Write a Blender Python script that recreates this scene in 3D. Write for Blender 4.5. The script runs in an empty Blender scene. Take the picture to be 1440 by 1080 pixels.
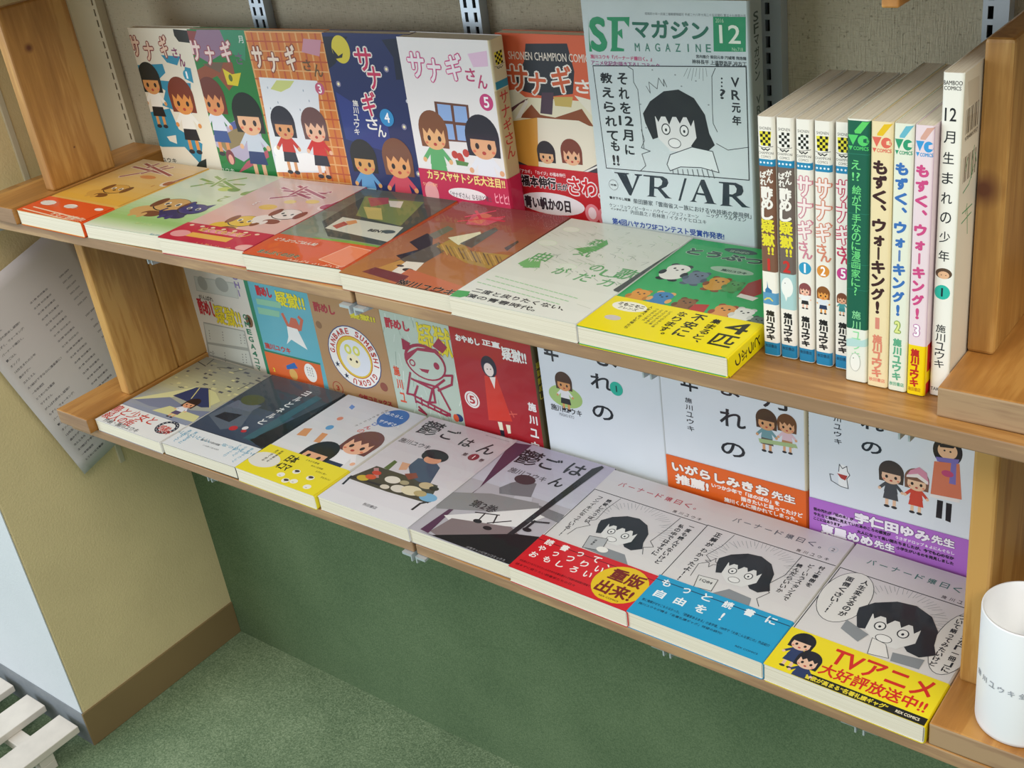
import bpy, bmesh, math, random
from mathutils import Matrix, Vector
SC=bpy.context.scene; COL=SC.collection
# ---------------------------------------------------------------- camera
CAM=dict(c=(1.26483483,-0.64029073,0.41432821),yaw=-0.71873631,pitch=-0.49489791,roll=-0.14614463,f=1672.43)
def cam_axes():
    a,b,c=CAM['yaw'],CAM['pitch'],CAM['roll']
    f=Vector((math.sin(a)*math.cos(b),math.cos(a)*math.cos(b),math.sin(b)))
    r0=Vector((math.cos(a),-math.sin(a),0)); u0=r0.cross(f)
    return r0*math.cos(c)+u0*math.sin(c), u0*math.cos(c)-r0*math.sin(c), f
cd=bpy.data.cameras.new('camera'); co=bpy.data.objects.new('camera',cd); COL.objects.link(co)
r_,u_,f_=cam_axes()
co.matrix_world=Matrix(((r_.x,u_.x,-f_.x,CAM['c'][0]),(r_.y,u_.y,-f_.y,CAM['c'][1]),(r_.z,u_.z,-f_.z,CAM['c'][2]),(0,0,0,1)))
cd.sensor_width=36; cd.lens=CAM['f']/1440*36; cd.clip_start=.02; cd.clip_end=50
SC.camera=co
# ---------------------------------------------------------------- world, lights, exposure
wd=bpy.data.worlds.new('world'); SC.world=wd; wd.use_nodes=True
wd.node_tree.nodes['Background'].inputs[0].default_value=(.92,.95,1.0,1)
wd.node_tree.nodes['Background'].inputs[1].default_value=.62
def area(name,loc,target,sx,sy,power,col):
    l=bpy.data.lights.new(name,'AREA'); l.shape='RECTANGLE'; l.size=sx; l.size_y=sy; l.energy=power; l.color=col
    o=bpy.data.objects.new(name,l); COL.objects.link(o); o.location=loc
    o.rotation_euler=(Vector(target)-Vector(loc)).to_track_quat('-Z','Y').to_euler(); return o
area('ceiling_lamp',(2.3,-1.0,1.6),(.5,.0,-.1),1.6,.6,34,(1,.93,.80))
area('ceiling_lamp',(-.2,-1.7,1.9),(.4,-.4,0),1.6,.5,22,(1,.95,.86))
area('window_daylight',(-1.6,-2.4,.5),(-.1,0,-.3),1.8,1.8,62,(.80,.90,1))
SC.view_settings.view_transform='Standard'; SC.view_settings.look='None'
SC.view_settings.exposure=-0.10; SC.view_settings.gamma=1; SC.view_settings.use_curve_mapping=False
# ---------------------------------------------------------------- materials
def lin(h):
    h=h.lstrip('#')
    if len(h)==3: h=''.join(x*2 for x in h)
    return tuple(((int(h[i:i+2],16)/255+.055)/1.055)**2.4 if int(h[i:i+2],16)>10 else int(h[i:i+2],16)/255/12.92 for i in (0,2,4))
class NT:
    def __init__(s,name):
        s.m=bpy.data.materials.new(name); s.m.use_nodes=True; s.t=s.m.node_tree; s.p=s.t.nodes['Principled BSDF']
    def n(s,typ,**kw):
        nd=s.t.nodes.new(typ)
        for k,v in kw.items():
            if k.startswith('i_'):
                k=k[2:]; nd.inputs[int(k) if k.isdigit() else k.replace('_',' ')].default_value=v
            else: setattr(nd,k,v)
        return nd
    def l(s,a,b): s.t.links.new(a,b)
    def ramp(s,fac,stops):
        r=s.n('ShaderNodeValToRGB'); e=r.color_ramp.elements
        while len(e)<len(stops): e.new(.5)
        for i,(p,c) in enumerate(stops): e[i].position=p; e[i].color=(*c,1)
        s.l(fac,r.inputs[0]); return r.outputs[0]
    def bump(s,h,st,d=.001):
        b=s.n('ShaderNodeBump'); b.inputs['Strength'].default_value=st; b.inputs['Distance'].default_value=d
        s.l(h,b.inputs['Height']); s.l(b.outputs[0],s.p.inputs['Normal'])
def mapped(t,scale,rot=(0,0,0)):
    tc=t.n('ShaderNodeTexCoord'); mp=t.n('ShaderNodeMapping'); mp.inputs['Scale'].default_value=scale; mp.inputs['Rotation'].default_value=rot
    t.l(tc.outputs['Object'],mp.inputs[0]); return mp.outputs[0],tc
def noise(t,v,sc,det=4,rough=.55):
    n=t.n('ShaderNodeTexNoise'); n.inputs['Scale'].default_value=sc; n.inputs['Detail'].default_value=det; n.inputs['Roughness'].default_value=rough
    t.l(v,n.inputs['Vector']); return n.outputs[0]
def wood(name,c0,c1,c2,axis='X',knots=(),rough=.42,coat=.25):
    t=NT(name); s={'X':(2.2,26,26),'Z':(26,26,2.2),'Y':(26,2.2,26)}[axis]
    v,tc=mapped(t,s); a=noise(t,v,1.4,5,.6)
    v2,_=mapped(t,tuple(x*5 for x in s)); b=noise(t,v2,1.6,3,.6)
    v3,_=mapped(t,(6,6,6)); d=noise(t,v3,.8,2)
    mx=t.n('ShaderNodeMath',operation='MULTIPLY_ADD'); mx.inputs[1].default_value=.35; t.l(b,mx.inputs[0]); t.l(a,mx.inputs[2])
    m2=t.n('ShaderNodeMath',operation='MULTIPLY_ADD'); m2.inputs[1].default_value=.5; t.l(d,m2.inputs[0]); t.l(mx.outputs[0],m2.inputs[2])
    col=t.ramp(m2.outputs[0],[(.62,lin(c0)),(.92,lin(c1)),(1.25 if 0 else 1.0,lin(c2))])
    for (kx,ky,kz,kr) in knots:
        vm=t.n('ShaderNodeVectorMath',operation='DISTANCE'); vm.inputs[1].default_value=(kx,ky,kz); t.l(tc.outputs['Object'],vm.inputs[0])
        mr=t.n('ShaderNodeMapRange'); mr.inputs['From Min'].default_value=kr*.35; mr.inputs['From Max'].default_value=kr*1.5; t.l(vm.outputs['Value'],mr.inputs[0])
        mix=t.n('ShaderNodeMix',data_type='RGBA'); t.l(mr.outputs[0],mix.inputs[0]); mix.inputs[6].default_value=(*lin('#64341a'),1); t.l(col,mix.inputs[7]); col=mix.outputs[2]
    t.l(col,t.p.inputs['Base Color']); t.p.inputs['Roughness'].default_value=rough; t.p.inputs['Coat Weight'].default_value=coat; t.p.inputs['Coat Roughness'].default_value=.25
    t.bump(mx.outputs[0],.15,.0006); return t.m
def plain(name,c,rough=.6,metal=0,coat=0,nscale=60,var=.06,bump=0,bscale=400,spec=.5):
    t=NT(name); v,tc=mapped(t,(1,1,1)); a=noise(t,v,nscale,3)
    L=lin(c); lo=tuple(x*(1-var) for x in L); hi=tuple(min(1,x*(1+var)) for x in L)
    t.l(t.ramp(a,[(.3,lo),(.7,hi)]),t.p.inputs['Base Color'])
    t.p.inputs['Roughness'].default_value=rough; t.p.inputs['Metallic'].default_value=metal; t.p.inputs['Coat Weight'].default_value=coat; t.p.inputs['Specular IOR Level'].default_value=spec
    if bump: t.bump(noise(t,v,bscale,2),bump,.001)
    return t.m
M_={}
M_['shelf']=wood('shelf_wood','#80582c','#a4763f','#b8894e','X',rough=.38)
M_['ply']=wood('plywood_edge','#7d6548','#98795a','#ab8c66','X',rough=.6,coat=0)
M_['pineZ']=wood('bookend_upright_wood','#a8682c','#c98a40','#d99c50','Z')
M_['pineY']=wood('bookend_base_wood','#8f5e28','#b07a3a','#c08c48','Y')
M_['endgrain']=wood('end_grain_wood','#7c604a','#94775a','#a68a68','X',rough=.7,coat=0)
def fabric():
    t=NT('woven_wallpaper'); v,tc=mapped(t,(1,1,1))
    va,_=mapped(t,(900,900,90)); vb,_=mapped(t,(90,900,900)); a=noise(t,va,1,2); b=noise(t,vb,1,2); d=noise(t,v,3,3); s=noise(t,v,330,2)
    ad=t.n('ShaderNodeMath',operation='ADD'); t.l(a,ad.inputs[0]); t.l(b,ad.inputs[1])
    ml=t.n('ShaderNodeMath',operation='MULTIPLY_ADD'); ml.inputs[1].default_value=.5; t.l(ad.outputs[0],ml.inputs[0]); t.l(d,ml.inputs[2])
    c=t.ramp(ml.outputs[0],[(.72,lin('#988e76')),(1.0,lin('#b8ae94'))])
    sp=t.ramp(s,[(.27,(.35,.35,.35)),(.36,(1,1,1))])
    mix=t.n('ShaderNodeMix',data_type='RGBA'); t.l(sp,mix.inputs[0]); mix.inputs[6].default_value=(*lin('#6f6854'),1); t.l(c,mix.inputs[7])
    t.l(mix.outputs[2],t.p.inputs['Base Color']); t.p.inputs['Roughness'].default_value=.9; t.bump(ad.outputs[0],.9,.0012); return t.m
M_['fabric']=fabric()
def carpet(name,a,b,c,sc=420,bs=.7):
    t=NT(name); v,tc=mapped(t,(1,1,1)); n1=noise(t,v,sc,3,.7); n2=noise(t,v,5,3)
    ml=t.n('ShaderNodeMath',operation='MULTIPLY_ADD'); ml.inputs[1].default_value=.45; t.l(n2,ml.inputs[0]); t.l(n1,ml.inputs[2])
    t.l(t.ramp(ml.outputs[0],[(.55,lin(a)),(.74,lin(b)),(.95,lin(c))]),t.p.inputs['Base Color'])
    t.p.inputs['Roughness'].default_value=.95; t.p.inputs['Specular IOR Level'].default_value=.2; t.bump(n1,bs,.002); return t.m
M_['carpet']=carpet('green_carpet','#5a6f54','#778c6c','#9fb090')
M_['feltwall']=carpet('green_felt_wall','#4d6346','#5f7454','#708462',520,.4)
M_['plaster']=plain('beige_plaster_wallcover','#dccb9c',.85,bump=.6,bscale=330,nscale=8,var=.05)
M_['vinyl']=plain('brown_vinyl_base','#86704c',.55,nscale=5,var=.08)
M_['rail']=plain('painted_steel','#c6bea4',.45,.0,nscale=4,var=.03)
M_['railg']=plain('grey_zinc_steel','#bcc6cc',.35,.45,nscale=6,var=.05)
M_['dark']=plain('dark_recess','#16160f',.9)
M_['paper']=plain('page_paper','#e6dfca',.8,nscale=9,var=.02)
M_['sheet']=plain('white_paper','#d8d2d4',.75,nscale=4,var=.02)
M_['white']=plain('translucent_white_plastic','#eef1f4',.4,nscale=3,var=.01)
M_['slat']=plain('pale_painted_wood','#d6cfc4',.65,nscale=30,var=.07,bump=.2,bscale=60)
M_['soil']=plain('white_painted_edge','#d5d3c8',.6)
def page_mat():
    t=NT('page_block_edges'); v,tc=mapped(t,(4,4,2600)); a=noise(t,v,1,2)
    t.l(t.ramp(a,[(.3,lin('#cdc5ae')),(.7,lin('#eae4d2'))]),t.p.inputs['Base Color']); t.p.inputs['Roughness'].default_value=.85
    t.bump(a,.25,.0004); return t.m
M_['pages']=page_mat()
def print_mat(name,rough,coat,cr,bump=0):
    t=NT(name); at=t.n('ShaderNodeAttribute'); at.attribute_name='Col'; v,tc=mapped(t,(1,1,1)); n=noise(t,v,14,2)
    mr=t.n('ShaderNodeMapRange'); mr.inputs['To Min'].default_value=.96; mr.inputs['To Max'].default_value=1.04; t.l(n,mr.inputs[0])
    vm=t.n('ShaderNodeVectorMath',operation='SCALE'); t.l(at.outputs['Color'],vm.inputs[0]); t.l(mr.outputs[0],vm.inputs['Scale'])
    t.l(vm.outputs[0],t.p.inputs['Base Color']); t.p.inputs['Roughness'].default_value=rough
    t.p.inputs['Coat Weight'].default_value=coat; t.p.inputs['Coat Roughness'].default_value=cr; t.p.inputs['Specular IOR Level'].default_value=.3
    return t.m
M_['print']=print_mat('laminated_print',.5,.38,.09)
M_['under']=print_mat('print_under_film',.6,0,.1)
M_['matte']=print_mat('matte_print',.7,.1,.3)
def film():
    t=NT('clear_film'); t.t.nodes.remove(t.p)
    v,tc=mapped(t,(1,1,1)); n=noise(t,v,16,2,.5)
    b=t.n('ShaderNodeBump'); b.inputs['Strength'].default_value=.35; b.inputs['Distance'].default_value=.006; t.l(n,b.inputs['Height'])
    g=t.n('ShaderNodeBsdfGlossy'); g.inputs['Roughness'].default_value=.06; t.l(b.outputs[0],g.inputs['Normal'])
    tr=t.n('ShaderNodeBsdfTransparent'); fr=t.n('ShaderNodeFresnel'); fr.inputs[0].default_value=1.5; t.l(b.outputs[0],fr.inputs[1])
    ge=t.n('ShaderNodeNewGeometry'); iv=t.n('ShaderNodeMath',operation='SUBTRACT'); iv.inputs[0].default_value=1; t.l(ge.outputs['Backfacing'],iv.inputs[1]); ml=t.n('ShaderNodeMath',operation='MULTIPLY'); t.l(iv.outputs[0],ml.inputs[0]); t.l(fr.outputs[0],ml.inputs[1])
    m2=t.n('ShaderNodeMath',operation='MULTIPLY'); m2.inputs[1].default_value=.55; t.l(ml.outputs[0],m2.inputs[0])
    mx=t.n('ShaderNodeMixShader'); t.l(m2.outputs[0],mx.inputs[0]); t.l(tr.outputs[0],mx.inputs[1]); t.l(g.outputs[0],mx.inputs[2])
    t.l(mx.outputs[0],t.t.nodes['Material Output'].inputs[0]); return t.m
M_['film']=film()
# ---------------------------------------------------------------- helpers
def link(o,parent=None):
    COL.objects.link(o)
    if parent: o.parent=parent
    return o
def mesh(name,verts,faces,mat,parent=None,mats=None,mi=None,smooth=False,bev=0,bseg=2):
    me=bpy.data.meshes.new(name); me.from_pydata([tuple(v) for v in verts],[],faces); me.update()
    for m in (mats or [mat]): me.materials.append(m)
    if mi:
        for p,i in zip(me.polygons,mi): p.material_index=i
    if smooth:
        for p in me.polygons: p.use_smooth=True
    o=link(bpy.data.objects.new(name,me),parent)
    if bev:
        b=o.modifiers.new('bevel','BEVEL'); b.width=bev; b.segments=bseg; b.limit_method='ANGLE'
        for p in me.polygons: p.use_smooth=False
    return o
BF=[(0,3,2,1),(4,5,6,7),(0,1,5,4),(1,2,6,5),(2,3,7,6),(3,0,4,7)]
def bverts(x0,y0,z0,x1,y1,z1): return [(x0,y0,z0),(x1,y0,z0),(x1,y1,z0),(x0,y1,z0),(x0,y0,z1),(x1,y0,z1),(x1,y1,z1),(x0,y1,z1)]
def box(name,a,b,mat,parent=None,bev=0,mats=None,mi=None):
    return mesh(name,bverts(*a,*b),BF,mat,parent,bev=bev,mats=mats,mi=mi)
def boxes(name,lst,mat,parent=None,bev=0):
    V=[];F=[]
    for a,b in lst:
        k=len(V); V+=bverts(*a,*b); F+=[tuple(i+k for i in f) for f in BF]
    return mesh(name,V,F,mat,parent,bev=bev)
def empty(name,loc=(0,0,0),label=None,cat=None,group=None):
    o=bpy.data.objects.new(name,None); COL.objects.link(o); o.location=loc; o.empty_display_size=.02
    if label: o['label']=label
    if cat: o['category']=cat
    if group: o['group']=group
    return o
def tag(o,label,cat,group=None):
    o['label']=label; o['category']=cat
    if group: o['group']=group
    return o
def struct(o): o['kind']='structure'; return o
def local(o,e): # keep world placement of mesh coordinates under an empty
    o.parent=e; o.matrix_parent_inverse=Matrix.Identity(4); o.location=-Vector(e.location) ; return o
Q1,Q2=.0057,.0092
def zb(X,Q): return Q*(X/.53 if X<.53 else (1.06-X)/.53)
# ---------------------------------------------------------------- the setting
WY=.24; FZ=-.856; PX=-.193; PY=-.061
struct(box('floor',(-3,-4,FZ-.05),(4,WY+.1,FZ),M_['carpet']))
struct(box('wall_back',(PX,WY,-.285),(3.2,WY+.1,1.9),M_['fabric']))
struct(box('wall_back',(PX,WY-.004,FZ),(3.2,WY+.1,-.285),M_['feltwall']))
struct(box('wall_left',(-3,PY,FZ),(PX,WY+.1,1.9),M_['plaster'],bev=.003))
struct(box('wall_left',(-3,PY-.0015,FZ),(PX-.0002,PY,1.9),plain('daylit_wallcover','#c9cfd2',.8,bump=.4,bscale=300,nscale=8,var=.02)))  # same wallcover as the pillar side; bluish daylight painted into its colour
struct(box('baseboard_left',(PX,PY-.003,FZ),(PX+.003,WY-.004,FZ+.064),M_['vinyl'],bev=.001))
struct(box('baseboard_left',(-3,PY-.003,FZ),(PX,PY,FZ+.064),plain('grey_vinyl_base','#7f8488',.55)))
struct(box('trim_1',(PX-.0,.126,-.45),(PX+.004,.1345,.6),M_['rail'],bev=.001))
# ---------------------------------------------------------------- wall uprights (slotted rails)
def rail(x0,x1,cols,z0,z1,label,mat,yf=.228,pitch=.013,slot=.009,off=0,group='slotted steel wall uprights'):
    e=empty('slotted_upright',((x0+x1)/2,WY-.002,z0),label,'wall upright',group)
    bl=[]; xs=[x0]+[v for c in cols for v in c]+[x1]
    for i in range(0,len(xs),2): bl.append(((xs[i],yf,z0),(xs[i+1],yf+.0015,z1)))
    z=z0+off
    while z<z1-.002:
        for a,b in cols: bl.append(((a,yf,z),(b,yf+.0015,min(z+pitch-slot,z1))))
        z+=pitch
    bl.append(((x0,yf+.0015,z0),(x0+.0015,WY-.0005,z1))); bl.append(((x1-.0015,yf+.0015,z0),(x1,WY-.0005,z1)))
    local(boxes('face_channel',bl,mat),e)
    local(box('channel_back',(x0+.0016,WY-.0025,z0+.001),(x1-.0016,WY-.0006,z1-.001),M_['dark']),e)
rail(-.134,-.075,[(-.0835,-.0805)],-.42,.62,'wide cream slotted upright beside the left bookends',M_['rail'],pitch=.0131,slot=.0085,off=.004)
rail(.2105,.2335,[(.2145,.2185),(.2255,.2295)],-.30,.62,'narrow steel upright above the third face-out paperback',M_['railg'])
rail(.510,.533,[(.514,.518),(.525,.529)],-.30,.62,'narrow steel upright above the thick paperback with the window picture',M_['railg'])
rail(.819,.836,[(.8225,.8265)],-.30,.62,'narrow steel upright just right of the tall magazine',M_['railg'])
rail(.990,1.008,[(.9935,.9975)],-.30,.62,'narrow steel upright behind the right bookend, cut by the top of the photo',M_['railg'])
# ---------------------------------------------------------------- shelf boards and brackets
def board(x0,x1,y0,z,Q,th,label,group):
    def zz(x): return z+(zb(x,Q) if Q else 0)
    V=[(x0,y0,zz(x0)-th),(x1,y0,zz(x1)-th),(x1,WY-.014,zz(x1)-th),(x0,WY-.014,zz(x0)-th),(x0,y0,zz(x0)),(x1,y0,zz(x1)),(x1,WY-.014,zz(x1)),(x0,WY-.014,zz(x0))]
    o=mesh('shelf_board',V,BF,None,mats=[M_['shelf'],M_['ply']],mi=[0,0,1,1,1,1],bev=.0012)
    tag(o,label,'shelf',group)
GSH='long wooden shelf boards'
board(-.16,.5275,.006,0,Q1,.0125,'left wooden board of the upper shelf, under the face-up animal paperbacks',GSH)
board(.5325,1.42,.006,0,Q1,.0125,'right wooden board of the upper shelf, under the upright paperbacks',GSH)
board(-.046,.5432,.003,-.2711,Q2,.012,'left wooden board of the lower shelf, ending beside the lower left bookend',GSH)
board(.5472,1.42,.003,-.2711,Q2,.012,'right wooden board of the lower shelf, under the comics with coloured bands',GSH)
board(-.16,.5285,.006,.2860,0,.0125,'left wooden board of the top shelf, just above the photo',GSH)
board(.5315,1.42,.006,.2860,0,.0125,'right wooden board of the top shelf, just above the photo',GSH)
def bracket(x,ztop,label,tip=.008):
    e=empty('shelf_bracket',(x,WY-.013,ztop),label,'bracket','steel shelf brackets')
    y0,y1=tip,WY-.0135; m=M_['railg']; zt=ztop-.0002
    for s in (-1,1):
        local(box('flange',(min(x+s*.004,x+s*.015),y0,zt-.0028),(max(x+s*.004,x+s*.015),y1,zt),m),e)
        xa,xb=min(x+s*.0026,x+s*.004),max(x+s*.0026,x+s*.004)
        V=[(xa,y0,zt-.008),(xb,y0,zt-.008),(xb,y1,zt-.038),(xa,y1,zt-.038),(xa,y0,zt),(xb,y0,zt),(xb,y1,zt),(xa,y1,zt)]
        local(mesh('side_plate',V,BF,m),e)
for x,nm in ((-.079,'at the left end'),(.222,'under the face-up pink paperback'),(.530,'below the board joint'),(.828,'above the pale paperbacks of the lower row'),(1.024,'near the right bookend')):
    bracket(x,zb(x,Q1)-.0125,'steel bracket under the upper shelf '+nm,.001 if .5<x<.6 else .012)
for x,nm in ((.2225,'near the left end'),(.5455,'below the board joint'),(.828,'below the black and white comic'),(.999,'near the right bookend')):
    bracket(x,-.2711+zb(x,Q2)-.012,'steel bracket under the lower shelf '+nm,-.001 if .5<x<.6 else .006)
for x,nm in ((-.079,'at the left end'),(.222,'above the third face-out paperback'),(.522,'above the window-picture paperback'),(.828,'beside the tall magazine'),(1.003,'above the upright paperbacks')):
    bracket(x,.2735,'steel bracket under the top shelf '+nm,.008)
tag(box('wooden_cleat',(1.003,.012,.2565),(1.013,.10,.2733),M_['pineY'],bev=.001),'small wooden cleat poking down under the top shelf, at the top right of the photo','cleat')
# ---------------------------------------------------------------- bookends
def bookend(name,label,bx0,bx1,by0,by1,z0,bt,ux0,ux1,uys,h,knots=()):
    e=empty('wooden_bookend',((bx0+bx1)/2,(by0+by1)/2,z0),label,'bookend','home-made wooden bookends')
    mw=wood(name,'#875a26','#b08040','#c29552','Z',knots)
    me=[M_['pineY'],M_['endgrain']]
    local(mesh('base_board',bverts(bx0,by0,z0,bx1,by1,z0+bt),BF,None,mats=me,mi=[0,0,1,0,0,0],bev=.0015),e)
    for y0,y1 in uys:
        local(box('upright_plank',(ux0,y0,z0+bt),(ux1,y1,z0+bt+h),mw,bev=.0025),e)
Z1=.0003; Z2=-.2708
bookend('wood_ul','pale orange wooden bookend at the left end of the upper shelf',-.074,-.0022,.0005,.225,Z1,.0195,-.0200,-.0030,((.058,.146),),.208,((-.0030,.083,.180,.0045),(-.0030,.1,.06,.0012)))
bookend('wood_ll','orange wooden bookend of two planks at the left end of the lower shelf',-.0505,.0150,-.007,.225,Z2,.0200,-.0030,.0142,((.0595,.1395),(.1400,.190)),.207,((-.003,.064,-.06,.003),))
bookend('wood_ur','orange wooden bookend with a large knot at the right end of the upper shelf',1.0424,1.150,.0170,.225,Z1,.0215,1.0424,1.0600,((.069,.200),),.205,((1.0470,.069,.135,.0095),))
bookend('wood_lr','wooden bookend at the right end of the lower shelf, behind the white cup',1.0525,1.160,.0035,.225,Z2,.0208,1.0555,1.0730,((.0560,.190),),.208,((1.0560,.06,-.165,.0016),))
# ---------------------------------------------------------------- flat print engine (mm on a sheet, u right, v down)
TXC={}
def text_mesh(s):
    if s in TXC: return TXC[s]
    cu=bpy.data.curves.new('t','FONT'); cu.body=s; cu.resolution_u=3 if len(s)<8 else 2; cu.size=1
    o=bpy.data.objects.new('t',cu); COL.objects.link(o)
    dg=bpy.context.evaluated_depsgraph_get(); dg.update()
    me=bpy.data.meshes.new_from_object(o.evaluated_get(dg))
    V=[(v.co.x,v.co.y) for v in me.vertices]; F=[tuple(p.vertices) for p in me.polygons]
    bpy.data.objects.remove(o); bpy.data.curves.remove(cu); bpy.data.meshes.remove(me)
    if V:
        xs=[v[0] for v in V]; ys=[v[1] for v in V]; x0,x1,y0,y1=min(xs),max(xs),min(ys),max(ys)
        r=(V,F,x0,x1,y0,y1)
    else: r=None
    TXC[s]=r; return r
class Sheet:
    def __init__(s): s.V=[];s.F=[];s.C=[];s.z=0;s.Z=[];s.B=[];s.top=0
    def put(s,pts,faces,col,cols=None):
        xs=[p[0] for p in pts]; ys=[p[1] for p in pts]; x0,x1,y0,y1=min(xs)-.02,max(xs)+.02,min(ys)-.02,max(ys)+.02; z=0
        for (a,b,c,d,q) in s.B:
            if q>z and a<x1 and b>x0 and c<y1 and d>y0: z=q
        z+=1; s.B.append((x0,x1,y0,y1,z)); s.top=max(s.top,z)
        k=len(s.V); s.V+=pts; s.Z+=[z]*len(pts)
        for f in faces:
            s.F.append(tuple(i+k for i in f)); s.C.append(col)
    def poly(s,col,pts,bump=True):
        if bump: s.z+=1
        n=len(pts)
        if n==4 or n==3: s.put([tuple(p) for p in pts],[tuple(range(n))],lin(col)); 
        else:
            from mathutils.geometry import tessellate_polygon
            tr=tessellate_polygon([[Vector((p[0],p[1],0)) for p in pts]])
            s.put([tuple(p) for p in pts],[tuple(t) for t in tr],lin(col))
    def line(s,col,w,pts):
        s.z+=1
        for i,((x0,y0),(x1,y1)) in enumerate(zip(pts[:-1],pts[1:])):
            dx,dy=x1-x0,y1-y0; l=math.hypot(dx,dy) or 1; e=w*.35; ux,uy=dx/l,dy/l; nx,ny=-uy*w/2,ux*w/2
            x0-=ux*e;y0-=uy*e;x1+=ux*e;y1+=uy*e
            s.put([(x0+nx,y0+ny),(x1+nx,y1+ny),(x1-nx,y1-ny),(x0-nx,y0-ny)],[(0,1,2,3)],lin(col))
    def ell(s,col,c,rx,ry,n=20,a0=0,a1=360,bump=True):
        if bump: s.z+=1
        n=max(6,min(28,int(6+max(rx,ry)*3)))
        pts=[(c[0]+rx*math.cos(math.radians(a0+(a1-a0)*i/n)),c[1]+ry*math.sin(math.radians(a0+(a1-a0)*i/n))) for i in range(n if a1-a0>=360 else n+1)]
        s.put(pts,[tuple(range(len(pts)))],lin(col))
    def text(s,st,col,a,b,bold=0,oc=None,ow=0,M=None):
        r=text_mesh(st)
        if not r: return
        V,F,x0,x1,y0,y1=r; w=max(x1-x0,.02); h=max(y1-y0,.02)
        m=min(abs(b[0]-a[0]),abs(b[1]-a[1])); bo=min(bold*.45,m*.1)
        if len(st)==1 and st in 'ー一!！、。,・…1二': pass
        ax,ay=a; bx,by=b
        ax+=bo;bx-=bo;ay+=bo;by-=bo
        if len(st)==1:
            W_,H_=bx-ax,by-ay
            if st in '。、': bx=ax+W_*.36; ay=by-H_*.36
            elif st in '︑︒': st={'︑':'、','︒':'。'}[st]; ax=bx-W_*.36; by=ay+H_*.36
            elif st in 'ッャュョィァェォっゃゅょぁぃぅぇぉ': ax+=W_*.14; bx-=W_*.1; ay+=H_*.2
            r=text_mesh(st); V,F,x0,x1,y0,y1=r; w=max(x1-x0,.02); h=max(y1-y0,.02)
        asp=(bx-ax)/max(by-ay,1e-6)
        if len(st)==1 and (w/h>asp*2.2 or w/h<asp*.45):   # thin glyphs keep their own proportion inside the cell
            if w/h>asp: hh=(bx-ax)*h/w; cy=(ay+by)/2; ay,by=cy-hh/2,cy+hh/2
            else: ww=(by-ay)*w/h; cx=(ax+bx)/2; ax,bx=cx-ww/2,cx+ww/2
            if st in '、。,': ax,bx=a[0]+(b[0]-a[0])*.6,b[0]; ay,by=a[1],a[1]+(b[1]-a[1])*.4
        def P(dx,dy): 
            L=[(ax+(x-x0)/w*(bx-ax)+dx,by-(y-y0)/h*(by-ay)+dy) for x,y in V]
            return [M(p) for p in L] if M else L
        big=m>4
        if oc:
            s.z+=1; rr=bo+min(ow*.5,m*.12)
            for k in range(8): s.put(P(rr*math.cos(k*.7854),rr*math.sin(k*.7854)),F,lin(oc))
        s.z+=1
        s.put(P(0,0),F,lin(col))
        if bo>.03:
            k_=8 if big else 4
            for k in range(k_): s.put(P(bo*math.cos(k*6.2832/k_+.78),bo*math.sin(k*6.2832/k_+.78)),F,lin(col))
    def item(s,a):
        k=a[0]
        if k=='P': s.poly(a[1],a[2])
        elif k=='L': s.line(a[1],a[2],a[3])
        elif k=='E': s.ell(a[1],a[2],a[3],a[4])
        elif k=='T': s.text(*a[1:])
        elif k=='G':
            c0,c1=a[1],a[2]; x0,y0,x1,y1=a[3:]; n=10; s.z+=1
            L0=[int(c0[i:i+2],16) for i in (1,3,5)];L1=[int(c1[i:i+2],16) for i in (1,3,5)]
            for i in range(n):
                f=(i+.5)/n; c='#%02x%02x%02x'%tuple(int(p+(q-p)*f) for p,q in zip(L0,L1))
                ya,yb=y0+(y1-y0)*i/n,y0+(y1-y0)*(i+1)/n
                s.put([(x0,ya),(x1,ya),(x1,yb),(x0,yb)],[(0,1,2,3)],lin(c))
        elif k=='C': # small chequered top hat mark
            x,y,w,h=a[1:5]; bg=a[5] if len(a)>5 else '#e6dc3c'; s.poly(bg,[[x,y],[x+w,y],[x+w*.9,y+h*.72],[x+w*.1,y+h*.72]])
            s.z+=1
            for i in range(4):
                for j in range(5):
                    if (i+j)%2: s.put([(x+w*.06+(w*.22)*i,y+h*.145*j),(x+w*.06+(w*.22)*(i+1),y+h*.145*j),(x+w*.06+(w*.22)*(i+1),y+h*.145*(j+1)),(x+w*.06+(w*.22)*i,y+h*.145*(j+1))],[(0,1,2,3)],lin('#16160f'))
            s.line('#2a2a28',.35,[[x-w*.1,y+h*.76],[x+w*.3,y+h*.84],[x+w*1.1,y+h*.74]]);s.line('#2a2a28',.7,[[x+w*.15,y+h*.86],[x+w*.35,y+h*.95],[x+w*.5,y+h*.88],[x+w*.65,y+h*.95],[x+w*.85,y+h*.86]])
        elif k=='S':
            for i,ch in enumerate(a[1]): s.text(ch,a[2],(a[3],a[4]+i*a[6]),(a[3]+a[5],a[4]+i*a[6]+a[5]*.95),.4)
        elif k=='X':
            ch,col,cx,cy,r,ang,sz,bold=a[1:9]; t=math.radians(ang)
            def Mx(p):
                x,y=p; return (cx+x*math.cos(t)-(y-r)*math.sin(t)*1 if 0 else cx+x*math.cos(t)-(-r+y)*math.sin(t), cy+x*math.sin(t)+(-r+y)*math.cos(t))
            s.text(ch,col,(-sz*.36,-sz/2),(sz*.36,sz/2),bold,M=Mx)
        elif k=='D': s.doll(*a[1:])
        elif k=='F': s.panel_face(*a[1:])
        elif k=='A': s.animal(*a[1:])
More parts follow.
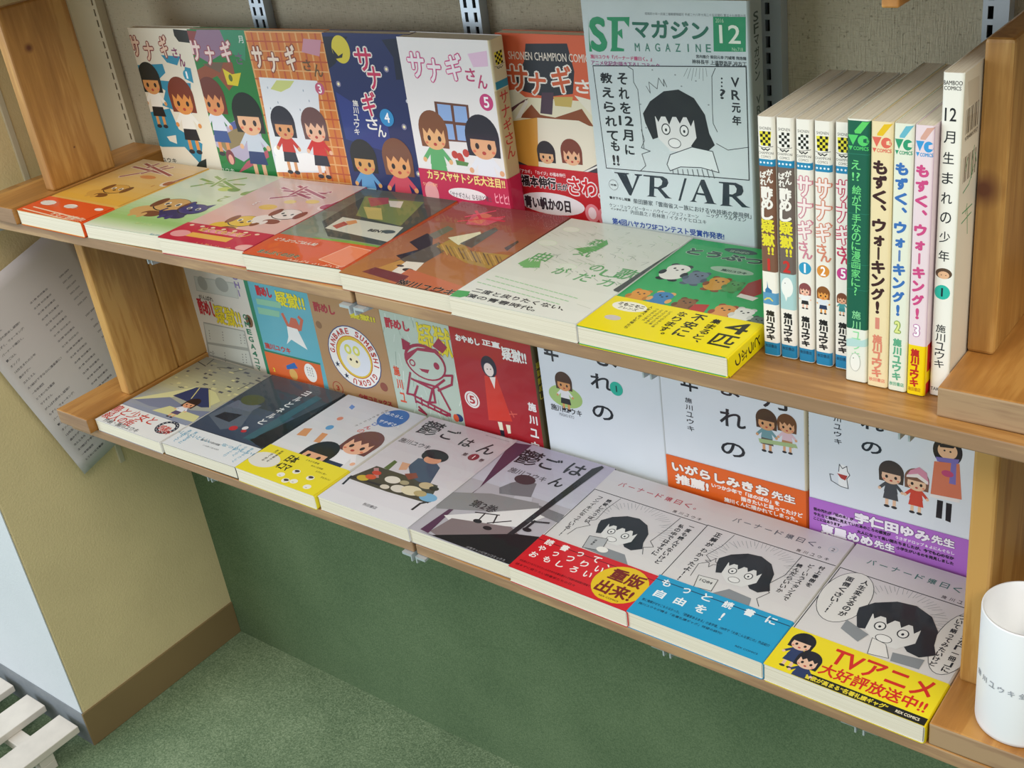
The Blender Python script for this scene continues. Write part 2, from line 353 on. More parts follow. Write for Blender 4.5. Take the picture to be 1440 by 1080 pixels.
    # plain generic figures standing in for the printed drawings
    def doll(s,c,w,hair,skin,top,skirt,kind):
        x,y=c; h=w*.5
        s.poly(skirt,[[x-h*.5,y+h*1.7],[x+h*.5,y+h*1.7],[x+h*.62,y+h*2.45],[x-h*.62,y+h*2.45]])
        for d in (-1,1): s.poly(skin,[[x+d*h*.3-h*.13,y+h*2.45],[x+d*h*.3+h*.13,y+h*2.45],[x+d*h*.3+h*.13,y+h*3.1],[x+d*h*.3-h*.13,y+h*3.1]]); s.ell('#2a2a30',(x+d*h*.3,y+h*3.12),h*.24,h*.13)
        s.poly(top,[[x-h*.38,y+h*.8],[x+h*.38,y+h*.8],[x+h*.56,y+h*1.8],[x-h*.56,y+h*1.8]])
        for d in (-1,1): s.line(top,h*.26,[[x+d*h*.4,y+h*1.0],[x+d*h*.85,y+h*1.5]]); s.ell(skin,(x+d*h*.9,y+h*1.58),h*.14,h*.14)
        s.ell(hair,(x,y-h*.1),h*1.0,h*1.05); s.poly(hair,[[x-h*1.0,y-h*.1],[x+h*1.0,y-h*.1],[x+h*.95,y+h*.85],[x-h*.95,y+h*.85]])
        s.ell(skin,(x,y+h*.38),h*.76,h*.6); s.poly(skin,[[x-h*.72,y-h*.15],[x+h*.72,y-h*.15],[x+h*.75,y+h*.45],[x-h*.75,y+h*.45]])
        if kind==1:
            for d in (-1,0,1): s.poly(hair,[[x+d*h*.5-h*.33,y-h*.3],[x+d*h*.5+h*.33,y-h*.3],[x+d*h*.5+h*.05,y+h*.12]])
        else: s.poly(hair,[[x-h*.78,y-h*.3],[x+h*.78,y-h*.3],[x+h*.74,y+h*.04],[x-h*.74,y+h*.04]])
        for d in (-1,1):
            s.ell('#241c1c',(x+d*h*.36,y+h*.36),h*.12,h*.15); s.ell('#e07a5c',(x+d*h*.56,y+h*.62),h*.1,h*.07)
        s.ell('#b8443a',(x,y+h*.68),h*.12,h*.09)
    def animal(s,c,w,col,ear,kind):
        x,y=c; h=w*.5
        if kind==2:
            for d in (-1,1): s.ell(ear,(x+d*h*.35,y-h*.62),h*.2,h*.2); s.ell(ear,(x+d*h*.3,y+h*.85),h*.24,h*.16)
            s.ell(col,(x,y+h*.25),h*.62,h*.62); s.ell(ear,(x-h*.55,y+h*.2),h*.16,h*.26); s.ell(ear,(x+h*.55,y+h*.2),h*.16,h*.26); s.ell(col,(x,y-h*.3),h*.56,h*.44)
            for d in (-1,1): s.ell('#26201c',(x+d*h*.2,y-h*.3),h*.07,h*.08)
            s.ell('#26201c',(x,y-h*.14),h*.08,h*.05); return
        s.ell(ear if kind==1 else col,(x-h*.55,y+h*.75),h*.85,h*.5); s.ell(ear,(x-h*.1,y+h*.95),h*.5,h*.28)
        for d in (-.9,-.4): s.ell(col,(x+d*h,y+h*1.15),h*.16,h*.24)
        if kind==1:
            for d in (-1,1): s.poly(col,[[x+d*h*.75,y+h*.0],[x+d*h*.25,y-h*.45],[x+d*h*.75,y-h*.8]])
            s.line(ear,h*.16,[[x-h*1.2,y+h*.9],[x-h*1.6,y+h*.6],[x-h*1.5,y+h*.3]])
        s.ell('#2a2018',(x,y+h*.02),h*.84,h*.62); s.ell(col,(x,y),h*.8,h*.58)
        if kind==0:
            for d in (-1,1): s.ell(ear,(x+d*h*.78,y-h*.05),h*.24,h*.46)
        for d in (-1,1): s.ell('#f4f0e4',(x+d*h*.3,y-h*.05),h*.13,h*.15); s.ell('#1c1816',(x+d*h*.3,y-h*.03),h*.08,h*.1)
        s.ell('#2a1c18',(x,y+h*.16),h*.12,h*.08)
    def panel_face(s,c,w,op):
        x,y=c; h=w*.5; k='#23282e'
        s.poly(k,[[x-h*.8,y+h*.5],[x-h*1.0,y+h*.05],[x-h*1.05,y-h*.2],[x-h*.8,y-h*.55],[x-h*.35,y-h*.85],[x+h*.1,y-h*.92],[x+h*.55,y-h*.72],[x+h*.85,y-h*.3],[x+h*.95,y+h*.2],[x+h*1.1,y+h*.5],[x+h*.8,y+h*.75],[x+h*.5,y+h*.7],[x,y+h*.2]])
        s.poly('#e2e4e2',[[x-h*.68,y-h*.15],[x+h*.5,y-h*.2],[x+h*.56,y+h*.35],[x+h*.25,y+h*.75],[x-h*.25,y+h*.78],[x-h*.62,y+h*.45]])
        for i in range(4): s.poly(k,[[x-h*.75+i*h*.33,y-h*.3],[x-h*.4+i*h*.33,y-h*.3],[x-h*.58+i*h*.33,y+h*(.0+.05*(i%2))]])
        for d in (-.36,.2): s.ell(k,(x+d*h,y+h*.18),h*.14,h*.16); s.ell('#eceeec',(x+d*h,y+h*.18),h*.11,h*.13); s.ell(k,(x+d*h,y+h*.2),h*.035,h*.045)
        s.ell(k,(x-h*.12,y+h*.55),h*.2,h*.14); s.ell('#eceeec',(x-h*.12,y+h*.55),h*.18,h*.12)
    def build(s,name,w,h,mapf,mat,parent,eps=.4,cuts=()):
        if not s.F: return None
        me=bpy.data.meshes.new(name); me.from_pydata([(v[0],v[1],z) for v,z in zip(s.V,s.Z)],[],s.F)
        at=me.color_attributes.new('Col','FLOAT_COLOR','CORNER'); buf=[]
        for p,c in zip(me.polygons,s.C): buf+= [c[0],c[1],c[2],1.0]*p.loop_total
        at.data.foreach_set('color',buf)
        bm=bmesh.new(); bm.from_mesh(me)
        for co_,no in (((0,0,0),(-1,0,0)),((w,0,0),(1,0,0)),((0,0,0),(0,-1,0)),((0,h,0),(0,1,0))):
            bmesh.ops.bisect_plane(bm,geom=bm.verts[:]+bm.edges[:]+bm.faces[:],plane_co=co_,plane_no=no,clear_outer=True,dist=1e-5)
        for cu in cuts: bmesh.ops.bisect_plane(bm,geom=bm.verts[:]+bm.edges[:]+bm.faces[:],plane_co=(cu,0,0),plane_no=(1,0,0),dist=1e-5)
        st=min(.012,max(.004,eps*1.5/max(s.top,1)))
        for v in bm.verts: v.co=mapf(v.co.x,v.co.y,.06+v.co.z*st)
        bm.to_mesh(me); bm.free(); me.materials.append(mat)
        o=link(bpy.data.objects.new(name,me),parent); o['kind']='stuff' if 0 else 'thing'; del o['kind']
        return o
BOOKS=[
{'key':'U0','kind':'flat','pos':[0,0.005,0],'R':[[0.99989,0.01,-0.01075],[-0.01,0.99995,0],[0.01075,0.00011,0.99994]],'w':0.1275,'h':0.178,'t':0.017,'cover':'#e9b95c','spine':'#e9b95c','back':'#e9b95c','band':[0.134,'#e9541c'],'label':'yellow paperback with a puppy and orange bottom strip, leftmost on the upper shelf','group':'paperbacks lying face up on the upper shelf','wrap':0,'art':{'front':[['G','#e2c59a','#e8b040',0,0,127.5,128],['L','#efdcc6',7,[[30,56],[73.6,12.3]]],['L','#a8524a',4.2,[[30,56],[73.6,12.3]]],['L','#efdcc6',7,[[14.5,25.3],[80.3,31.7]]],['L','#a8524a',4.2,[[14.5,25.3],[80.3,31.7]]],['L','#efdcc6',7,[[50.6,39.8],[60.9,10.3]]],['L','#a8524a',4.2,[[50.6,39.8],[60.9,10.3]]],['L','#efdcc6',7,[[21.2,12.6],[98.3,34.6]]],['L','#a8524a',4.2,[[21.2,12.6],[98.3,34.6]]],['L','#efdcc6',7,[[38,21.8],[39.9,7.7]]],['L','#a8524a',4.2,[[38,21.8],[39.9,7.7]]],['E','#efdcc6',[120.9,56.3],9,9],['L','#efdcc6',7,[[120.9,56.3],[131.7,15.1]]],['E','#b0683a',[122,55],7,7],['L','#b0683a',4.5,[[122,55],[130.1,18.1]]],['E','#d88a4a',[72,47.1],14,5],['T','1','#b85a30',[100,64.8],[116.7,70],0.4,None,0],['A',[68.6,88.8],44,'#d9a348','#7a4a1e',0]],'spine':[],'back':[],'band':[['P','#e9541c',[[0,0],[128,0],[128,50],[0,50]]],['E','#f6efe4',[21.6,15.5],13,6.5],['E','#f6efe4',[64.8,14.3],11,5.5],['E','#f6efe4',[112.8,9.9],7,3.5],['L','#8a8a80',0.6,[[13.3,22.9],[45.6,20.2]]],['L','#8a8a80',0.6,[[10.3,19.4],[42.7,16.8]]],['L','#8a8a80',0.6,[[7.2,15.9],[39.8,13.4]]],['L','#8a8a80',0.6,[[4.2,12.4],[36.9,9.9]]],['L','#8a8a80',0.6,[[57.7,19.4],[82.5,17.4]]],['L','#8a8a80',0.6,[[55.4,16.7],[80.3,14.8]]],['L','#8a8a80',0.6,[[53.2,14.1],[78.1,12.1]]],['L','#f8d9b8',2.2,[[7,39.2],[107.7,44.6]]],['L','#f8d9b8',2.2,[[15.3,30.9],[115.6,36.7]]],['T','ケモノ感動作!!','#f9e3c4',[62.2,33.9],[129.6,43.2],0.4,None,0]],'bandspine':[]}},
{'key':'U1','kind':'flat','pos':[0.1305,0.005,0.0014],'R':[[0.99933,-0.03499,-0.01075],[0.03499,0.99939,0],[0.01075,-0.00038,0.99994]],'w':0.1275,'h':0.178,'t':0.0155,'cover':'#e2ead2','spine':'#e2ead2','back':'#e2ead2','band':None,'label':'pale green paperback with a puppy and a dark blue kitten, second on the upper shelf','group':'paperbacks lying face up on the upper shelf','wrap':0,'art':{'front':[['G','#d5dcc8','#dfeacc',0,0,127.5,80],['G','#dfeacc','#9cc873',0,80,127.5,150],['G','#9cc873','#edf3e0',0,150,127.5,178],['L','#dfe6c8',7,[[32.5,52.8],[81.1,14.5]]],['L','#8fae5a',4.2,[[32.5,52.8],[81.1,14.5]]],['L','#dfe6c8',7,[[23.4,30.2],[84.7,45.1]]],['L','#8fae5a',4.2,[[23.4,30.2],[84.7,45.1]]],['L','#dfe6c8',7,[[42.7,40.6],[97.7,32.5]]],['L','#8fae5a',4.2,[[42.7,40.6],[97.7,32.5]]],['L','#dfe6c8',7,[[36.9,19.6],[100.3,46.2]]],['L','#8fae5a',4.2,[[36.9,19.6],[100.3,46.2]]],['L','#dfe6c8',7,[[59.2,46.4],[55.5,22.8]]],['L','#8fae5a',4.2,[[59.2,46.4],[55.5,22.8]]],['E','#c9d86a',[85,49.8],10,6],['E','#7aa24e',[98.5,48.9],9,5],['E','#dfe6cc',[121.6,55],8,8],['L','#8fae5a',4.5,[[121.6,55],[135.6,21.1]]],['E','#8fae5a',[122.7,53.8],6,6],['T','2','#a3b868',[105.8,81.9],[110.8,66.9],0.3,None,0],['A',[60.3,104.7],58,'#d7a964','#7a4426',0],['A',[98.6,108.3],46,'#453a78','#352c60',1],['T','施川ユウキ','#cfe39a',[63.8,155.5],[89.9,160.6],0.2,None,0],['T','秋田','#4a9ab8',[110.4,175.3],[125.1,182.5],0.2,None,0]],'spine':[],'back':[],'band':[],'bandspine':[]}},
{'key':'U2','kind':'flat','pos':[0.26,0.005,0.0028],'R':[[0.99914,-0.03999,-0.01075],[0.03999,0.9992,0],[0.01075,-0.00043,0.99994]],'w':0.1275,'h':0.178,'t':0.0165,'cover':'#e7c2b4','spine':'#c8203c','back':'#e7c2b4','band':[0.137,'#c81f3f'],'label':'pink paperback with two puppies and crimson bottom strip, third on the upper shelf','group':'paperbacks lying face up on the upper shelf','wrap':0,'art':{'front':[['G','#d9c4bd','#e8b8ac',0,0,127.5,140],['L','#f0d8d4',7,[[39.6,55.5],[96.6,23.8]]],['L','#a84a62',4.2,[[39.6,55.5],[96.6,23.8]]],['L','#f0d8d4',7,[[28.4,26.2],[85.7,44.2]]],['L','#a84a62',4.2,[[28.4,26.2],[85.7,44.2]]],['L','#f0d8d4',7,[[37.6,33.3],[94.8,28.7]]],['L','#a84a62',4.2,[[37.6,33.3],[94.8,28.7]]],['L','#f0d8d4',7,[[44.9,17.7],[103.1,40]]],['L','#a84a62',4.2,[[44.9,17.7],[103.1,40]]],['L','#f0d8d4',7,[[55.7,42.6],[55.8,17.5]]],['L','#a84a62',4.2,[[55.7,42.6],[55.8,17.5]]],['E','#e8c860',[97.7,52.2],9,5],['E','#e8d080',[71.6,58.7],8,5],['E','#e8c050',[57.4,77.5],12,7],['E','#f0d8d4',[124.4,60.6],9,9],['L','#f0d8d4',7,[[124.4,60.6],[132.6,24]]],['E','#b04a6a',[124.6,59.7],7,7],['L','#b04a6a',4.5,[[124.6,59.7],[132.5,26.2]]],['T','3','#f2e4e0',[32.6,77.2],[36.1,67.5],0.5,'#b86070',0.6],['A',[62.4,116.3],46,'#e6bf3c','#8a4a1c',0],['A',[96.7,88.7],44,'#f0e4dc','#84381e',0]],'spine':[],'back':[],'band':[['P','#c81f3f',[[0,0],[128,0],[128,45],[0,45]]],['E','#eda0a0',[18.1,26],13,8],['E','#f0b0a8',[123.1,35.1],13,7],['P','#f0b850',[[30,20],[90,20],[90,30],[30,30]]],['P','#f4a0a8',[[40,8],[95,8],[95,16],[40,16]]],['T','幼くてもケモノ','#f6d470',[31.6,6.1],[101.9,15.9],0.5,'#c83050',0.6],['T','大人気シリーズ','#f8c070',[55.5,39.2],[107.4,46.5],0.4,None,0],['E','#f3d8b8',[12,5],3,2],['E','#f3d8b8',[28,5],3,2],['E','#f3d8b8',[44,5],3,2],['E','#f3d8b8',[60,5],3,2],['E','#f3d8b8',[76,5],3,2],['E','#f3d8b8',[92,5],3,2],['E','#f3d8b8',[108,5],3,2]],'bandspine':[]}},
{'key':'U3','kind':'flat','pos':[0.3895,0.005,0.00419],'R':[[0.99893,-0.04498,-0.01075],[0.04498,0.99899,0],[0.01074,-0.00048,0.99994]],'w':0.1275,'h':0.178,'t':0.0165,'cover':'#6a7a66','spine':'#d05a28','back':'#6a7a66','band':[0.128,'#dd5a24'],'label':'grey-green film-wrapped paperback showing a boxed lunch, with orange strip','group':'paperbacks lying face up on the upper shelf','wrap':1,'art':{'front':[['G','#4c5248','#8e9a82',0,0,127.5,128],['P','#3d473c',[[21.5,89.2],[17.2,23.6],[106.6,23],[131.8,52.7],[136.1,122.5],[56.7,118.7]]],['P','#78884a',[[46.8,66.5],[17.4,19.2],[94.8,17.6],[112.9,77]]],['P','#d6d8c4',[[38,102.6],[35.3,73.5],[118.5,79.4],[128.8,113.7]]],['P','#b04a38',[[41.6,95.8],[45.6,82.9],[56.1,88.1],[52,100.8]]],['P','#d8965a',[[47.2,82.5],[55.5,76.4],[62.7,82.4],[57.5,89.7]]],['P','#c8b868',[[37.2,44.3],[59.7,42.9],[83.8,69],[65.3,69.8]]],['P','#a84850',[[23.9,22],[47.3,16.4],[59.1,30.5],[45.4,42.2]]],['P','#e0dcd0',[[53.2,23.5],[71,21.3],[80.5,37.7],[66.5,37]]],['T','BENTO','#2e3230',[87.7,91.3],[115,97.3],0.8,None,0],['E','#4c5a58',[111.1,92.7],8,4],['P','#7fae40',[[41,124.9],[87.7,121.4],[141.4,124.5],[137.1,136.3],[57.3,129.8]]]],'spine':[],'back':[],'band':[['P','#dd5a24',[[0,0],[128,0],[128,52],[0,52]]],['P','#ef8a5e',[[90.3,39.3],[98.1,5.1],[126.1,8],[140.9,31.3],[124.1,46.4]]],['L','#f9d0b0',0.9,[[90.3,39.3],[98.1,5.1],[126.1,8],[140.9,31.3],[124.1,46.4],[90.3,39.3]]],['T','どうぶつごはん帖','#e6e0d0',[7.8,8.6],[62.7,15.3],0.5,None,0],['T','まんぷくの日々','#5a7a5c',[13.9,36.9],[65.8,44.2],0.6,'#d8d0b8',0.5],['T','ウサギもペンギンも','#f0d8c0',[59.6,45.4],[125.5,56.7],0.2,None,0]],'bandspine':[]}},
{'key':'U4','kind':'flat','pos':[0.519,0.005,0.00558],'R':[[0.99974,-0.02,0.01075],[0.02,0.9998,0],[-0.01075,0.00022,0.99994]],'w':0.1275,'h':0.178,'t':0.0165,'cover':'#a4603a','spine':'#7a3420','back':'#a4603a','band':None,'label':'brown film-wrapped paperback with a black and white cat picture, fifth on the upper shelf','group':'paperbacks lying face up on the upper shelf','wrap':1,'art':{'front':[['G','#8a3c42','#a8683c',0,0,127.5,95],['G','#a8683c','#b87c44',0,95,127.5,178],['P','#2c2024',[[16.8,101.1],[19.2,78.3],[29.5,82],[59.6,120.9],[59.1,134.7],[37.6,135.8],[25.5,130],[36.6,111.9]]],['P','#5f564a',[[32.4,148],[44.2,91.4],[62.8,105.9],[61.5,153.7]]],['P','#c8944a',[[27.3,160],[36.3,136.3],[50.8,141.1],[55.9,159.1],[47.7,165.4]]],['P','#ece4d4',[[46,159.5],[43.8,137],[61.7,133.7],[66.6,151.8],[58,161.5]]],['E','#2a2422',[57.7,151.2],6,3],['E','#2a2422',[45.1,146.6],4,2],['P','#b08c3c',[[48.2,100.6],[51.4,74.3],[85.1,97.8],[125.9,93.1],[125.6,123],[97.7,120.3]]],['L','#8a6a34',1.1,[[45.1,94.6],[65.8,111.7]]],['L','#c8a050',1.1,[[50.2,95],[71,112.3]]],['L','#6a5038',1.1,[[55.3,95.3],[76.1,112.8]]],['L','#8a6a34',1.1,[[60.3,95.6],[81.2,113.3]]],['L','#c8a050',1.1,[[65.4,95.9],[86.3,113.8]]],['L','#6a5038',1.1,[[70.4,96.2],[91.3,114.3]]],['L','#8a6a34',1.1,[[75.4,96.5],[96.3,114.8]]],['L','#c8a050',1.1,[[80.3,96.8],[101.3,115.3]]],['L','#6a5038',1.1,[[85.2,97],[106.3,115.8]]],['L','#8a6a34',1.1,[[90.1,97.3],[111.2,116.3]]],['L','#c8a050',1.1,[[95,97.6],[116.1,116.8]]],['L','#6a5038',1.1,[[99.9,97.9],[121,117.2]]],['L','#8a6a34',1.1,[[104.7,98.2],[125.8,117.7]]],['L','#c8a050',1.1,[[109.5,98.5],[130.6,118.2]]],['L','#6a5038',1.1,[[114.2,98.8],[135.4,118.7]]],['L','#8a6a34',1.1,[[119,99.1],[140.1,119.2]]],['P','#6f6a58',[[23,80.6],[26.9,56.8],[37.2,60.8],[35.5,87.2]]],['P','#e8e4c0',[[45.5,80],[66.4,58],[76.6,69],[66.1,90.7]]],['P','#54564a',[[65.2,87.4],[73.4,44.4],[80.5,49.4],[82.2,91.9]]],['P','#d05a6a',[[41.3,48],[31.7,24.2],[68.2,23.5],[63,44.3]]],['P','#d8785a',[[39.4,41],[39.3,17.7],[52.5,21.1],[55.2,43.2]]],['L','#d8324a',3,[[29.7,16.9],[45.9,31.1],[72.7,29.6]]],['L','#e8506a',2.5,[[29.4,32.8],[48.3,10.7]]],['L','#e03a50',2.5,[[29.5,44.4],[66,20.4]]],['P','#c87048',[[58.6,193.2],[57.2,148.7],[126.1,160.8],[131.8,185.7]]],['P','#7a3a38',[[19.9,169.4],[25,157.5],[67.8,161.1],[70.5,176]]],['P','#7e2c1c',[[97.9,187],[104.4,175.4],[126.3,178.9],[129.4,186.7]]],['T','施川ユウキ','#241c1c',[65.6,168.4],[128.4,180.7],0.5,'#d8c0a0',0.5],['P','#46342c',[[110.9,81.5],[112.5,63.4],[115.8,65.8],[117.4,86]]]],'spine':[],'back':[],'band':[],'bandspine':[]}},
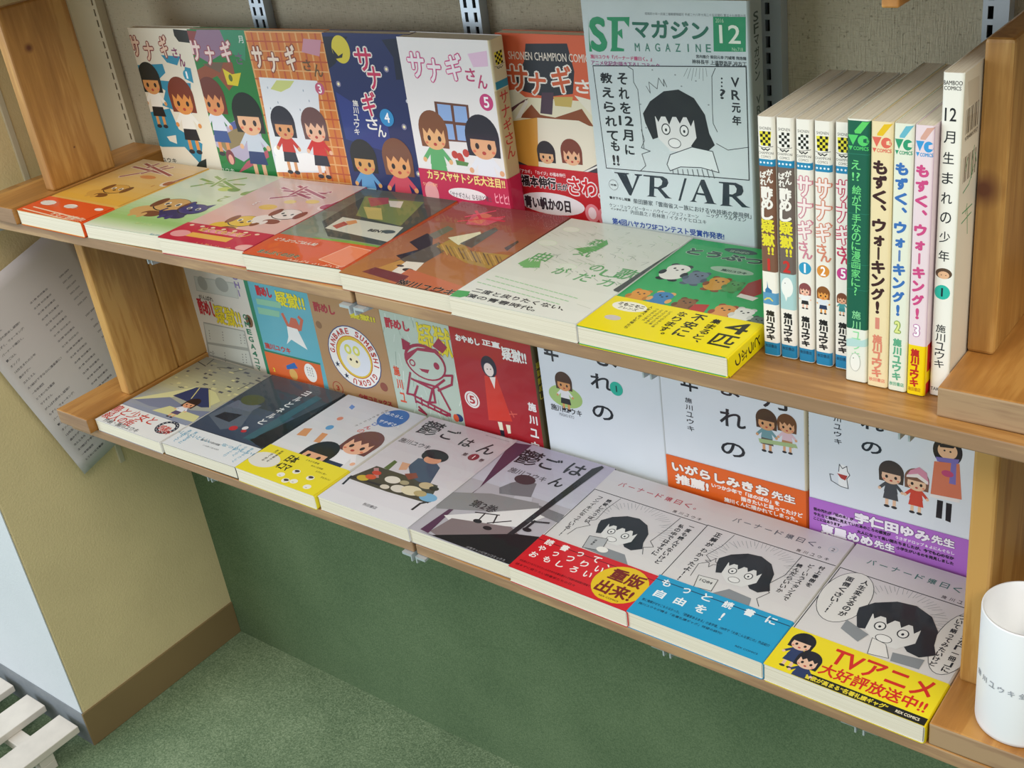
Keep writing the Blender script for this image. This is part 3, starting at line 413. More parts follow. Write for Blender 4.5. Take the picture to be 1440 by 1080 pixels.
{'key':'U5','kind':'flat','pos':[0.6455,0.005,0.00446],'R':[[0.99994,0,0.01075],[0,1,0],[-0.01075,0,0.99994]],'w':0.1275,'h':0.178,'t':0.0165,'cover':'#e4e8dc','spine':'#ddd','back':'#e4e8dc','band':None,'label':'white paperback with loose green brush letters and a grey edge, sixth on the upper shelf','group':'paperbacks lying face up on the upper shelf','wrap':0,'art':{'front':[['G','#cfd4c8','#e9ece2',0,0,127.5,178],['E','#cfe3c4',[12.7,55.7],9.6,6],['E','#dfe6d8',[12.7,55.7],9,5.4],['E','#cfe3c4',[15.2,22.5],8.6,5.4],['E','#dfe6d8',[15.2,22.5],8,4.8],['E','#cfe3c4',[59.7,91.3],8.6,5.4],['E','#dfe6d8',[59.7,91.3],8,4.8],['T','の','#5fa868',[78.5865,79.2365],[90.7135,91.3635],0.5,None,0],['T','し','#5fa868',[92.4,84.7],[112,97],0.5,None,0],['T','だ','#5fa868',[77.6116,97.2116],[92.5884,112.188],0.5,None,0],['T','カ','#5fa868',[101.426,99.8257],[114.274,112.674],0.5,None,0],['T','歌','#5fa868',[105.06,76.5102],[124.84,96.2898],0.5,None,0],['T','が','#5fa868',[52.6855,94.0855],[66.3145,107.714],0.5,None,0],['T','曲','#5fa868',[18.6496,74.1496],[35.5504,91.0504],0.5,None,0],['T','気','#5fa868',[47.9304,52.5804],[64.9696,69.6196],0.5,None,0],['T','森','#5fa868',[47.5191,31.9191],[62.6809,47.0809],0.5,None,0],['L','#9cc294',0.45,[[118,104.6],[120.2,102.1],[117.7,106.9]]],['L','#b5c4b0',0.45,[[97.7,75.7],[101.2,76.3],[101.9,79.2]]],['L','#c3ccbe',0.45,[[83.5,22.5],[87.6,21.8],[87,26.6]]],['L','#b5c4b0',0.45,[[80.1,52.3],[83.4,49.5],[80.6,55.6]]],['L','#9cc294',0.45,[[63.5,102.9],[70,102.5],[69.6,109.5]]],['L','#9cc294',0.45,[[81.6,30.6],[83.7,29.5],[82.6,32.7]]],['L','#8f9a90',0.45,[[76.9,43.4],[81.5,43.8],[81.9,48]]],['L','#c3ccbe',0.45,[[103.3,82.4],[109.8,84],[111.4,88.9]]],['L','#8f9a90',0.45,[[63.3,95.3],[67.5,98.1],[70.3,99.6]]],['L','#8f9a90',0.45,[[95.8,54],[100.4,53.9],[100.4,58.6]]],['L','#8f9a90',0.45,[[76.1,92.5],[79.8,94.8],[82.1,96.2]]],['L','#9cc294',0.45,[[62.3,81.5],[67.1,81.2],[66.8,86.3]]],['L','#c3ccbe',0.45,[[116.5,90.7],[122.7,93],[125,96.9]]],['L','#8f9a90',0.45,[[101.1,55.9],[104.6,57.7],[106.4,59.4]]],['L','#b5c4b0',0.45,[[58.7,27.6],[63.2,30.2],[65.9,32.2]]],['L','#b5c4b0',0.45,[[102.2,41.5],[104.2,43.4],[106.1,43.6]]],['L','#b5c4b0',0.45,[[35.4,73.9],[38.8,72.3],[37.1,77.3]]],['L','#b5c4b0',0.45,[[99.4,20.2],[102.7,22.1],[104.7,23.5]]],['L','#9cc294',0.45,[[68.9,80.6],[71.1,79.7],[70.2,82.7]]],['L','#b5c4b0',0.45,[[53,8.4],[55.5,5.8],[52.9,11]]],['L','#9cc294',0.45,[[97.1,8.2],[100.4,10.1],[102.3,11.5]]],['L','#9cc294',0.45,[[97.6,60.4],[99.6,60.9],[100.1,62.4]]],['L','#b5c4b0',0.45,[[43.9,9.8],[47.7,10.5],[48.3,13.5]]],['L','#b5c4b0',0.45,[[56.3,56.8],[59.9,57.1],[60.2,60.4]]],['L','#8f9a90',0.45,[[113,84.6],[119.3,85.8],[120.5,90.9]]],['L','#b5c4b0',0.45,[[118.2,15.7],[123.6,17.7],[125.7,21.2]]],['L','#8f9a90',0.45,[[71.2,97],[73.8,97.5],[74.3,99.6]]],['L','#c3ccbe',0.45,[[74.8,40.1],[81.2,39.2],[80.2,46.5]]],['L','#9cc294',0.45,[[85.8,49.7],[87.8,50],[88.2,51.7]]],['L','#8f9a90',0.45,[[91.7,32.3],[94.4,30.3],[92.4,35]]],['L','#9cc294',0.45,[[88.4,58.9],[95.3,61.5],[97.9,65.8]]],['L','#c3ccbe',0.45,[[51.4,52.2],[54.6,52.8],[55.2,55.5]]],['L','#b5c4b0',0.45,[[53.6,50],[58.2,47],[55.3,54.6]]],['L','#b5c4b0',0.45,[[65.4,22.7],[70,20.2],[67.5,27.2]]],['L','#8f9a90',0.45,[[39.2,24.9],[42.3,23.2],[40.6,28.1]]],['L','#9cc294',0.45,[[71.8,61.7],[75.7,62.8],[76.8,65.6]]],['L','#b5c4b0',0.45,[[97.1,51.1],[101.6,51.6],[102.1,55.7]]],['L','#8f9a90',0.45,[[111.1,102.6],[116,105.1],[118.5,107.5]]],['L','#c3ccbe',0.45,[[63.7,60],[70.3,60.7],[71,66.6]]],['L','#8f9a90',0.45,[[93.5,103],[97.1,105.2],[99.3,106.5]]],['L','#b5c4b0',0.45,[[39.3,37.8],[45.5,38.9],[46.5,44]]],['L','#b5c4b0',0.45,[[104.7,12.2],[109.9,12],[109.7,17.4]]],['L','#9cc294',0.45,[[30.5,8.5],[34,9.9],[35.4,12]]],['L','#8f9a90',0.45,[[99.5,26],[104.3,25.4],[103.7,30.9]]],['L','#b5c4b0',0.45,[[42.8,41.9],[49.3,40.4],[47.8,48.3]]],['L','#b5c4b0',0.45,[[37.4,94.4],[42.6,97.2],[45.4,99.6]]],['L','#8f9a90',0.45,[[32.3,74.6],[38.2,75.9],[39.5,80.4]]],['L','#8f9a90',0.45,[[56.7,105.8],[59.5,105],[58.7,108.5]]],['L','#8f9a90',0.45,[[78.4,55.7],[85.2,57.5],[87,62.4]]],['L','#c3ccbe',0.45,[[106.9,36.9],[110.1,36.8],[110,40]]],['L','#b5c4b0',0.45,[[80.5,78.3],[86,75.9],[83.5,83.8]]],['L','#b5c4b0',0.45,[[36.5,24.3],[41.3,26.2],[43.1,29]]],['L','#b5c4b0',0.45,[[103.5,100.8],[108.9,102.6],[110.7,106.2]]],['L','#c3ccbe',0.45,[[41.8,36.8],[45,37.8],[46,40]]],['L','#8f9a90',0.45,[[70.4,60.5],[72.9,60.7],[73.2,63.1]]],['L','#9cc294',0.45,[[38.8,59.7],[44.4,58.3],[43,65.3]]],['L','#9cc294',0.45,[[72.4,79.1],[76.4,82.1],[79.4,83.2]]],['L','#9cc294',0.45,[[72.9,80.8],[79,80.1],[78.3,86.8]]],['L','#8f9a90',0.45,[[66.1,11.6],[69.5,10.1],[68,14.9]]],['L','#b5c4b0',0.45,[[94.9,55.1],[101.7,54.1],[100.7,61.9]]],['L','#8f9a90',0.45,[[100.1,94.6],[103.2,95.3],[103.9,97.7]]],['L','#c3ccbe',0.45,[[105.1,45.8],[111.5,48.3],[114,52.2]]],['L','#b5c4b0',0.45,[[72.7,80],[79.2,80.9],[80.1,86.4]]],['L','#9cc294',0.45,[[31.6,104.1],[37.2,104.7],[37.9,109.7]]],['L','#9cc294',0.45,[[111.4,16.4],[117.5,18],[119.1,22.5]]],['L','#9cc294',0.45,[[55.2,101.8],[60.1,101.8],[60.1,106.7]]],['L','#9cc294',0.45,[[30.8,76.6],[35.2,76.7],[35.3,81]]],['L','#b5c4b0',0.45,[[73,27.3],[79.8,24.8],[77.2,34.2]]],['L','#8f9a90',0.45,[[113.3,61.4],[118.7,58.8],[116.1,66.8]]],['L','#8f9a90',0.45,[[115.1,101.9],[119.4,104.2],[121.7,106.2]]],['P','#79b873',[[15,102.5],[17.2,88.3],[26.7,107.7]]],['P','#79b873',[[19.4,105.4],[20.7,91],[28.2,107.1]]],['P','#79b873',[[23.7,108.2],[24.2,93.6],[29.6,106.5]]],['P','#79b873',[[20.1,100.5],[27.7,96.2],[31.1,105.9]]],['P','#79b873',[[24.5,103.3],[22.1,86.4],[32.5,105.3]]],['P','#79b873',[[28.8,106.2],[25.6,89],[34,104.8]]],['P','#79b873',[[25.3,98.4],[29.1,91.6],[35.4,104.2]]],['P','#79b873',[[29.6,101.3],[32.5,94.2],[36.9,103.6]]],['P','#79b873',[[33.8,104.2],[27,84.5],[38.3,103]]],['P','#58a65a',[[42.9,58],[58.9,45],[59,31.2],[65.6,39],[64.3,53.2],[55.7,63.2]]],['L','#a8b8a0',0.35,[[-6.6,38],[6.3,42.2]]],['L','#a8b8a0',0.35,[[1.2,35],[14,39.3]]],['L','#a8b8a0',0.35,[[8.9,32.2],[21.6,36.4]]],['L','#a8b8a0',0.35,[[16.7,29.3],[29.2,33.6]]],['L','#a8b8a0',0.35,[[24.3,26.4],[36.8,30.7]]],['L','#a8b8a0',0.35,[[32,23.6],[44.4,27.9]]],['L','#a8b8a0',0.35,[[39.6,20.7],[51.9,25]]],['L','#a8b8a0',0.35,[[11.6,63.1],[24,67]]],['L','#a8b8a0',0.35,[[19.2,60.2],[31.4,64.1]]],['L','#a8b8a0',0.35,[[26.7,57.4],[38.9,61.3]]],['L','#a8b8a0',0.35,[[34.2,54.5],[46.3,58.4]]],['L','#a8b8a0',0.35,[[41.6,51.6],[53.6,55.6]]],['L','#a8b8a0',0.35,[[49,48.8],[60.9,52.8]]],['L','#a8b8a0',0.35,[[56.4,46],[68.2,50]]],['L','#a8b8a0',0.35,[[28.9,87.1],[40.8,90.6]]],['L','#a8b8a0',0.35,[[36.2,84.2],[48.1,87.8]]],['L','#a8b8a0',0.35,[[43.5,81.3],[55.3,84.9]]],['L','#a8b8a0',0.35,[[50.8,78.5],[62.4,82.1]]],['L','#a8b8a0',0.35,[[58,75.6],[69.6,79.3]]],['L','#a8b8a0',0.35,[[65.2,72.8],[76.7,76.5]]],['L','#a6cfa2',1.3,[[12.9,130.9],[16.8,131.5]]],['L','#a6cfa2',1.3,[[18.5,131.5],[22.4,132.1]]],['L','#a6cfa2',1.3,[[24.1,132],[28,132.7]]],['L','#a6cfa2',1.3,[[29.7,132.6],[33.6,133.2]]],['L','#a6cfa2',1.3,[[35.2,133.2],[39.1,133.8]]],['L','#a6cfa2',1.3,[[40.7,133.7],[44.5,134.3]]],['L','#a6cfa2',1.3,[[46.2,134.3],[50,134.9]]],['L','#a6cfa2',1.3,[[51.6,134.8],[55.4,135.4]]],['L','#a6cfa2',1.3,[[57,135.4],[60.7,136]]],['L','#a6cfa2',1.3,[[62.3,135.9],[66,136.5]]],['L','#a6cfa2',1.3,[[67.6,136.5],[71.3,137]]],['L','#a6cfa2',1.3,[[72.9,137],[76.5,137.6]]],['L','#a6cfa2',1.3,[[78.1,137.5],[81.7,138.1]]],['L','#a6cfa2',1.3,[[83.3,138],[86.9,138.6]]],['L','#a6cfa2',1.3,[[88.4,138.6],[92,139.1]]],['L','#a6cfa2',1.3,[[93.6,139.1],[97.1,139.7]]],['L','#a6cfa2',1.3,[[98.6,139.6],[102.2,140.2]]],['L','#a6cfa2',1.3,[[9.4,138.7],[13.3,139.3]]],['L','#a6cfa2',1.3,[[15,139.2],[19,139.8]]],['L','#a6cfa2',1.3,[[20.6,139.7],[24.5,140.3]]],['L','#a6cfa2',1.3,[[26.2,140.3],[30.1,140.9]]],['L','#a6cfa2',1.3,[[31.7,140.8],[35.6,141.4]]],['L','#a6cfa2',1.3,[[37.2,141.3],[41,141.9]]],['L','#a6cfa2',1.3,[[42.7,141.9],[46.5,142.4]]],['L','#a6cfa2',1.3,[[48.1,142.4],[51.9,142.9]]],['L','#a6cfa2',1.3,[[53.5,142.9],[57.2,143.5]]],['L','#a6cfa2',1.3,[[58.8,143.4],[62.5,144]]],['L','#a6cfa2',1.3,[[64.1,143.9],[67.8,144.5]]],['L','#a6cfa2',1.3,[[69.4,144.4],[73,145]]],['L','#a6cfa2',1.3,[[74.6,144.9],[78.2,145.5]]],['L','#a6cfa2',1.3,[[79.8,145.4],[83.4,146]]],['L','#a6cfa2',1.3,[[84.9,145.9],[88.5,146.5]]],['L','#a6cfa2',1.3,[[90,146.4],[93.6,147]]],['L','#a6cfa2',1.3,[[95.1,146.9],[98.6,147.4]]],['L','#a6cfa2',1.3,[[5.9,146.4],[9.9,146.9]]],['L','#a6cfa2',1.3,[[11.6,146.9],[15.5,147.4]]],['L','#a6cfa2',1.3,[[17.2,147.4],[21.1,147.9]]],['L','#a6cfa2',1.3,[[22.8,147.9],[26.6,148.4]]],['L','#a6cfa2',1.3,[[28.3,148.4],[32.1,148.9]]],['L','#a6cfa2',1.3,[[33.8,148.9],[37.6,149.4]]],['L','#a6cfa2',1.3,[[39.2,149.4],[43,149.9]]],['L','#a6cfa2',1.3,[[44.6,149.9],[48.4,150.4]]],['L','#a6cfa2',1.3,[[50,150.4],[53.7,150.9]]],['L','#a6cfa2',1.3,[[55.3,150.8],[59,151.4]]],['L','#a6cfa2',1.3,[[60.6,151.3],[64.3,151.9]]],['L','#a6cfa2',1.3,[[65.9,151.8],[69.5,152.3]]],['L','#a6cfa2',1.3,[[71.1,152.3],[74.7,152.8]]],['L','#a6cfa2',1.3,[[76.3,152.7],[79.9,153.3]]],['L','#a6cfa2',1.3,[[81.4,153.2],[85,153.7]]],['L','#a6cfa2',1.3,[[86.5,153.7],[90.1,154.2]]],['L','#a6cfa2',1.3,[[91.6,154.1],[95.1,154.7]]],['T','二度と戻りたくない、','#26282c',[12.2,156.2],[104.1,163.4],0.35,None,0],['T','僕の青春時代。','#26282c',[12.8,166.7],[83.6,173.5],0.35,None,0],['P','#4aa85a',[[1.2,177.6],[-0.4,166],[12.1,163.9],[15.3,171.7],[11.2,176.4]]],['L','#b8c0b0',0.4,[[108.1,148.9],[122.4,151.4]]],['P','#454a46',[[121.5,117.2],[126.4,63.2],[133.3,74.6],[128.6,118.6]]],['P','#454a46',[[120.4,115.9],[128.4,3.5],[133.6,6],[127.9,117.8]]]],'spine':[],'back':[],'band':[],'bandspine':[]}},
{'key':'U6','kind':'flat','pos':[0.773,0.005,0.00309],'R':[[0.99993,-0.005,0.01075],[0.005,0.99999,0],[-0.01075,5e-05,0.99994]],'w':0.1275,'h':0.178,'t':0.0155,'cover':'#37ab60','spine':'#f2e000','back':'#37ab60','band':[0.123,'#f3e100'],'label':'green paperback with rows of round cartoon animals and a yellow band, beside the upright books','group':'paperbacks lying face up on the upper shelf','wrap':0,'art':{'front':[['P','#37ab60',[[0,0],[128,0],[128,130],[0,130]]],['T','とうぶつ','#35504a',[9,17.9],[77.8,29.9],1.4,'#a9c9ae',1.6],['E','#a9c9ae',[61.7,47],19,6],['T','施川ユウキ','#35504a',[53.1,45.8],[75.2,50.1],0.3,None,0],['E','#35504a',[50.6,10.3],15,5],['T','ほのぼの','#a9c9ae',[42.1,9.6],[59.2,13.8],0.3,None,0],['A',[20.4,64.8],36,'#eeeee6','#26282a',2],['A',[41.6,68.7],30,'#6f7f92','#4f5e70',2],['A',[62.1,72.4],30,'#d8a040','#8a4a24',2],['A',[76.4,72.5],24,'#5aa05a','#4a8a4a',2],['P','#a03a34',[[86.9,85.4],[84.4,63.4],[90.3,52.2],[102.3,76.3],[96.7,89.8]]],['P','#ece6dc',[[87.1,88.2],[87.8,82.2],[103.7,84.1],[102,90.4]]],['A',[15.8,114.6],28,'#e09a3c','#c07a28',2],['A',[34.7,112.5],30,'#3f82b8','#e0a860',2],['A',[56.9,114.6],27,'#8a5c34','#6a4426',2],['P','#b8342c',[[64.5,128],[64.2,111.6],[75.2,108.4],[79,131.3]]],['A',[89.8,114.6],30,'#e09a50','#a04a28',2],['A',[105.2,113.5],28,'#eeeee6','#d8d8d0',2],['A',[120.6,120.2],22,'#6a7a70','#4a5a50',2]],'spine':[],'back':[],'band':[['P','#f3e100',[[0,0],[128,0],[128,56],[0,56]]],['T','4','#2f2c14',[104,4],[122,22],0.8,None,0],['T','匹','#2f2c14',[104,25],[122,43],0.8,None,0],['T','集','#2f2c14',[90.25,6],[97.75,13.5],0.5,None,0],['T','ま','#2f2c14',[90.25,14.8],[97.75,22.3],0.5,None,0],['T','る','#2f2c14',[90.25,23.6],[97.75,31.1],0.5,None,0],['T','と','#2f2c14',[90.25,32.4],[97.75,39.9],0.5,None,0],['T','︑','#2f2c14',[90.25,41.2],[97.75,48.7],0.5,None,0],['T','不','#2f2c14',[73.5,4],[84.5,15],0.7,None,0],['T','安','#2f2c14',[73.5,17],[84.5,28],0.7,None,0],['T','に','#2f2c14',[73.5,30],[84.5,41],0.7,None,0],['T','な','#2f2c14',[61.25,5],[68.75,12.5],0.5,None,0],['T','り','#2f2c14',[61.25,13.8],[68.75,21.3],0.5,None,0],['T','ま','#2f2c14',[61.25,22.6],[68.75,30.1],0.5,None,0],['T','す','#2f2c14',[61.25,31.4],[68.75,38.9],0.5,None,0],['T','︒','#2f2c14',[61.25,40.2],[68.75,47.7],0.5,None,0],['E','#f6f4e2',[21,13],15,8],['T','ミもニモニ','#2f2c14',[10,8],[33,13],0.4,None,0],['T','フレンズ','#2f2c14',[13,14],[30,18],0.2,None,0],['E','#cfc6c2',[19,34],7,4],['T','ど','#6a6430',[53.7,8],[56.3,10.6],0.1,None,0],['T','う','#6a6430',[53.7,11.2],[56.3,13.8],0.1,None,0],['T','ぶ','#6a6430',[53.7,14.4],[56.3,17],0.1,None,0],['T','つ','#6a6430',[53.7,17.6],[56.3,20.2],0.1,None,0],['T','の','#6a6430',[53.7,20.8],[56.3,23.4],0.1,None,0],['T','ま','#6a6430',[53.7,24],[56.3,26.6],0.1,None,0],['T','ん','#6a6430',[53.7,27.2],[56.3,29.8],0.1,None,0],['T','が','#6a6430',[53.7,30.4],[56.3,33],0.1,None,0],['T','傑','#6a6430',[53.7,33.6],[56.3,36.2],0.1,None,0],['T','う','#6a6430',[49.7,8],[52.3,10.6],0.1,None,0],['T','ぶ','#6a6430',[49.7,11.2],[52.3,13.8],0.1,None,0],['T','つ','#6a6430',[49.7,14.4],[52.3,17],0.1,None,0],['T','の','#6a6430',[49.7,17.6],[52.3,20.2],0.1,None,0],['T','ま','#6a6430',[49.7,20.8],[52.3,23.4],0.1,None,0],['T','ん','#6a6430',[49.7,24],[52.3,26.6],0.1,None,0],['T','が','#6a6430',[49.7,27.2],[52.3,29.8],0.1,None,0],['T','傑','#6a6430',[49.7,30.4],[52.3,33],0.1,None,0],['T','ぶ','#6a6430',[45.7,8],[48.3,10.6],0.1,None,0],['T','つ','#6a6430',[45.7,11.2],[48.3,13.8],0.1,None,0],['T','の','#6a6430',[45.7,14.4],[48.3,17],0.1,None,0],['T','ま','#6a6430',[45.7,17.6],[48.3,20.2],0.1,None,0],['T','ん','#6a6430',[45.7,20.8],[48.3,23.4],0.1,None,0],['T','が','#6a6430',[45.7,24],[48.3,26.6],0.1,None,0],['T','傑','#6a6430',[45.7,27.2],[48.3,29.8],0.1,None,0],['T','作','#6a6430',[45.7,30.4],[48.3,33],0.1,None,0],['T','つ','#6a6430',[41.7,8],[44.3,10.6],0.1,None,0],['T','の','#6a6430',[41.7,11.2],[44.3,13.8],0.1,None,0],['T','ま','#6a6430',[41.7,14.4],[44.3,17],0.1,None,0],['T','ん','#6a6430',[41.7,17.6],[44.3,20.2],0.1,None,0],['T','が','#6a6430',[41.7,20.8],[44.3,23.4],0.1,None,0],['T','傑','#6a6430',[41.7,24],[44.3,26.6],0.1,None,0],['T','作','#6a6430',[41.7,27.2],[44.3,29.8],0.1,None,0],['T','人','#2f2c14',[35.3,6],[38.7,9.4],0.2,None,0],['T','を','#2f2c14',[35.3,10],[38.7,13.4],0.2,None,0],['T','食','#2f2c14',[35.3,14],[38.7,17.4],0.2,None,0],['T','べ','#2f2c14',[35.3,18],[38.7,21.4],0.2,None,0],['T','な','#2f2c14',[35.3,22],[38.7,25.4],0.2,None,0],['T','い','#2f2c14',[35.3,26],[38.7,29.4],0.2,None,0],['T','生','#2f2c14',[35.3,30],[38.7,33.4],0.2,None,0],['T','物','#2f2c14',[35.3,34],[38.7,37.4],0.2,None,0],['T','た','#2f2c14',[35.3,38],[38.7,41.4],0.2,None,0],['T','ち','#2f2c14',[35.3,42],[38.7,45.4],0.2,None,0]],'bandspine':[['P','#f3e100',[[0,0],[16,0],[16,56],[0,56]]],['S','どうぶつ','#2f2c14',3,8,9,10]]}},
{'key':'B0','kind':'stand','pos':[0.0363,0.19698,0.00161],'R':[[0.99755,-0,0.06994],[0.06994,0,-0.99755],[0,1,0]],'w':0.113,'h':0.175,'t':0.01,'cover':'#eae3cf','spine':'#eae3cf','back':'#eae3cf','band':None,'label':'white and blue paperback picturing two girls in white blouses, leftmost face-out book on upper shelf','group':'paperbacks standing face out behind the upper shelf row','wrap':0,'art':{'front':[['P','#2f8fae',[[-13.3,45.6],[0.8,43.5],[-6.8,64.7],[-18,59.8]]],['P','#2f8fae',[[-13.8,43.8],[44.4,40.6],[45.4,50.9],[29,60],[83.7,61.7],[71.1,102.1],[24.7,90.1],[37.1,72]]],['P','#2f8fae',[[-22.8,103.1],[36.4,93.1],[42.3,117.9],[77,133.8],[64.9,160.1],[44.3,139.5],[4.1,142.1],[-27.9,134.8]]],['P','#2f8fae',[[45.9,30.4],[77.9,31.4],[69,41.7],[52.7,38.7]]],['P','#2f8fae',[[80.8,43.1],[90.1,44.5],[88.7,61.5],[75.6,56.8]]],['P','#eae6d6',[[-20.8,117.7],[-12.6,117.3],[-12.9,124.6],[-23.2,123.4]]],['P','#eae6d6',[[17.4,128.4],[34.2,125.6],[32.5,136.6],[20.6,133.7]]],['P','#eae6d6',[[-15.3,59.7],[29.2,72.3],[29,79.3],[-14.4,70.3]]],['P','#232a26',[[77.4,0.8],[101.1,2.2],[100.7,16],[81.8,14.7],[77,8.2]]],['P','#28302a',[[63.6,156.5],[76.7,151.9],[73.3,165],[56.3,162.6]]],['T','サ','#f0d0b8',[-3,9.1],[13,32.8],1.5,'#8c3434',2.6],['T','ナ','#f0d0b8',[18.9,15.6],[35.5,37.4],1.5,'#8c3434',2.6],['T','ギ','#f0d0b8',[47.5,7.7],[61,33.4],1.5,'#8c3434',2.6],['T','さ','#8a3a68',[65.6,21.6],[74.8,33.1],0.6,None,0],['T','ん','#8a3a68',[74.2,28.1],[83.3,43],0.6,None,0],['D',[15.2,59.6],36,'#1d2422','#d99a5c','#f2efe4','#1c1e22',0],['D',[61.8,78.9],42,'#7a3420','#e0944c','#f2efe4','#1c1e22',1],['E','#2f9ab8',[81,52.4],6,6],['T','1','#ffffff',[79.6,48.2],[82.4,56.6],0.5,None,0],['T','施川ユウキ','#3a3a34',[-22.7,155.1],[23,161.3],0.3,None,0]],'spine':[],'back':[],'band':[],'bandspine':[]}},
{'key':'B1','kind':'stand','pos':[0.1453,0.19698,0.00278],'R':[[0.99755,-0,0.06994],[0.06994,0,-0.99755],[0,1,0]],'w':0.113,'h':0.175,'t':0.01,'cover':'#1f7a38','spine':'#1f7a38','back':'#1f7a38','band':None,'label':'green paperback with purple and brown rays, its girls seated outdoors, second face-out book','group':'paperbacks standing face out behind the upper shelf row','wrap':0,'art':{'front':[['P','#8f7088',[[15.8,0.4],[53,0],[64.7,18.9],[21.7,35.9],[-2.8,25]]],['P','#2f8a62',[[51.9,0],[91.3,-0.4],[80.3,32.9],[58.5,23.8]]],['P','#8a3a34',[[-10.4,0.6],[15.2,2],[-2.8,25],[-11.2,15.3]]],['P','#8e4a2a',[[-17.7,51.9],[24.1,35.9],[59.2,35],[58.9,56.1],[43.8,66.6],[30.7,50.5],[-7.4,63.4]]],['P','#6a5540',[[11.6,37.8],[45.3,35.3],[36.6,47]]],['T','サ','#efd4cc',[-3.9,11.9],[14,34.5],1.5,'#a04a54',2.6],['T','ナ','#efd4cc',[20,18],[34.8,38.9],1.5,'#a04a54',2.6],['T','ギ','#efd4cc',[45.6,11.2],[62.6,34.9],1.5,'#a04a54',2.6],['T','さ','#6a5a70',[66.2,24.4],[76.7,37],0.6,None,0],['T','月','#d8e4d8',[76.9,6],[84.4,13.8],0.3,None,0],['P','#d8c420',[[41.8,41.9],[54.7,48.1],[69.2,46],[59.6,61],[43.7,59.9]]],['E','#5a6a20',[51,52.3],3,4],['P','#b4a8c0',[[-7.4,123.8],[41.7,100.3],[76.4,93.5],[78.9,128.9],[39.6,149],[1.3,133.9]]],['P','#8c7a52',[[2,125],[46.5,106.9],[68.1,119.3],[14.4,138.4]]],['P','#b05060',[[44.5,148.6],[82.4,132.1],[82,140.7],[24.9,164.3]]],['P','#4a5a94',[[30.9,104.3],[61.8,95.9],[59,104.5],[30.3,112.9]]],['D',[13.3,76.2],42,'#6a3022','#d88e58','#d8dce6','#32508a',1],['D',[63.6,94.1],46,'#14201c','#e2b088','#c4ccd8','#2a3a6a',0],['E','#7a3a44',[19.3,145.1],7,9],['E','#e2a090',[19.6,147.7],4,6],['T','施川ユウキ','#c8d8c4',[-19.8,158.7],[20.3,163.8],0.3,None,0]],'spine':[],'back':[],'band':[],'bandspine':[]}},
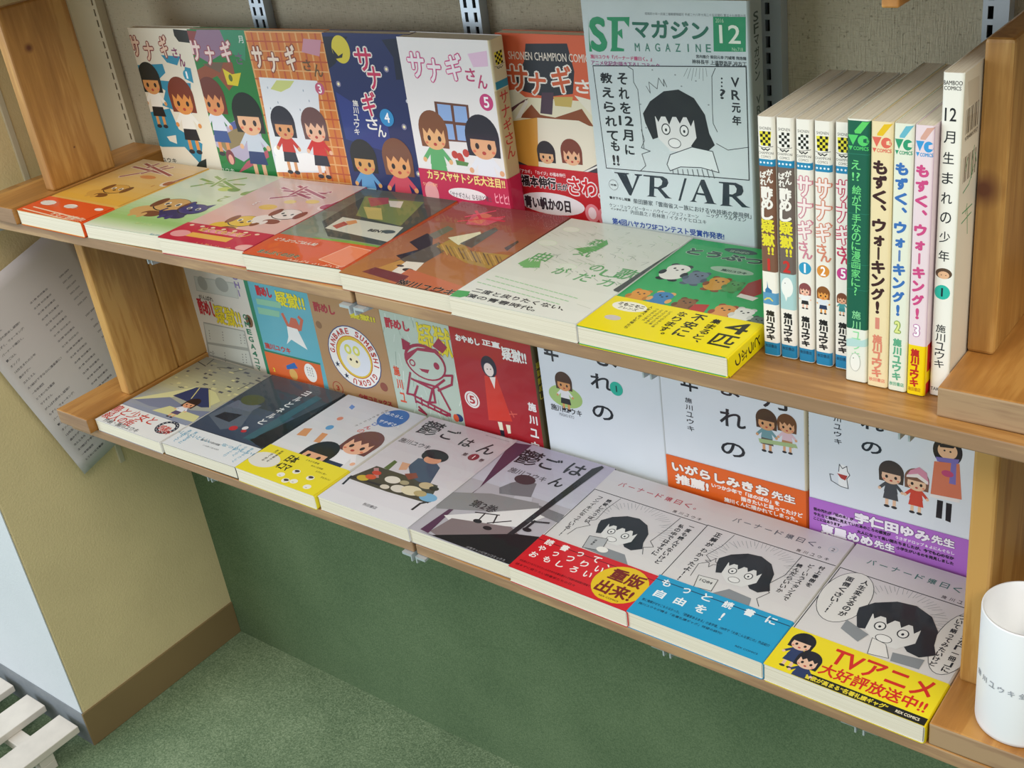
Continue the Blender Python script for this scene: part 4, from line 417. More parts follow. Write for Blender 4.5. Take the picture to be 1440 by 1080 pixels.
{'key':'B2','kind':'stand','pos':[0.2413,0.19698,0.00381],'R':[[0.99755,-0,0.06994],[0.06994,0,-0.99755],[0,1,0]],'w':0.113,'h':0.175,'t':0.01,'cover':'#cf7a34','spine':'#cf7a34','back':'#cf7a34','band':None,'label':'orange checked paperback with girls playing in the snow, volume numeral 3, third face-out book','group':'paperbacks standing face out behind the upper shelf row','wrap':0,'art':{'front':[['P','#e0a868',[[0,0],[2.2,0],[2.2,176],[0,176]]],['P','#c05a34',[[9,0],[11.2,0],[11.2,176],[9,176]]],['P','#e0a868',[[18,0],[20.2,0],[20.2,176],[18,176]]],['P','#c05a34',[[27,0],[29.2,0],[29.2,176],[27,176]]],['P','#e0a868',[[36,0],[38.2,0],[38.2,176],[36,176]]],['P','#c05a34',[[45,0],[47.2,0],[47.2,176],[45,176]]],['P','#e0a868',[[54,0],[56.2,0],[56.2,176],[54,176]]],['P','#c05a34',[[63,0],[65.2,0],[65.2,176],[63,176]]],['P','#e0a868',[[72,0],[74.2,0],[74.2,176],[72,176]]],['P','#c05a34',[[81,0],[83.2,0],[83.2,176],[81,176]]],['P','#e0a868',[[90,0],[92.2,0],[92.2,176],[90,176]]],['P','#c05a34',[[99,0],[101.2,0],[101.2,176],[99,176]]],['P','#e0a868',[[108,0],[110.2,0],[110.2,176],[108,176]]],['P','#e2ac70',[[0,0],[113,0],[113,1.4],[0,1.4]]],['P','#b85430',[[0,10],[113,10],[113,11.4],[0,11.4]]],['P','#e2ac70',[[0,20],[113,20],[113,21.4],[0,21.4]]],['P','#b85430',[[0,30],[113,30],[113,31.4],[0,31.4]]],['P','#e2ac70',[[0,40],[113,40],[113,41.4],[0,41.4]]],['P','#b85430',[[0,50],[113,50],[113,51.4],[0,51.4]]],['P','#e2ac70',[[0,60],[113,60],[113,61.4],[0,61.4]]],['P','#b85430',[[0,70],[113,70],[113,71.4],[0,71.4]]],['P','#e2ac70',[[0,80],[113,80],[113,81.4],[0,81.4]]],['P','#b85430',[[0,90],[113,90],[113,91.4],[0,91.4]]],['P','#e2ac70',[[0,100],[113,100],[113,101.4],[0,101.4]]],['P','#b85430',[[0,110],[113,110],[113,111.4],[0,111.4]]],['P','#e2ac70',[[0,120],[113,120],[113,121.4],[0,121.4]]],['P','#b85430',[[0,130],[113,130],[113,131.4],[0,131.4]]],['P','#e2ac70',[[0,140],[113,140],[113,141.4],[0,141.4]]],['P','#b85430',[[0,150],[113,150],[113,151.4],[0,151.4]]],['P','#e2ac70',[[0,160],[113,160],[113,161.4],[0,161.4]]],['P','#b85430',[[0,170],[113,170],[113,171.4],[0,171.4]]],['P','#c890a0',[[82.8,7.1],[106.8,8.2],[100.2,24.8],[76.8,20.8]]],['T','サ','#f0dcc8',[3.7,15.9],[19.2,39.1],1.5,'#8a4430',2.6],['T','ナ','#f0dcc8',[25.8,21.8],[41.8,43.2],1.5,'#8a4430',2.6],['T','ギ','#f0dcc8',[51.8,13.6],[66.8,40.9],1.5,'#8a4430',2.6],['T','さ','#6a5030',[74.6,28.4],[85.7,40.4],0.6,None,0],['T','ん','#6a5030',[87.8,32.7],[100.5,46.1],0.6,None,0],['P','#dfe4e8',[[6.2,49],[90.1,50.2],[73,150.9],[-1.4,155.8]]],['P','#c8d080',[[19.9,61.3],[31.7,51.4],[57.4,51.3],[48.9,58.7],[34.4,64]]],['E','#9aa8b8',[16,59.9],0.8,1.4],['E','#9aa8b8',[67.3,61.2],0.8,1.4],['E','#9aa8b8',[26.5,75.6],0.8,1.4],['E','#9aa8b8',[72.6,72],0.8,1.4],['E','#9aa8b8',[56.9,82.2],0.8,1.4],['E','#9aa8b8',[13.3,82.6],0.8,1.4],['E','#c05a78',[91.4,58.4],6.5,6.5],['T','3','#ffffff',[89,54.1],[93.7,63.3],0.5,None,0],['P','#f2f2f0',[[3.4,136.6],[51.9,129.9],[76.3,134.9],[77,148.1],[-0.2,155.7]]],['E','#f4f4f2',[11.9,130.9],9,7],['D',[27,99.2],35,'#2a2c38','#d69a68','#c4342c','#2a2c38',0],['D',[72.3,99.2],36,'#6a4a48','#e8b898','#cc2c28','#2a2c38',1],['T','冬の日々の四コマ','#b83a2c',[6.4,163.9],[41.1,167.9],0.2,None,0]],'spine':[],'back':[],'band':[],'bandspine':[]}},
{'key':'B3','kind':'stand','pos':[0.3579,0.19999,0.00507],'R':[[0.99875,-0,0.04998],[0.04998,0,-0.99875],[0,1,0]],'w':0.113,'h':0.175,'t':0.012,'cover':'#1c2a5e','spine':'#1c2a5e','back':'#1c2a5e','band':None,'label':'dark blue night-sky paperback with yellow moon and numeral 4, fourth face-out book','group':'paperbacks standing face out behind the upper shelf row','wrap':0,'art':{'front':[['P','#101a30',[[-2.1,4],[33.8,3.4],[10.7,30.6],[-1.1,37]]],['P','#121c38',[[77.4,5.7],[109.4,3],[113.5,43.2],[87.2,44.2],[88.4,22.5]]],['P','#2a3a80',[[3,59.6],[65.2,90],[65.9,120.8],[4.1,109.4]]],['E','#d8c83c',[21.6,16.3],12,14],['P','#141c30',[[9.9,15.1],[16.8,23],[23.6,19.9],[21.4,24.4],[10.9,26.2]]],['E','#efe2a0',[9.2,51.4],1.8,1.8],['E','#8a86a0',[9.2,51.4],3.2,3.2],['E','#f6ecb8',[9.2,51.4],1.6,1.6],['E','#efe2a0',[76.9,34.1],1.8,1.8],['E','#8a86a0',[76.9,34.1],3.2,3.2],['E','#f6ecb8',[76.9,34.1],1.6,1.6],['E','#efe2a0',[86.7,91.4],1.8,1.8],['E','#8a86a0',[86.7,91.4],3.2,3.2],['E','#f6ecb8',[86.7,91.4],1.6,1.6],['E','#efe2a0',[94.8,139.6],1.8,1.8],['E','#8a86a0',[94.8,139.6],3.2,3.2],['E','#f6ecb8',[94.8,139.6],1.6,1.6],['E','#c8ccd8',[96.7,65],2,2],['T','サ','#c8305c',[38,13.7],[60.3,37.1],1.1,'#f2ece4',3],['T','ナ','#c8305c',[51,31.6],[68.5,55.2],1.1,'#f2ece4',3],['T','ギ','#c8305c',[36.8,57.4],[55.1,82.9],1.1,'#f2ece4',3],['T','さ','#f2f0ea',[37.1,83.9],[52.8,96.9],0.8,None,0],['T','ん','#f2f0ea',[50.3,90.9],[61.9,104],0.8,None,0],['T','施','#e8e6e0',[23.7,67],[30.9,73.5],0.4,None,0],['T','川','#e8e6e0',[22.4,74.4],[29.6,81],0.4,None,0],['T','ユ','#e8e6e0',[21.1,81.9],[28.3,88.4],0.4,None,0],['T','ウ','#e8e6e0',[19.8,89.4],[27,96],0.4,None,0],['T','キ','#e8e6e0',[18.5,97],[25.7,103.6],0.4,None,0],['E','#2f8ec8',[66.2,83.1],9,9],['T','4','#ffffff',[63.1,77.9],[69.9,88.2],0.6,None,0],['D',[23.9,128.7],36,'#1a1e1c','#d8a05c','#5f9ac8','#a8d0e0',0],['D',[70.4,126.7],40,'#7a4c34','#e6a468','#d04a5c','#c04050',1]],'spine':[],'back':[],'band':[],'bandspine':[]}},
{'key':'B4','kind':'stand','pos':[0.4635,0.204,0.00521],'R':[[1,0,0],[0,0,-1],[0,1,0]],'w':0.1125,'h':0.175,'t':0.02,'cover':'#eceae8','spine':'#c9b68c','back':'#eceae8','band':[0.129,'#c41f4c'],'label':'thick white paperback with a brown window frame, red flowers and numeral 5','group':'paperbacks standing face out behind the upper shelf row','wrap':0,'art':{'front':[['T','サ','#f4f0f2',[9.3,13.8],[30.2,38],1.5,'#d0508a',2.4],['T','ナ','#f4f0f2',[33.4,19],[49.9,41.2],1.5,'#d0508a',2.4],['T','ギ','#f4f0f2',[56.5,13.3],[75.7,38.4],1.5,'#d0508a',2.4],['T','さ','#c23c70',[79,26],[90.8,38.3],0.6,None,0],['T','ん','#c23c70',[92,31.4],[103.6,44.4],0.6,None,0],['P','#e6c4dc',[[85,12.9],[108.1,9.3],[107.3,23.3],[89.8,24.8]]],['E','#c8407c',[99.3,56.8],8,8],['T','5','#ffffff',[96.2,51.7],[102.6,62],0.7,None,0],['P','#6a4030',[[34.9,59.8],[76.9,60.6],[74.5,97.2],[33.4,98.4]]],['P','#8fb0e0',[[38.2,62],[54.8,62.3],[54.4,77.8],[37.7,77.9]]],['P','#8fb0e0',[[58.4,62.5],[73.8,62.5],[73.5,78.1],[57.6,78.3]]],['P','#8fb0e0',[[39.8,81.1],[54.2,80.7],[54.2,96],[40.4,96.4]]],['P','#8fb0e0',[[57.8,81.2],[73.5,81],[71.1,96],[57.3,96.1]]],['D',[27.6,90.1],37,'#7e4c30','#eab47c','#5fae6c','#5fae6c',1],['D',[88,92.4],41,'#221e2e','#e4ac80','#e8ecf2','#e8ecf2',0],['E','#c4443c',[50.6,111],4,4],['E','#c4443c',[56.8,112.6],4,4],['E','#c4443c',[65.1,108.2],4,4],['E','#c4443c',[58.1,115.5],4,4],['P','#5a8a4c',[[50.5,116.2],[67,117.6],[64.4,121.6],[51.4,121.3]]],['P','#e8e8e8',[[51.4,121.3],[66.3,121.4],[64.6,125.3],[51.6,125.1]]]],'spine':[['P','#c9b68c',[[0,0],[20,0],[20,175],[0,175]]],['P','#e2d8b4',[[0,0],[20,0],[20,46],[0,46]]],['C',4,12,12,16],['P','#2f8fae',[[1,38],[19,38],[19,45],[1,45]]],['S','サナギさん','#c23c3c',4,48,12,13],['S','施川ユウキ','#302820',6,138,7,7]],'back':[],'band':[['P','#c41f4c',[[0,0],[113,0],[113,48],[0,48]]],['T','カラスヤサトシ氏大注目!!','#f8e08a',[10.9,0.3],[108.8,10.3],0.7,'#b01848',0.8],['E','#f4ecec',[59.3,21.1],24,6],['T','「サナギさん」なるほど博士','#605058',[38,20],[90,26],0.1,None,0],['E','#e8a0a0',[13,25],9,12],['T','ウレシイ帯付','#f8b090',[3,14],[22,18],0.3,None,0],['P','#e8c43c',[[30,34],[92,34],[92,38],[30,38]]],['E','#f0d860',[101,36],9,6],['T','3巻','#60501c',[97,33],[105,39],0.3,None,0],['T','ヒヒヒ!','#f6a8b8',[94,16],[111,26],0.5,None,0]],'bandspine':[]}},
{'key':'B5','kind':'stand','pos':[0.56238,0.2215,0.00535],'R':[[0.99995,-0,0.01],[0.01,0,-0.99995],[0,1,0]],'w':0.113,'h':0.175,'t':0.012,'cover':'#d0613c','spine':'#d0613c','back':'#d0613c','band':[0.124,'#c01c26'],'label':'orange paperback with dark tree, cream wall and two small seated girls, beside the magazine','group':'paperbacks standing face out behind the upper shelf row','wrap':0,'art':{'front':[['P','#d8633e',[[0,0],[113,0],[113,60],[0,60]]],['P','#e4dfc0',[[0,58],[113,58],[113,130],[0,130]]],['P','#2c3038',[[33.6,8.9],[78.9,7.4],[83.7,31.9],[79.6,52],[49.7,56.5],[23.5,52.5],[16.7,41.8],[29.4,25]]],['P','#4c3848',[[45.3,52.6],[58.6,51.9],[54.1,72.7],[40.8,72.2]]],['P','#8a4a28',[[16.1,78.1],[31.9,64.4],[40.6,73.6],[57.1,75.2],[77.6,68.4],[87.6,65],[98.5,80.5],[46.8,77.3]]],['P','#c8b060',[[58,56],[79.3,54.7],[76.4,64.4],[58.6,64.1]]],['P','#e6e2c8',[[-0.8,53.8],[15.1,51.5],[27.6,59.1],[-5.1,79.5]]],['P','#6a4048',[[-0.6,73.5],[25.4,62],[29.3,59],[23.9,60.7],[0.3,79.2]]],['P','#ecebe0',[[25.6,60.6],[28.9,61.8],[17.8,77.9],[10.6,79.9]]],['P','#eae6d2',[[81,53.3],[98.1,56.3],[99.4,72.3]]],['P','#d59a3e',[[-2.2,83.6],[36.8,76.6],[32.7,128.5],[-4.2,117.2]]],['P','#e8e2cc',[[36.8,76.6],[83,76.2],[98.3,81.9],[102.8,113.2],[73.3,128.8],[31,128.7]]],['P','#3c3a42',[[-4.2,117.2],[32.7,128.5],[73.3,128.8],[102.8,113.2],[103,133],[-5.8,138.2]]],['L','#eceae4',2.2,[[-4,115.7],[21.2,135.5],[-4,138.1]]],['L','#eceae4',1.8,[[59,136.1],[102.4,116.1]]],['P','#383840',[[-2.5,85.1],[3.7,84.6],[3.2,99.1],[-3.3,101]]],['T','SHONEN CHAMPION COMICS','#eadfd0',[12.3,16.2],[104.1,23.6],0.15,None,0],['T','サ','#cf6038',[7.7,28.6],[31.8,53.4],1.3,'#f4efe4',3],['T','ナ','#cf6038',[32.2,34.3],[51.6,55],1.3,'#f4efe4',3],['T','ギ','#cf6038',[57.9,27.1],[79.6,52],1.3,'#f4efe4',3],['T','さ','#f4efe4',[82.9,38.6],[98.7,51],0.9,None,0],['T','ん','#f4efe4',[98.2,41.7],[113.6,56.7],0.9,None,0],['D',[42.2,110.2],21,'#241e24','#e0b080','#e6e4cc','#2a2a2e',0],['D',[71,107.7],24,'#7a3c2a','#e8b48c','#e6e4cc','#2a2a2e',1]],'spine':[],'back':[],'band':[['P','#c01c26',[[0,0],[113,0],[113,52],[0,52]]],['T','「アカギ」「カイジ」の福本伸行','#f4e8e8',[9,4],[62,8],0.2,None,0],['T','福本伸行','#201418',[9,9.5],[50,21],1,'#f8f0f0',1.2],['T','氏が','#201418',[51,14],[63,21],0.5,'#f8f0f0',0.8],['T','さわ…','#d01c28',[64,6],[112,24],1,'#f8eeee',2.4],['E','#efe8ea',[42,36],38,11],['T','青い帆かの日','#3a2c34',[10,30],[64,43],1.2,'#fff',0.8],['E','#e88890',[88,40],8,9],['E','#f4dce0',[88,40],4.5,6],['E','#e88890',[102,42],8,9],['E','#f4dce0',[102,42],4.5,6]],'bandspine':[]}},
{'key':'MAG','kind':'stand','pos':[0.677,0.208,0.00412],'R':[[1,0,0],[0,0,-1],[0,1,0]],'w':0.1535,'h':0.213,'t':0.021,'cover':'#c9d6d8','spine':'#a6b0ae','back':'#c9d6d8','band':None,'label':'thick grey-white magazine in clear film with big VR/AR lettering, tallest book on the shelf','group':None,'wrap':1,'art':{'front':[['T','S','#2f9468',[6,14.4],[22.7,43.5],3,None,0],['P','#2f9468',[[24.4,14.6],[46.5,14.1],[45.1,22.4],[40.9,17.5],[34.9,17.7],[34,26.1],[38.3,23.7],[38.1,32.1],[33.8,28.3],[32,39.1],[38.7,40],[38.5,42.1],[24.8,42.6],[26.6,39.3],[28.8,17.8],[24.6,16.8]]],['P','#2f9468',[[6,13.8],[5,34.3],[6.7,43.5],[3.9,43.6]]],['P','#2f9468',[[0,0],[0.1,0],[0.1,0.1],[0,0.1]]],['T','マガジン','#2f6e5c',[48.4,15.7],[118.2,30.6],1.3,None,0],['T','M','#4a8474',[49.2,34.9],[53.9,41.5],0.2,None,0],['T','A','#4a8474',[58.9,34.7],[63.6,41.2],0.2,None,0],['T','G','#4a8474',[68.5,34.5],[73.2,41],0.2,None,0],['T','A','#4a8474',[78,34.3],[82.7,40.8],0.2,None,0],['T','Z','#4a8474',[87.4,34.1],[92,40.6],0.2,None,0],['T','I','#4a8474',[96.7,33.9],[101.3,40.3],0.2,None,0],['T','N','#4a8474',[105.8,33.8],[110.4,40.1],0.2,None,0],['T','E','#4a8474',[114.9,33.6],[119.4,39.9],0.2,None,0],['P','#2f9468',[[122.6,12.3],[150.5,11.9],[149.5,38.3],[121.7,39.1]]],['T','12','#e6efe0',[127.3,18.2],[145.6,32.4],0.5,None,0],['T','2016','#a8d0b0',[124.5,13.5],[131.6,16.7],0.1,None,0],['T','No.718','#a8d0b0',[137.8,35.3],[147.2,38.1],0.1,None,0],['T','昭和四十年一月第三種郵便物認可 平成二十八年十月二十五日発行 第五十七巻第六号','#6a7478',[61.3,10],[150.6,12.3],0.05,None,0],['T','施川ユウキ『バーナード嬢曰く。』','#c8507c',[4.4,45.7],[64.7,49.4],0.25,None,0],['T','アニメ化記念!描き下ろしコミック','#a04a84',[4.5,50.6],[71.5,54.8],0.2,None,0],['T','宮内悠介 柴田元幸 円城塔 飛浩隆','#3a4448',[105.8,42.1],[149.9,44.9],0.2,None,0],['T','神林長平 上遠野浩平 冲方丁','#3a4448',[101.8,46],[149.8,49.6],0.2,None,0],['T','藤井太洋 長谷敏司','#3a4448',[122.7,48.6],[149.7,51.7],0.2,None,0],['P','#2b333a',[[5.7,55],[149.7,49.4],[149,142.3],[9.6,145.7]]],['P','#cdd9da',[[6.5,55.8],[148.9,50.2],[148.2,141.5],[10.4,144.9]]],['T','そ','#20262c',[29.6,59.9],[39.6,69.9],0.7,None,0],['T','れ','#20262c',[29.7,72.3],[40,82.3],0.7,None,0],['T','を','#20262c',[29.8,84.8],[40.5,94.8],0.7,None,0],['T','12','#20262c',[27.5,96.7],[42,105.2],0.8,None,0],['T','月','#20262c',[29.8,108.6],[40.7,118.7],0.8,None,0],['T','に','#20262c',[31.3,122],[40.8,130.9],0.8,None,0],['T','教','#20262c',[12.5,60.7],[24.5,69.7],0.8,None,0],['T','え','#20262c',[12.8,73],[24.7,82],0.8,None,0],['T','ら','#20262c',[13.1,85.4],[25,94.4],0.8,None,0],['T','れ','#20262c',[13.5,97.9],[25.2,107],0.8,None,0],['T','て','#20262c',[13.8,110.6],[25.5,119.7],0.8,None,0],['T','も','#20262c',[17,119.8],[26,128.8],0.8,None,0],['T','!!','#20262c',[17.4,132.4],[24.4,141.9],1,None,0],['T','V','#2a3036',[135.8,58.5],[143.1,66.3],0.6,None,0],['T','R','#2a3036',[135.7,68.6],[143.2,76.5],0.6,None,0],['T','元','#2a3036',[135.6,78.8],[143.4,86.7],0.6,None,0],['T','年','#2a3036',[135.5,89.1],[143.6,97],0.6,None,0],['T','?','#2a3036',[125.6,68.4],[130.5,76.5],0.6,None,0],['E','#2a3036',[127.8,60],0.8,0.8],['E','#2a3036',[127.7,63.1],0.8,0.8],['E','#2a3036',[127.5,66.2],0.8,0.8],['L','#3a4248',0.6,[[41.3,54.7],[45.8,56.8],[45.5,67.2],[49,73.4],[49.8,102.2],[50.6,123.9]]],['L','#3a4248',0.6,[[122.5,52.1],[119.1,58.8],[118.1,89.1],[118.3,97.1],[121.7,103.7]]],['L','#3a4248',0.5,[[57.4,70],[60.9,75.6],[60.3,66.4],[67.8,71.7],[69.9,62.5],[74.6,69.1],[74.4,63.4],[77.2,69.5]]],['L','#7a868a',0.4,[[97.6,53.3],[93.6,60.1]]],['L','#7a868a',0.4,[[100.4,53.1],[97,61.6]]],['L','#7a868a',0.4,[[103.1,53],[100.5,63.1]]],['L','#7a868a',0.4,[[105.9,52.9],[104.2,59.6]]],['L','#7a868a',0.4,[[108.7,52.7],[107.6,61.1]]],['L','#7a868a',0.4,[[111.4,52.6],[111.1,62.6]]],['L','#7a868a',0.4,[[114.1,52.5],[114.7,59.1]]],['E','#8a9498',[64.5,56.2],0.9,0.6],['E','#8a9498',[85.7,59.2],0.9,0.6],['E','#8a9498',[90.9,68.2],0.9,0.6],['E','#8a9498',[104.5,63.2],0.9,0.6],['E','#8a9498',[50.6,85.6],0.9,0.6],['E','#8a9498',[61.7,89.5],0.9,0.6],['E','#8a9498',[114.9,82],0.9,0.6],['E','#8a9498',[54.3,105.5],0.9,0.6],['L','#3a4248',0.6,[[49.4,107.5],[51.7,116.8],[48,123.4],[56.7,125.7],[48.1,129],[51.1,139.1],[45.4,144.2]]],['L','#3a4248',0.6,[[120.4,113.7],[130.6,118.2],[149.2,114.2]]],['F',[84.8,99.6],62,1],['P','#dbe4e4',[[76.1,127],[97.5,118.5],[116.5,120.6],[121.5,138.2],[104.9,135.5],[85.3,136.8],[75,141.3],[72.3,135.9]]],['L','#2c343a',0.7,[[76.1,127],[97.5,118.5],[116.5,120.6],[121.5,138.2],[104.9,135.5],[85.3,136.8],[75,141.3],[72.3,135.9],[76.1,127]]],['L','#4a5258',0.7,[[77.6,139.9],[77.8,143.8]]],['L','#4a5258',0.7,[[82.4,139.4],[82.8,143.8]]],['L','#4a5258',0.7,[[87.1,138.9],[87.7,143.7]]],['L','#4a5258',0.7,[[91.8,138.4],[92.7,143.6]]],['L','#4a5258',0.7,[[96.5,138],[97.6,143.6]]],['L','#4a5258',0.7,[[101.1,137.5],[102.5,143.5]]],['L','#4a5258',0.7,[[105.7,137],[107.3,143.5]]],['L','#4a5258',0.7,[[110.3,136.6],[112.1,143.4]]],['L','#4a5258',0.7,[[114.9,136.1],[116.9,143.4]]],['P','#20303a',[[18,148.2],[33.3,147.8],[32.6,148.8],[30.6,149.2],[35.3,161.7],[41,149.6],[38.5,148.7],[38.9,147.8],[46.7,147.6],[46.3,148.5],[43.7,149.3],[33.4,168.4],[31.4,168.1],[21,149.3],[17.9,149.1]]],['P','#20303a',[[47.7,147.7],[67,147.2],[71.3,149.1],[72.3,152.4],[70.1,156.1],[64.8,158.4],[71.9,165.2],[75,166.3],[68,166.7],[60.9,159.1],[57.7,159],[56.8,165.7],[59.7,166.6],[49.3,167.2],[52,165.7],[54.1,148.9],[47.6,148.9]]],['P','#cdd9da',[[58.7,149.2],[64.3,149],[66.4,151.3],[65.4,154.9],[61.7,157.4],[57.9,157.3]]],['P','#20303a',[[88.3,146.5],[90.5,146.5],[83.1,167.3],[80.9,167.5]]],['P','#20303a',[[104.2,146.1],[107.3,145.8],[115.3,165.3],[118.2,166.3],[105.4,167],[108.6,165.2],[106.8,160],[99.1,159.7],[96.9,165.4],[99.3,166.6],[91.9,166.9],[94.5,165.4]]],['P','#cdd9da',[[103,150.8],[106.3,158.1],[100.1,158.1]]],['P','#20303a',[[120.8,146.1],[136.4,145.5],[142.1,147.6],[143.1,152],[141.2,155.5],[136.5,157.4],[145,164.5],[149,165.5],[141.4,166.1],[132.3,158.2],[130,158.1],[129.6,165.3],[133.1,166.3],[120.6,167.1],[123.1,165.5],[124.6,147.3],[120.8,147.2]]],['P','#cdd9da',[[130.4,147.8],[135.1,147.7],[137.1,150.4],[136.3,153.8],[133,155.9],[130.1,155.9]]],['E','#8a9498',[15.8,160.3],5,5],['E','#cdd9da',[15.8,160.3],4.4,4.4],['T','特集','#3a4448',[12.8,159.4],[19,161.3],0.2,None,0],['T','書き下ろし短篇','#2a3236',[10.2,171.1],[32.2,173.9],0.3,None,0],['T','柴田勝家「雲南省スー族におけるVR技術の使用例」','#4e5a60',[35.1,170.6],[149.3,175.4],0.15,None,0],['T','ケン・リュウ／ピーター・ハウイー／ジェフ・ヌーン','#4e5a60',[9.5,177.8],[99.8,181.5],0.1,None,0],['T','ニック・ウルヴェン','#4e5a60',[107.4,174.8],[144.5,178.8],0.1,None,0],['T','インタビュウ','#2a3236',[10.4,182],[27.8,184.1],0.2,None,0],['T','内田昌之 / 若林恵 / イタイケヒロユキ','#4e5a60',[31.4,181.8],[107,185.8],0.1,None,0],['T','第4回ハヤカワSFコンテスト受賞作発表!','#26489a',[10.8,191.7],[123.5,197.8],0.45,None,0],['T','世界の十篇 特別掲載 上田早夕里','#3a4448',[10.6,199.8],[55.1,202.7],0.15,None,0]],'spine':[['P','#a6b0ae',[[0,0],[21,0],[21,213],[0,213]]],['S','SFマガジン','#3a4a48',6,10,8,9],['S','VR/AR','#50605c',7,75,7,8],['S','二〇一六年十二月','#3a4a48',8,120,5,6]],'back':[],'band':[],'bandspine':[]}},
{'key':'S0','kind':'spine','pos':[0.9186,0.16,0.00165],'R':[[0,0,-1],[-1,0,0],[0,1,0]],'w':0.113,'h':0.1755,'t':0.0118,'cover':'#efece2','spine':'#efece2','back':'#efece2','band':None,'label':'slim upright paperback with brown spine panel, yellow checks and red numeral 1','group':'upright paperbacks at the right end of the upper shelf','wrap':0,'art':{'front':[],'spine':[['P','#efece2',[[0,0],[11.8,0],[11.8,175],[0,175]]],['T','SHONEN','#3a3a38',[1.8,6.8],[10,8.8],0.05,None,0],['C',1.652,9.8,8.496,13.5,'#e6dc3c'],['T','CHAMPION','#3a3a38',[0.7,23.6],[11.1,25.4],0.05,None,0],['T','COMICS','#3a3a38',[2.4,26.2],[9.4,27.9],0.05,None,0],['P','#2187b4',[[0,28.8],[11.8,28.8],[11.8,33.6],[0,33.6]]],['E','#e8f4f8',[2,31.2],0.75,0.75],['E','#e8f4f8',[4.6,31.2],0.75,0.75],['E','#e8f4f8',[7.2,31.2],0.75,0.75],['E','#e8f4f8',[9.8,31.2],0.75,0.75],['P','#7a5644',[[0,33.6],[11.8,33.6],[11.8,110],[0,110]]],['T','が','#f4f0e8',[5.86,35.2],[10.66,40],0.5,None,0],['T','ん','#f4f0e8',[5.86,40.4],[10.66,45.2],0.5,None,0],['T','ば','#f4f0e8',[1.14,37.2],[5.94,42],0.5,None,0],['T','れ','#f4f0e8',[1.14,42.4],[5.94,47.2],0.5,None,0],['T','酢','#f4f0e8',[1.5,47.6],[10.3,56.4],1.2,None,0],['T','め','#f4f0e8',[1.5,55.2],[10.3,64],1.2,None,0],['T','し','#f4f0e8',[1.5,62.8],[10.3,71.6],1.2,None,0],['T','疑','#e8dc34',[0.9,71],[10.9,81],0.9,None,0],['T','獄','#e8dc34',[0.9,81.5],[10.9,91],0.9,None,0],['T','!!','#e8dc34',[5.3,91.3],[10,97],0.6,None,0],['T','1','#c8302c',[3.1,100],[8.7,109],1,None,0],['P','#3a78a8',[[2.6,128],[2.6,124],[4,122],[4.2,117],[4.9,122],[7.6,124],[8,128],[1.5,128]]],['P','#5a98c0',[[0,126],[11.8,126],[11.8,135],[0,135]]],['L','#e0d060',1,[[2,132],[4,130.4],[6,130.2],[8,132]]],['P','#1f86b6',[[0,165],[11.8,165],[11.8,175],[0,175]]],['T','秋田書店','#17405c',[1.4,166.5],[10.4,169.2],0.1,None,0],['T','施','#1c1c20',[2.6,139.6],[9.2,144.1],0.8,None,0],['T','川','#1c1c20',[2.6,144.3],[9.2,148.8],0.8,None,0],['T','ユ','#1c1c20',[2.6,149.1],[9.2,153.6],0.8,None,0],['T','ウ','#1c1c20',[2.6,153.8],[9.2,158.3],0.8,None,0],['T','キ','#1c1c20',[2.6,158.6],[9.2,163.1],0.8,None,0]],'back':[],'band':[],'bandspine':[]}},
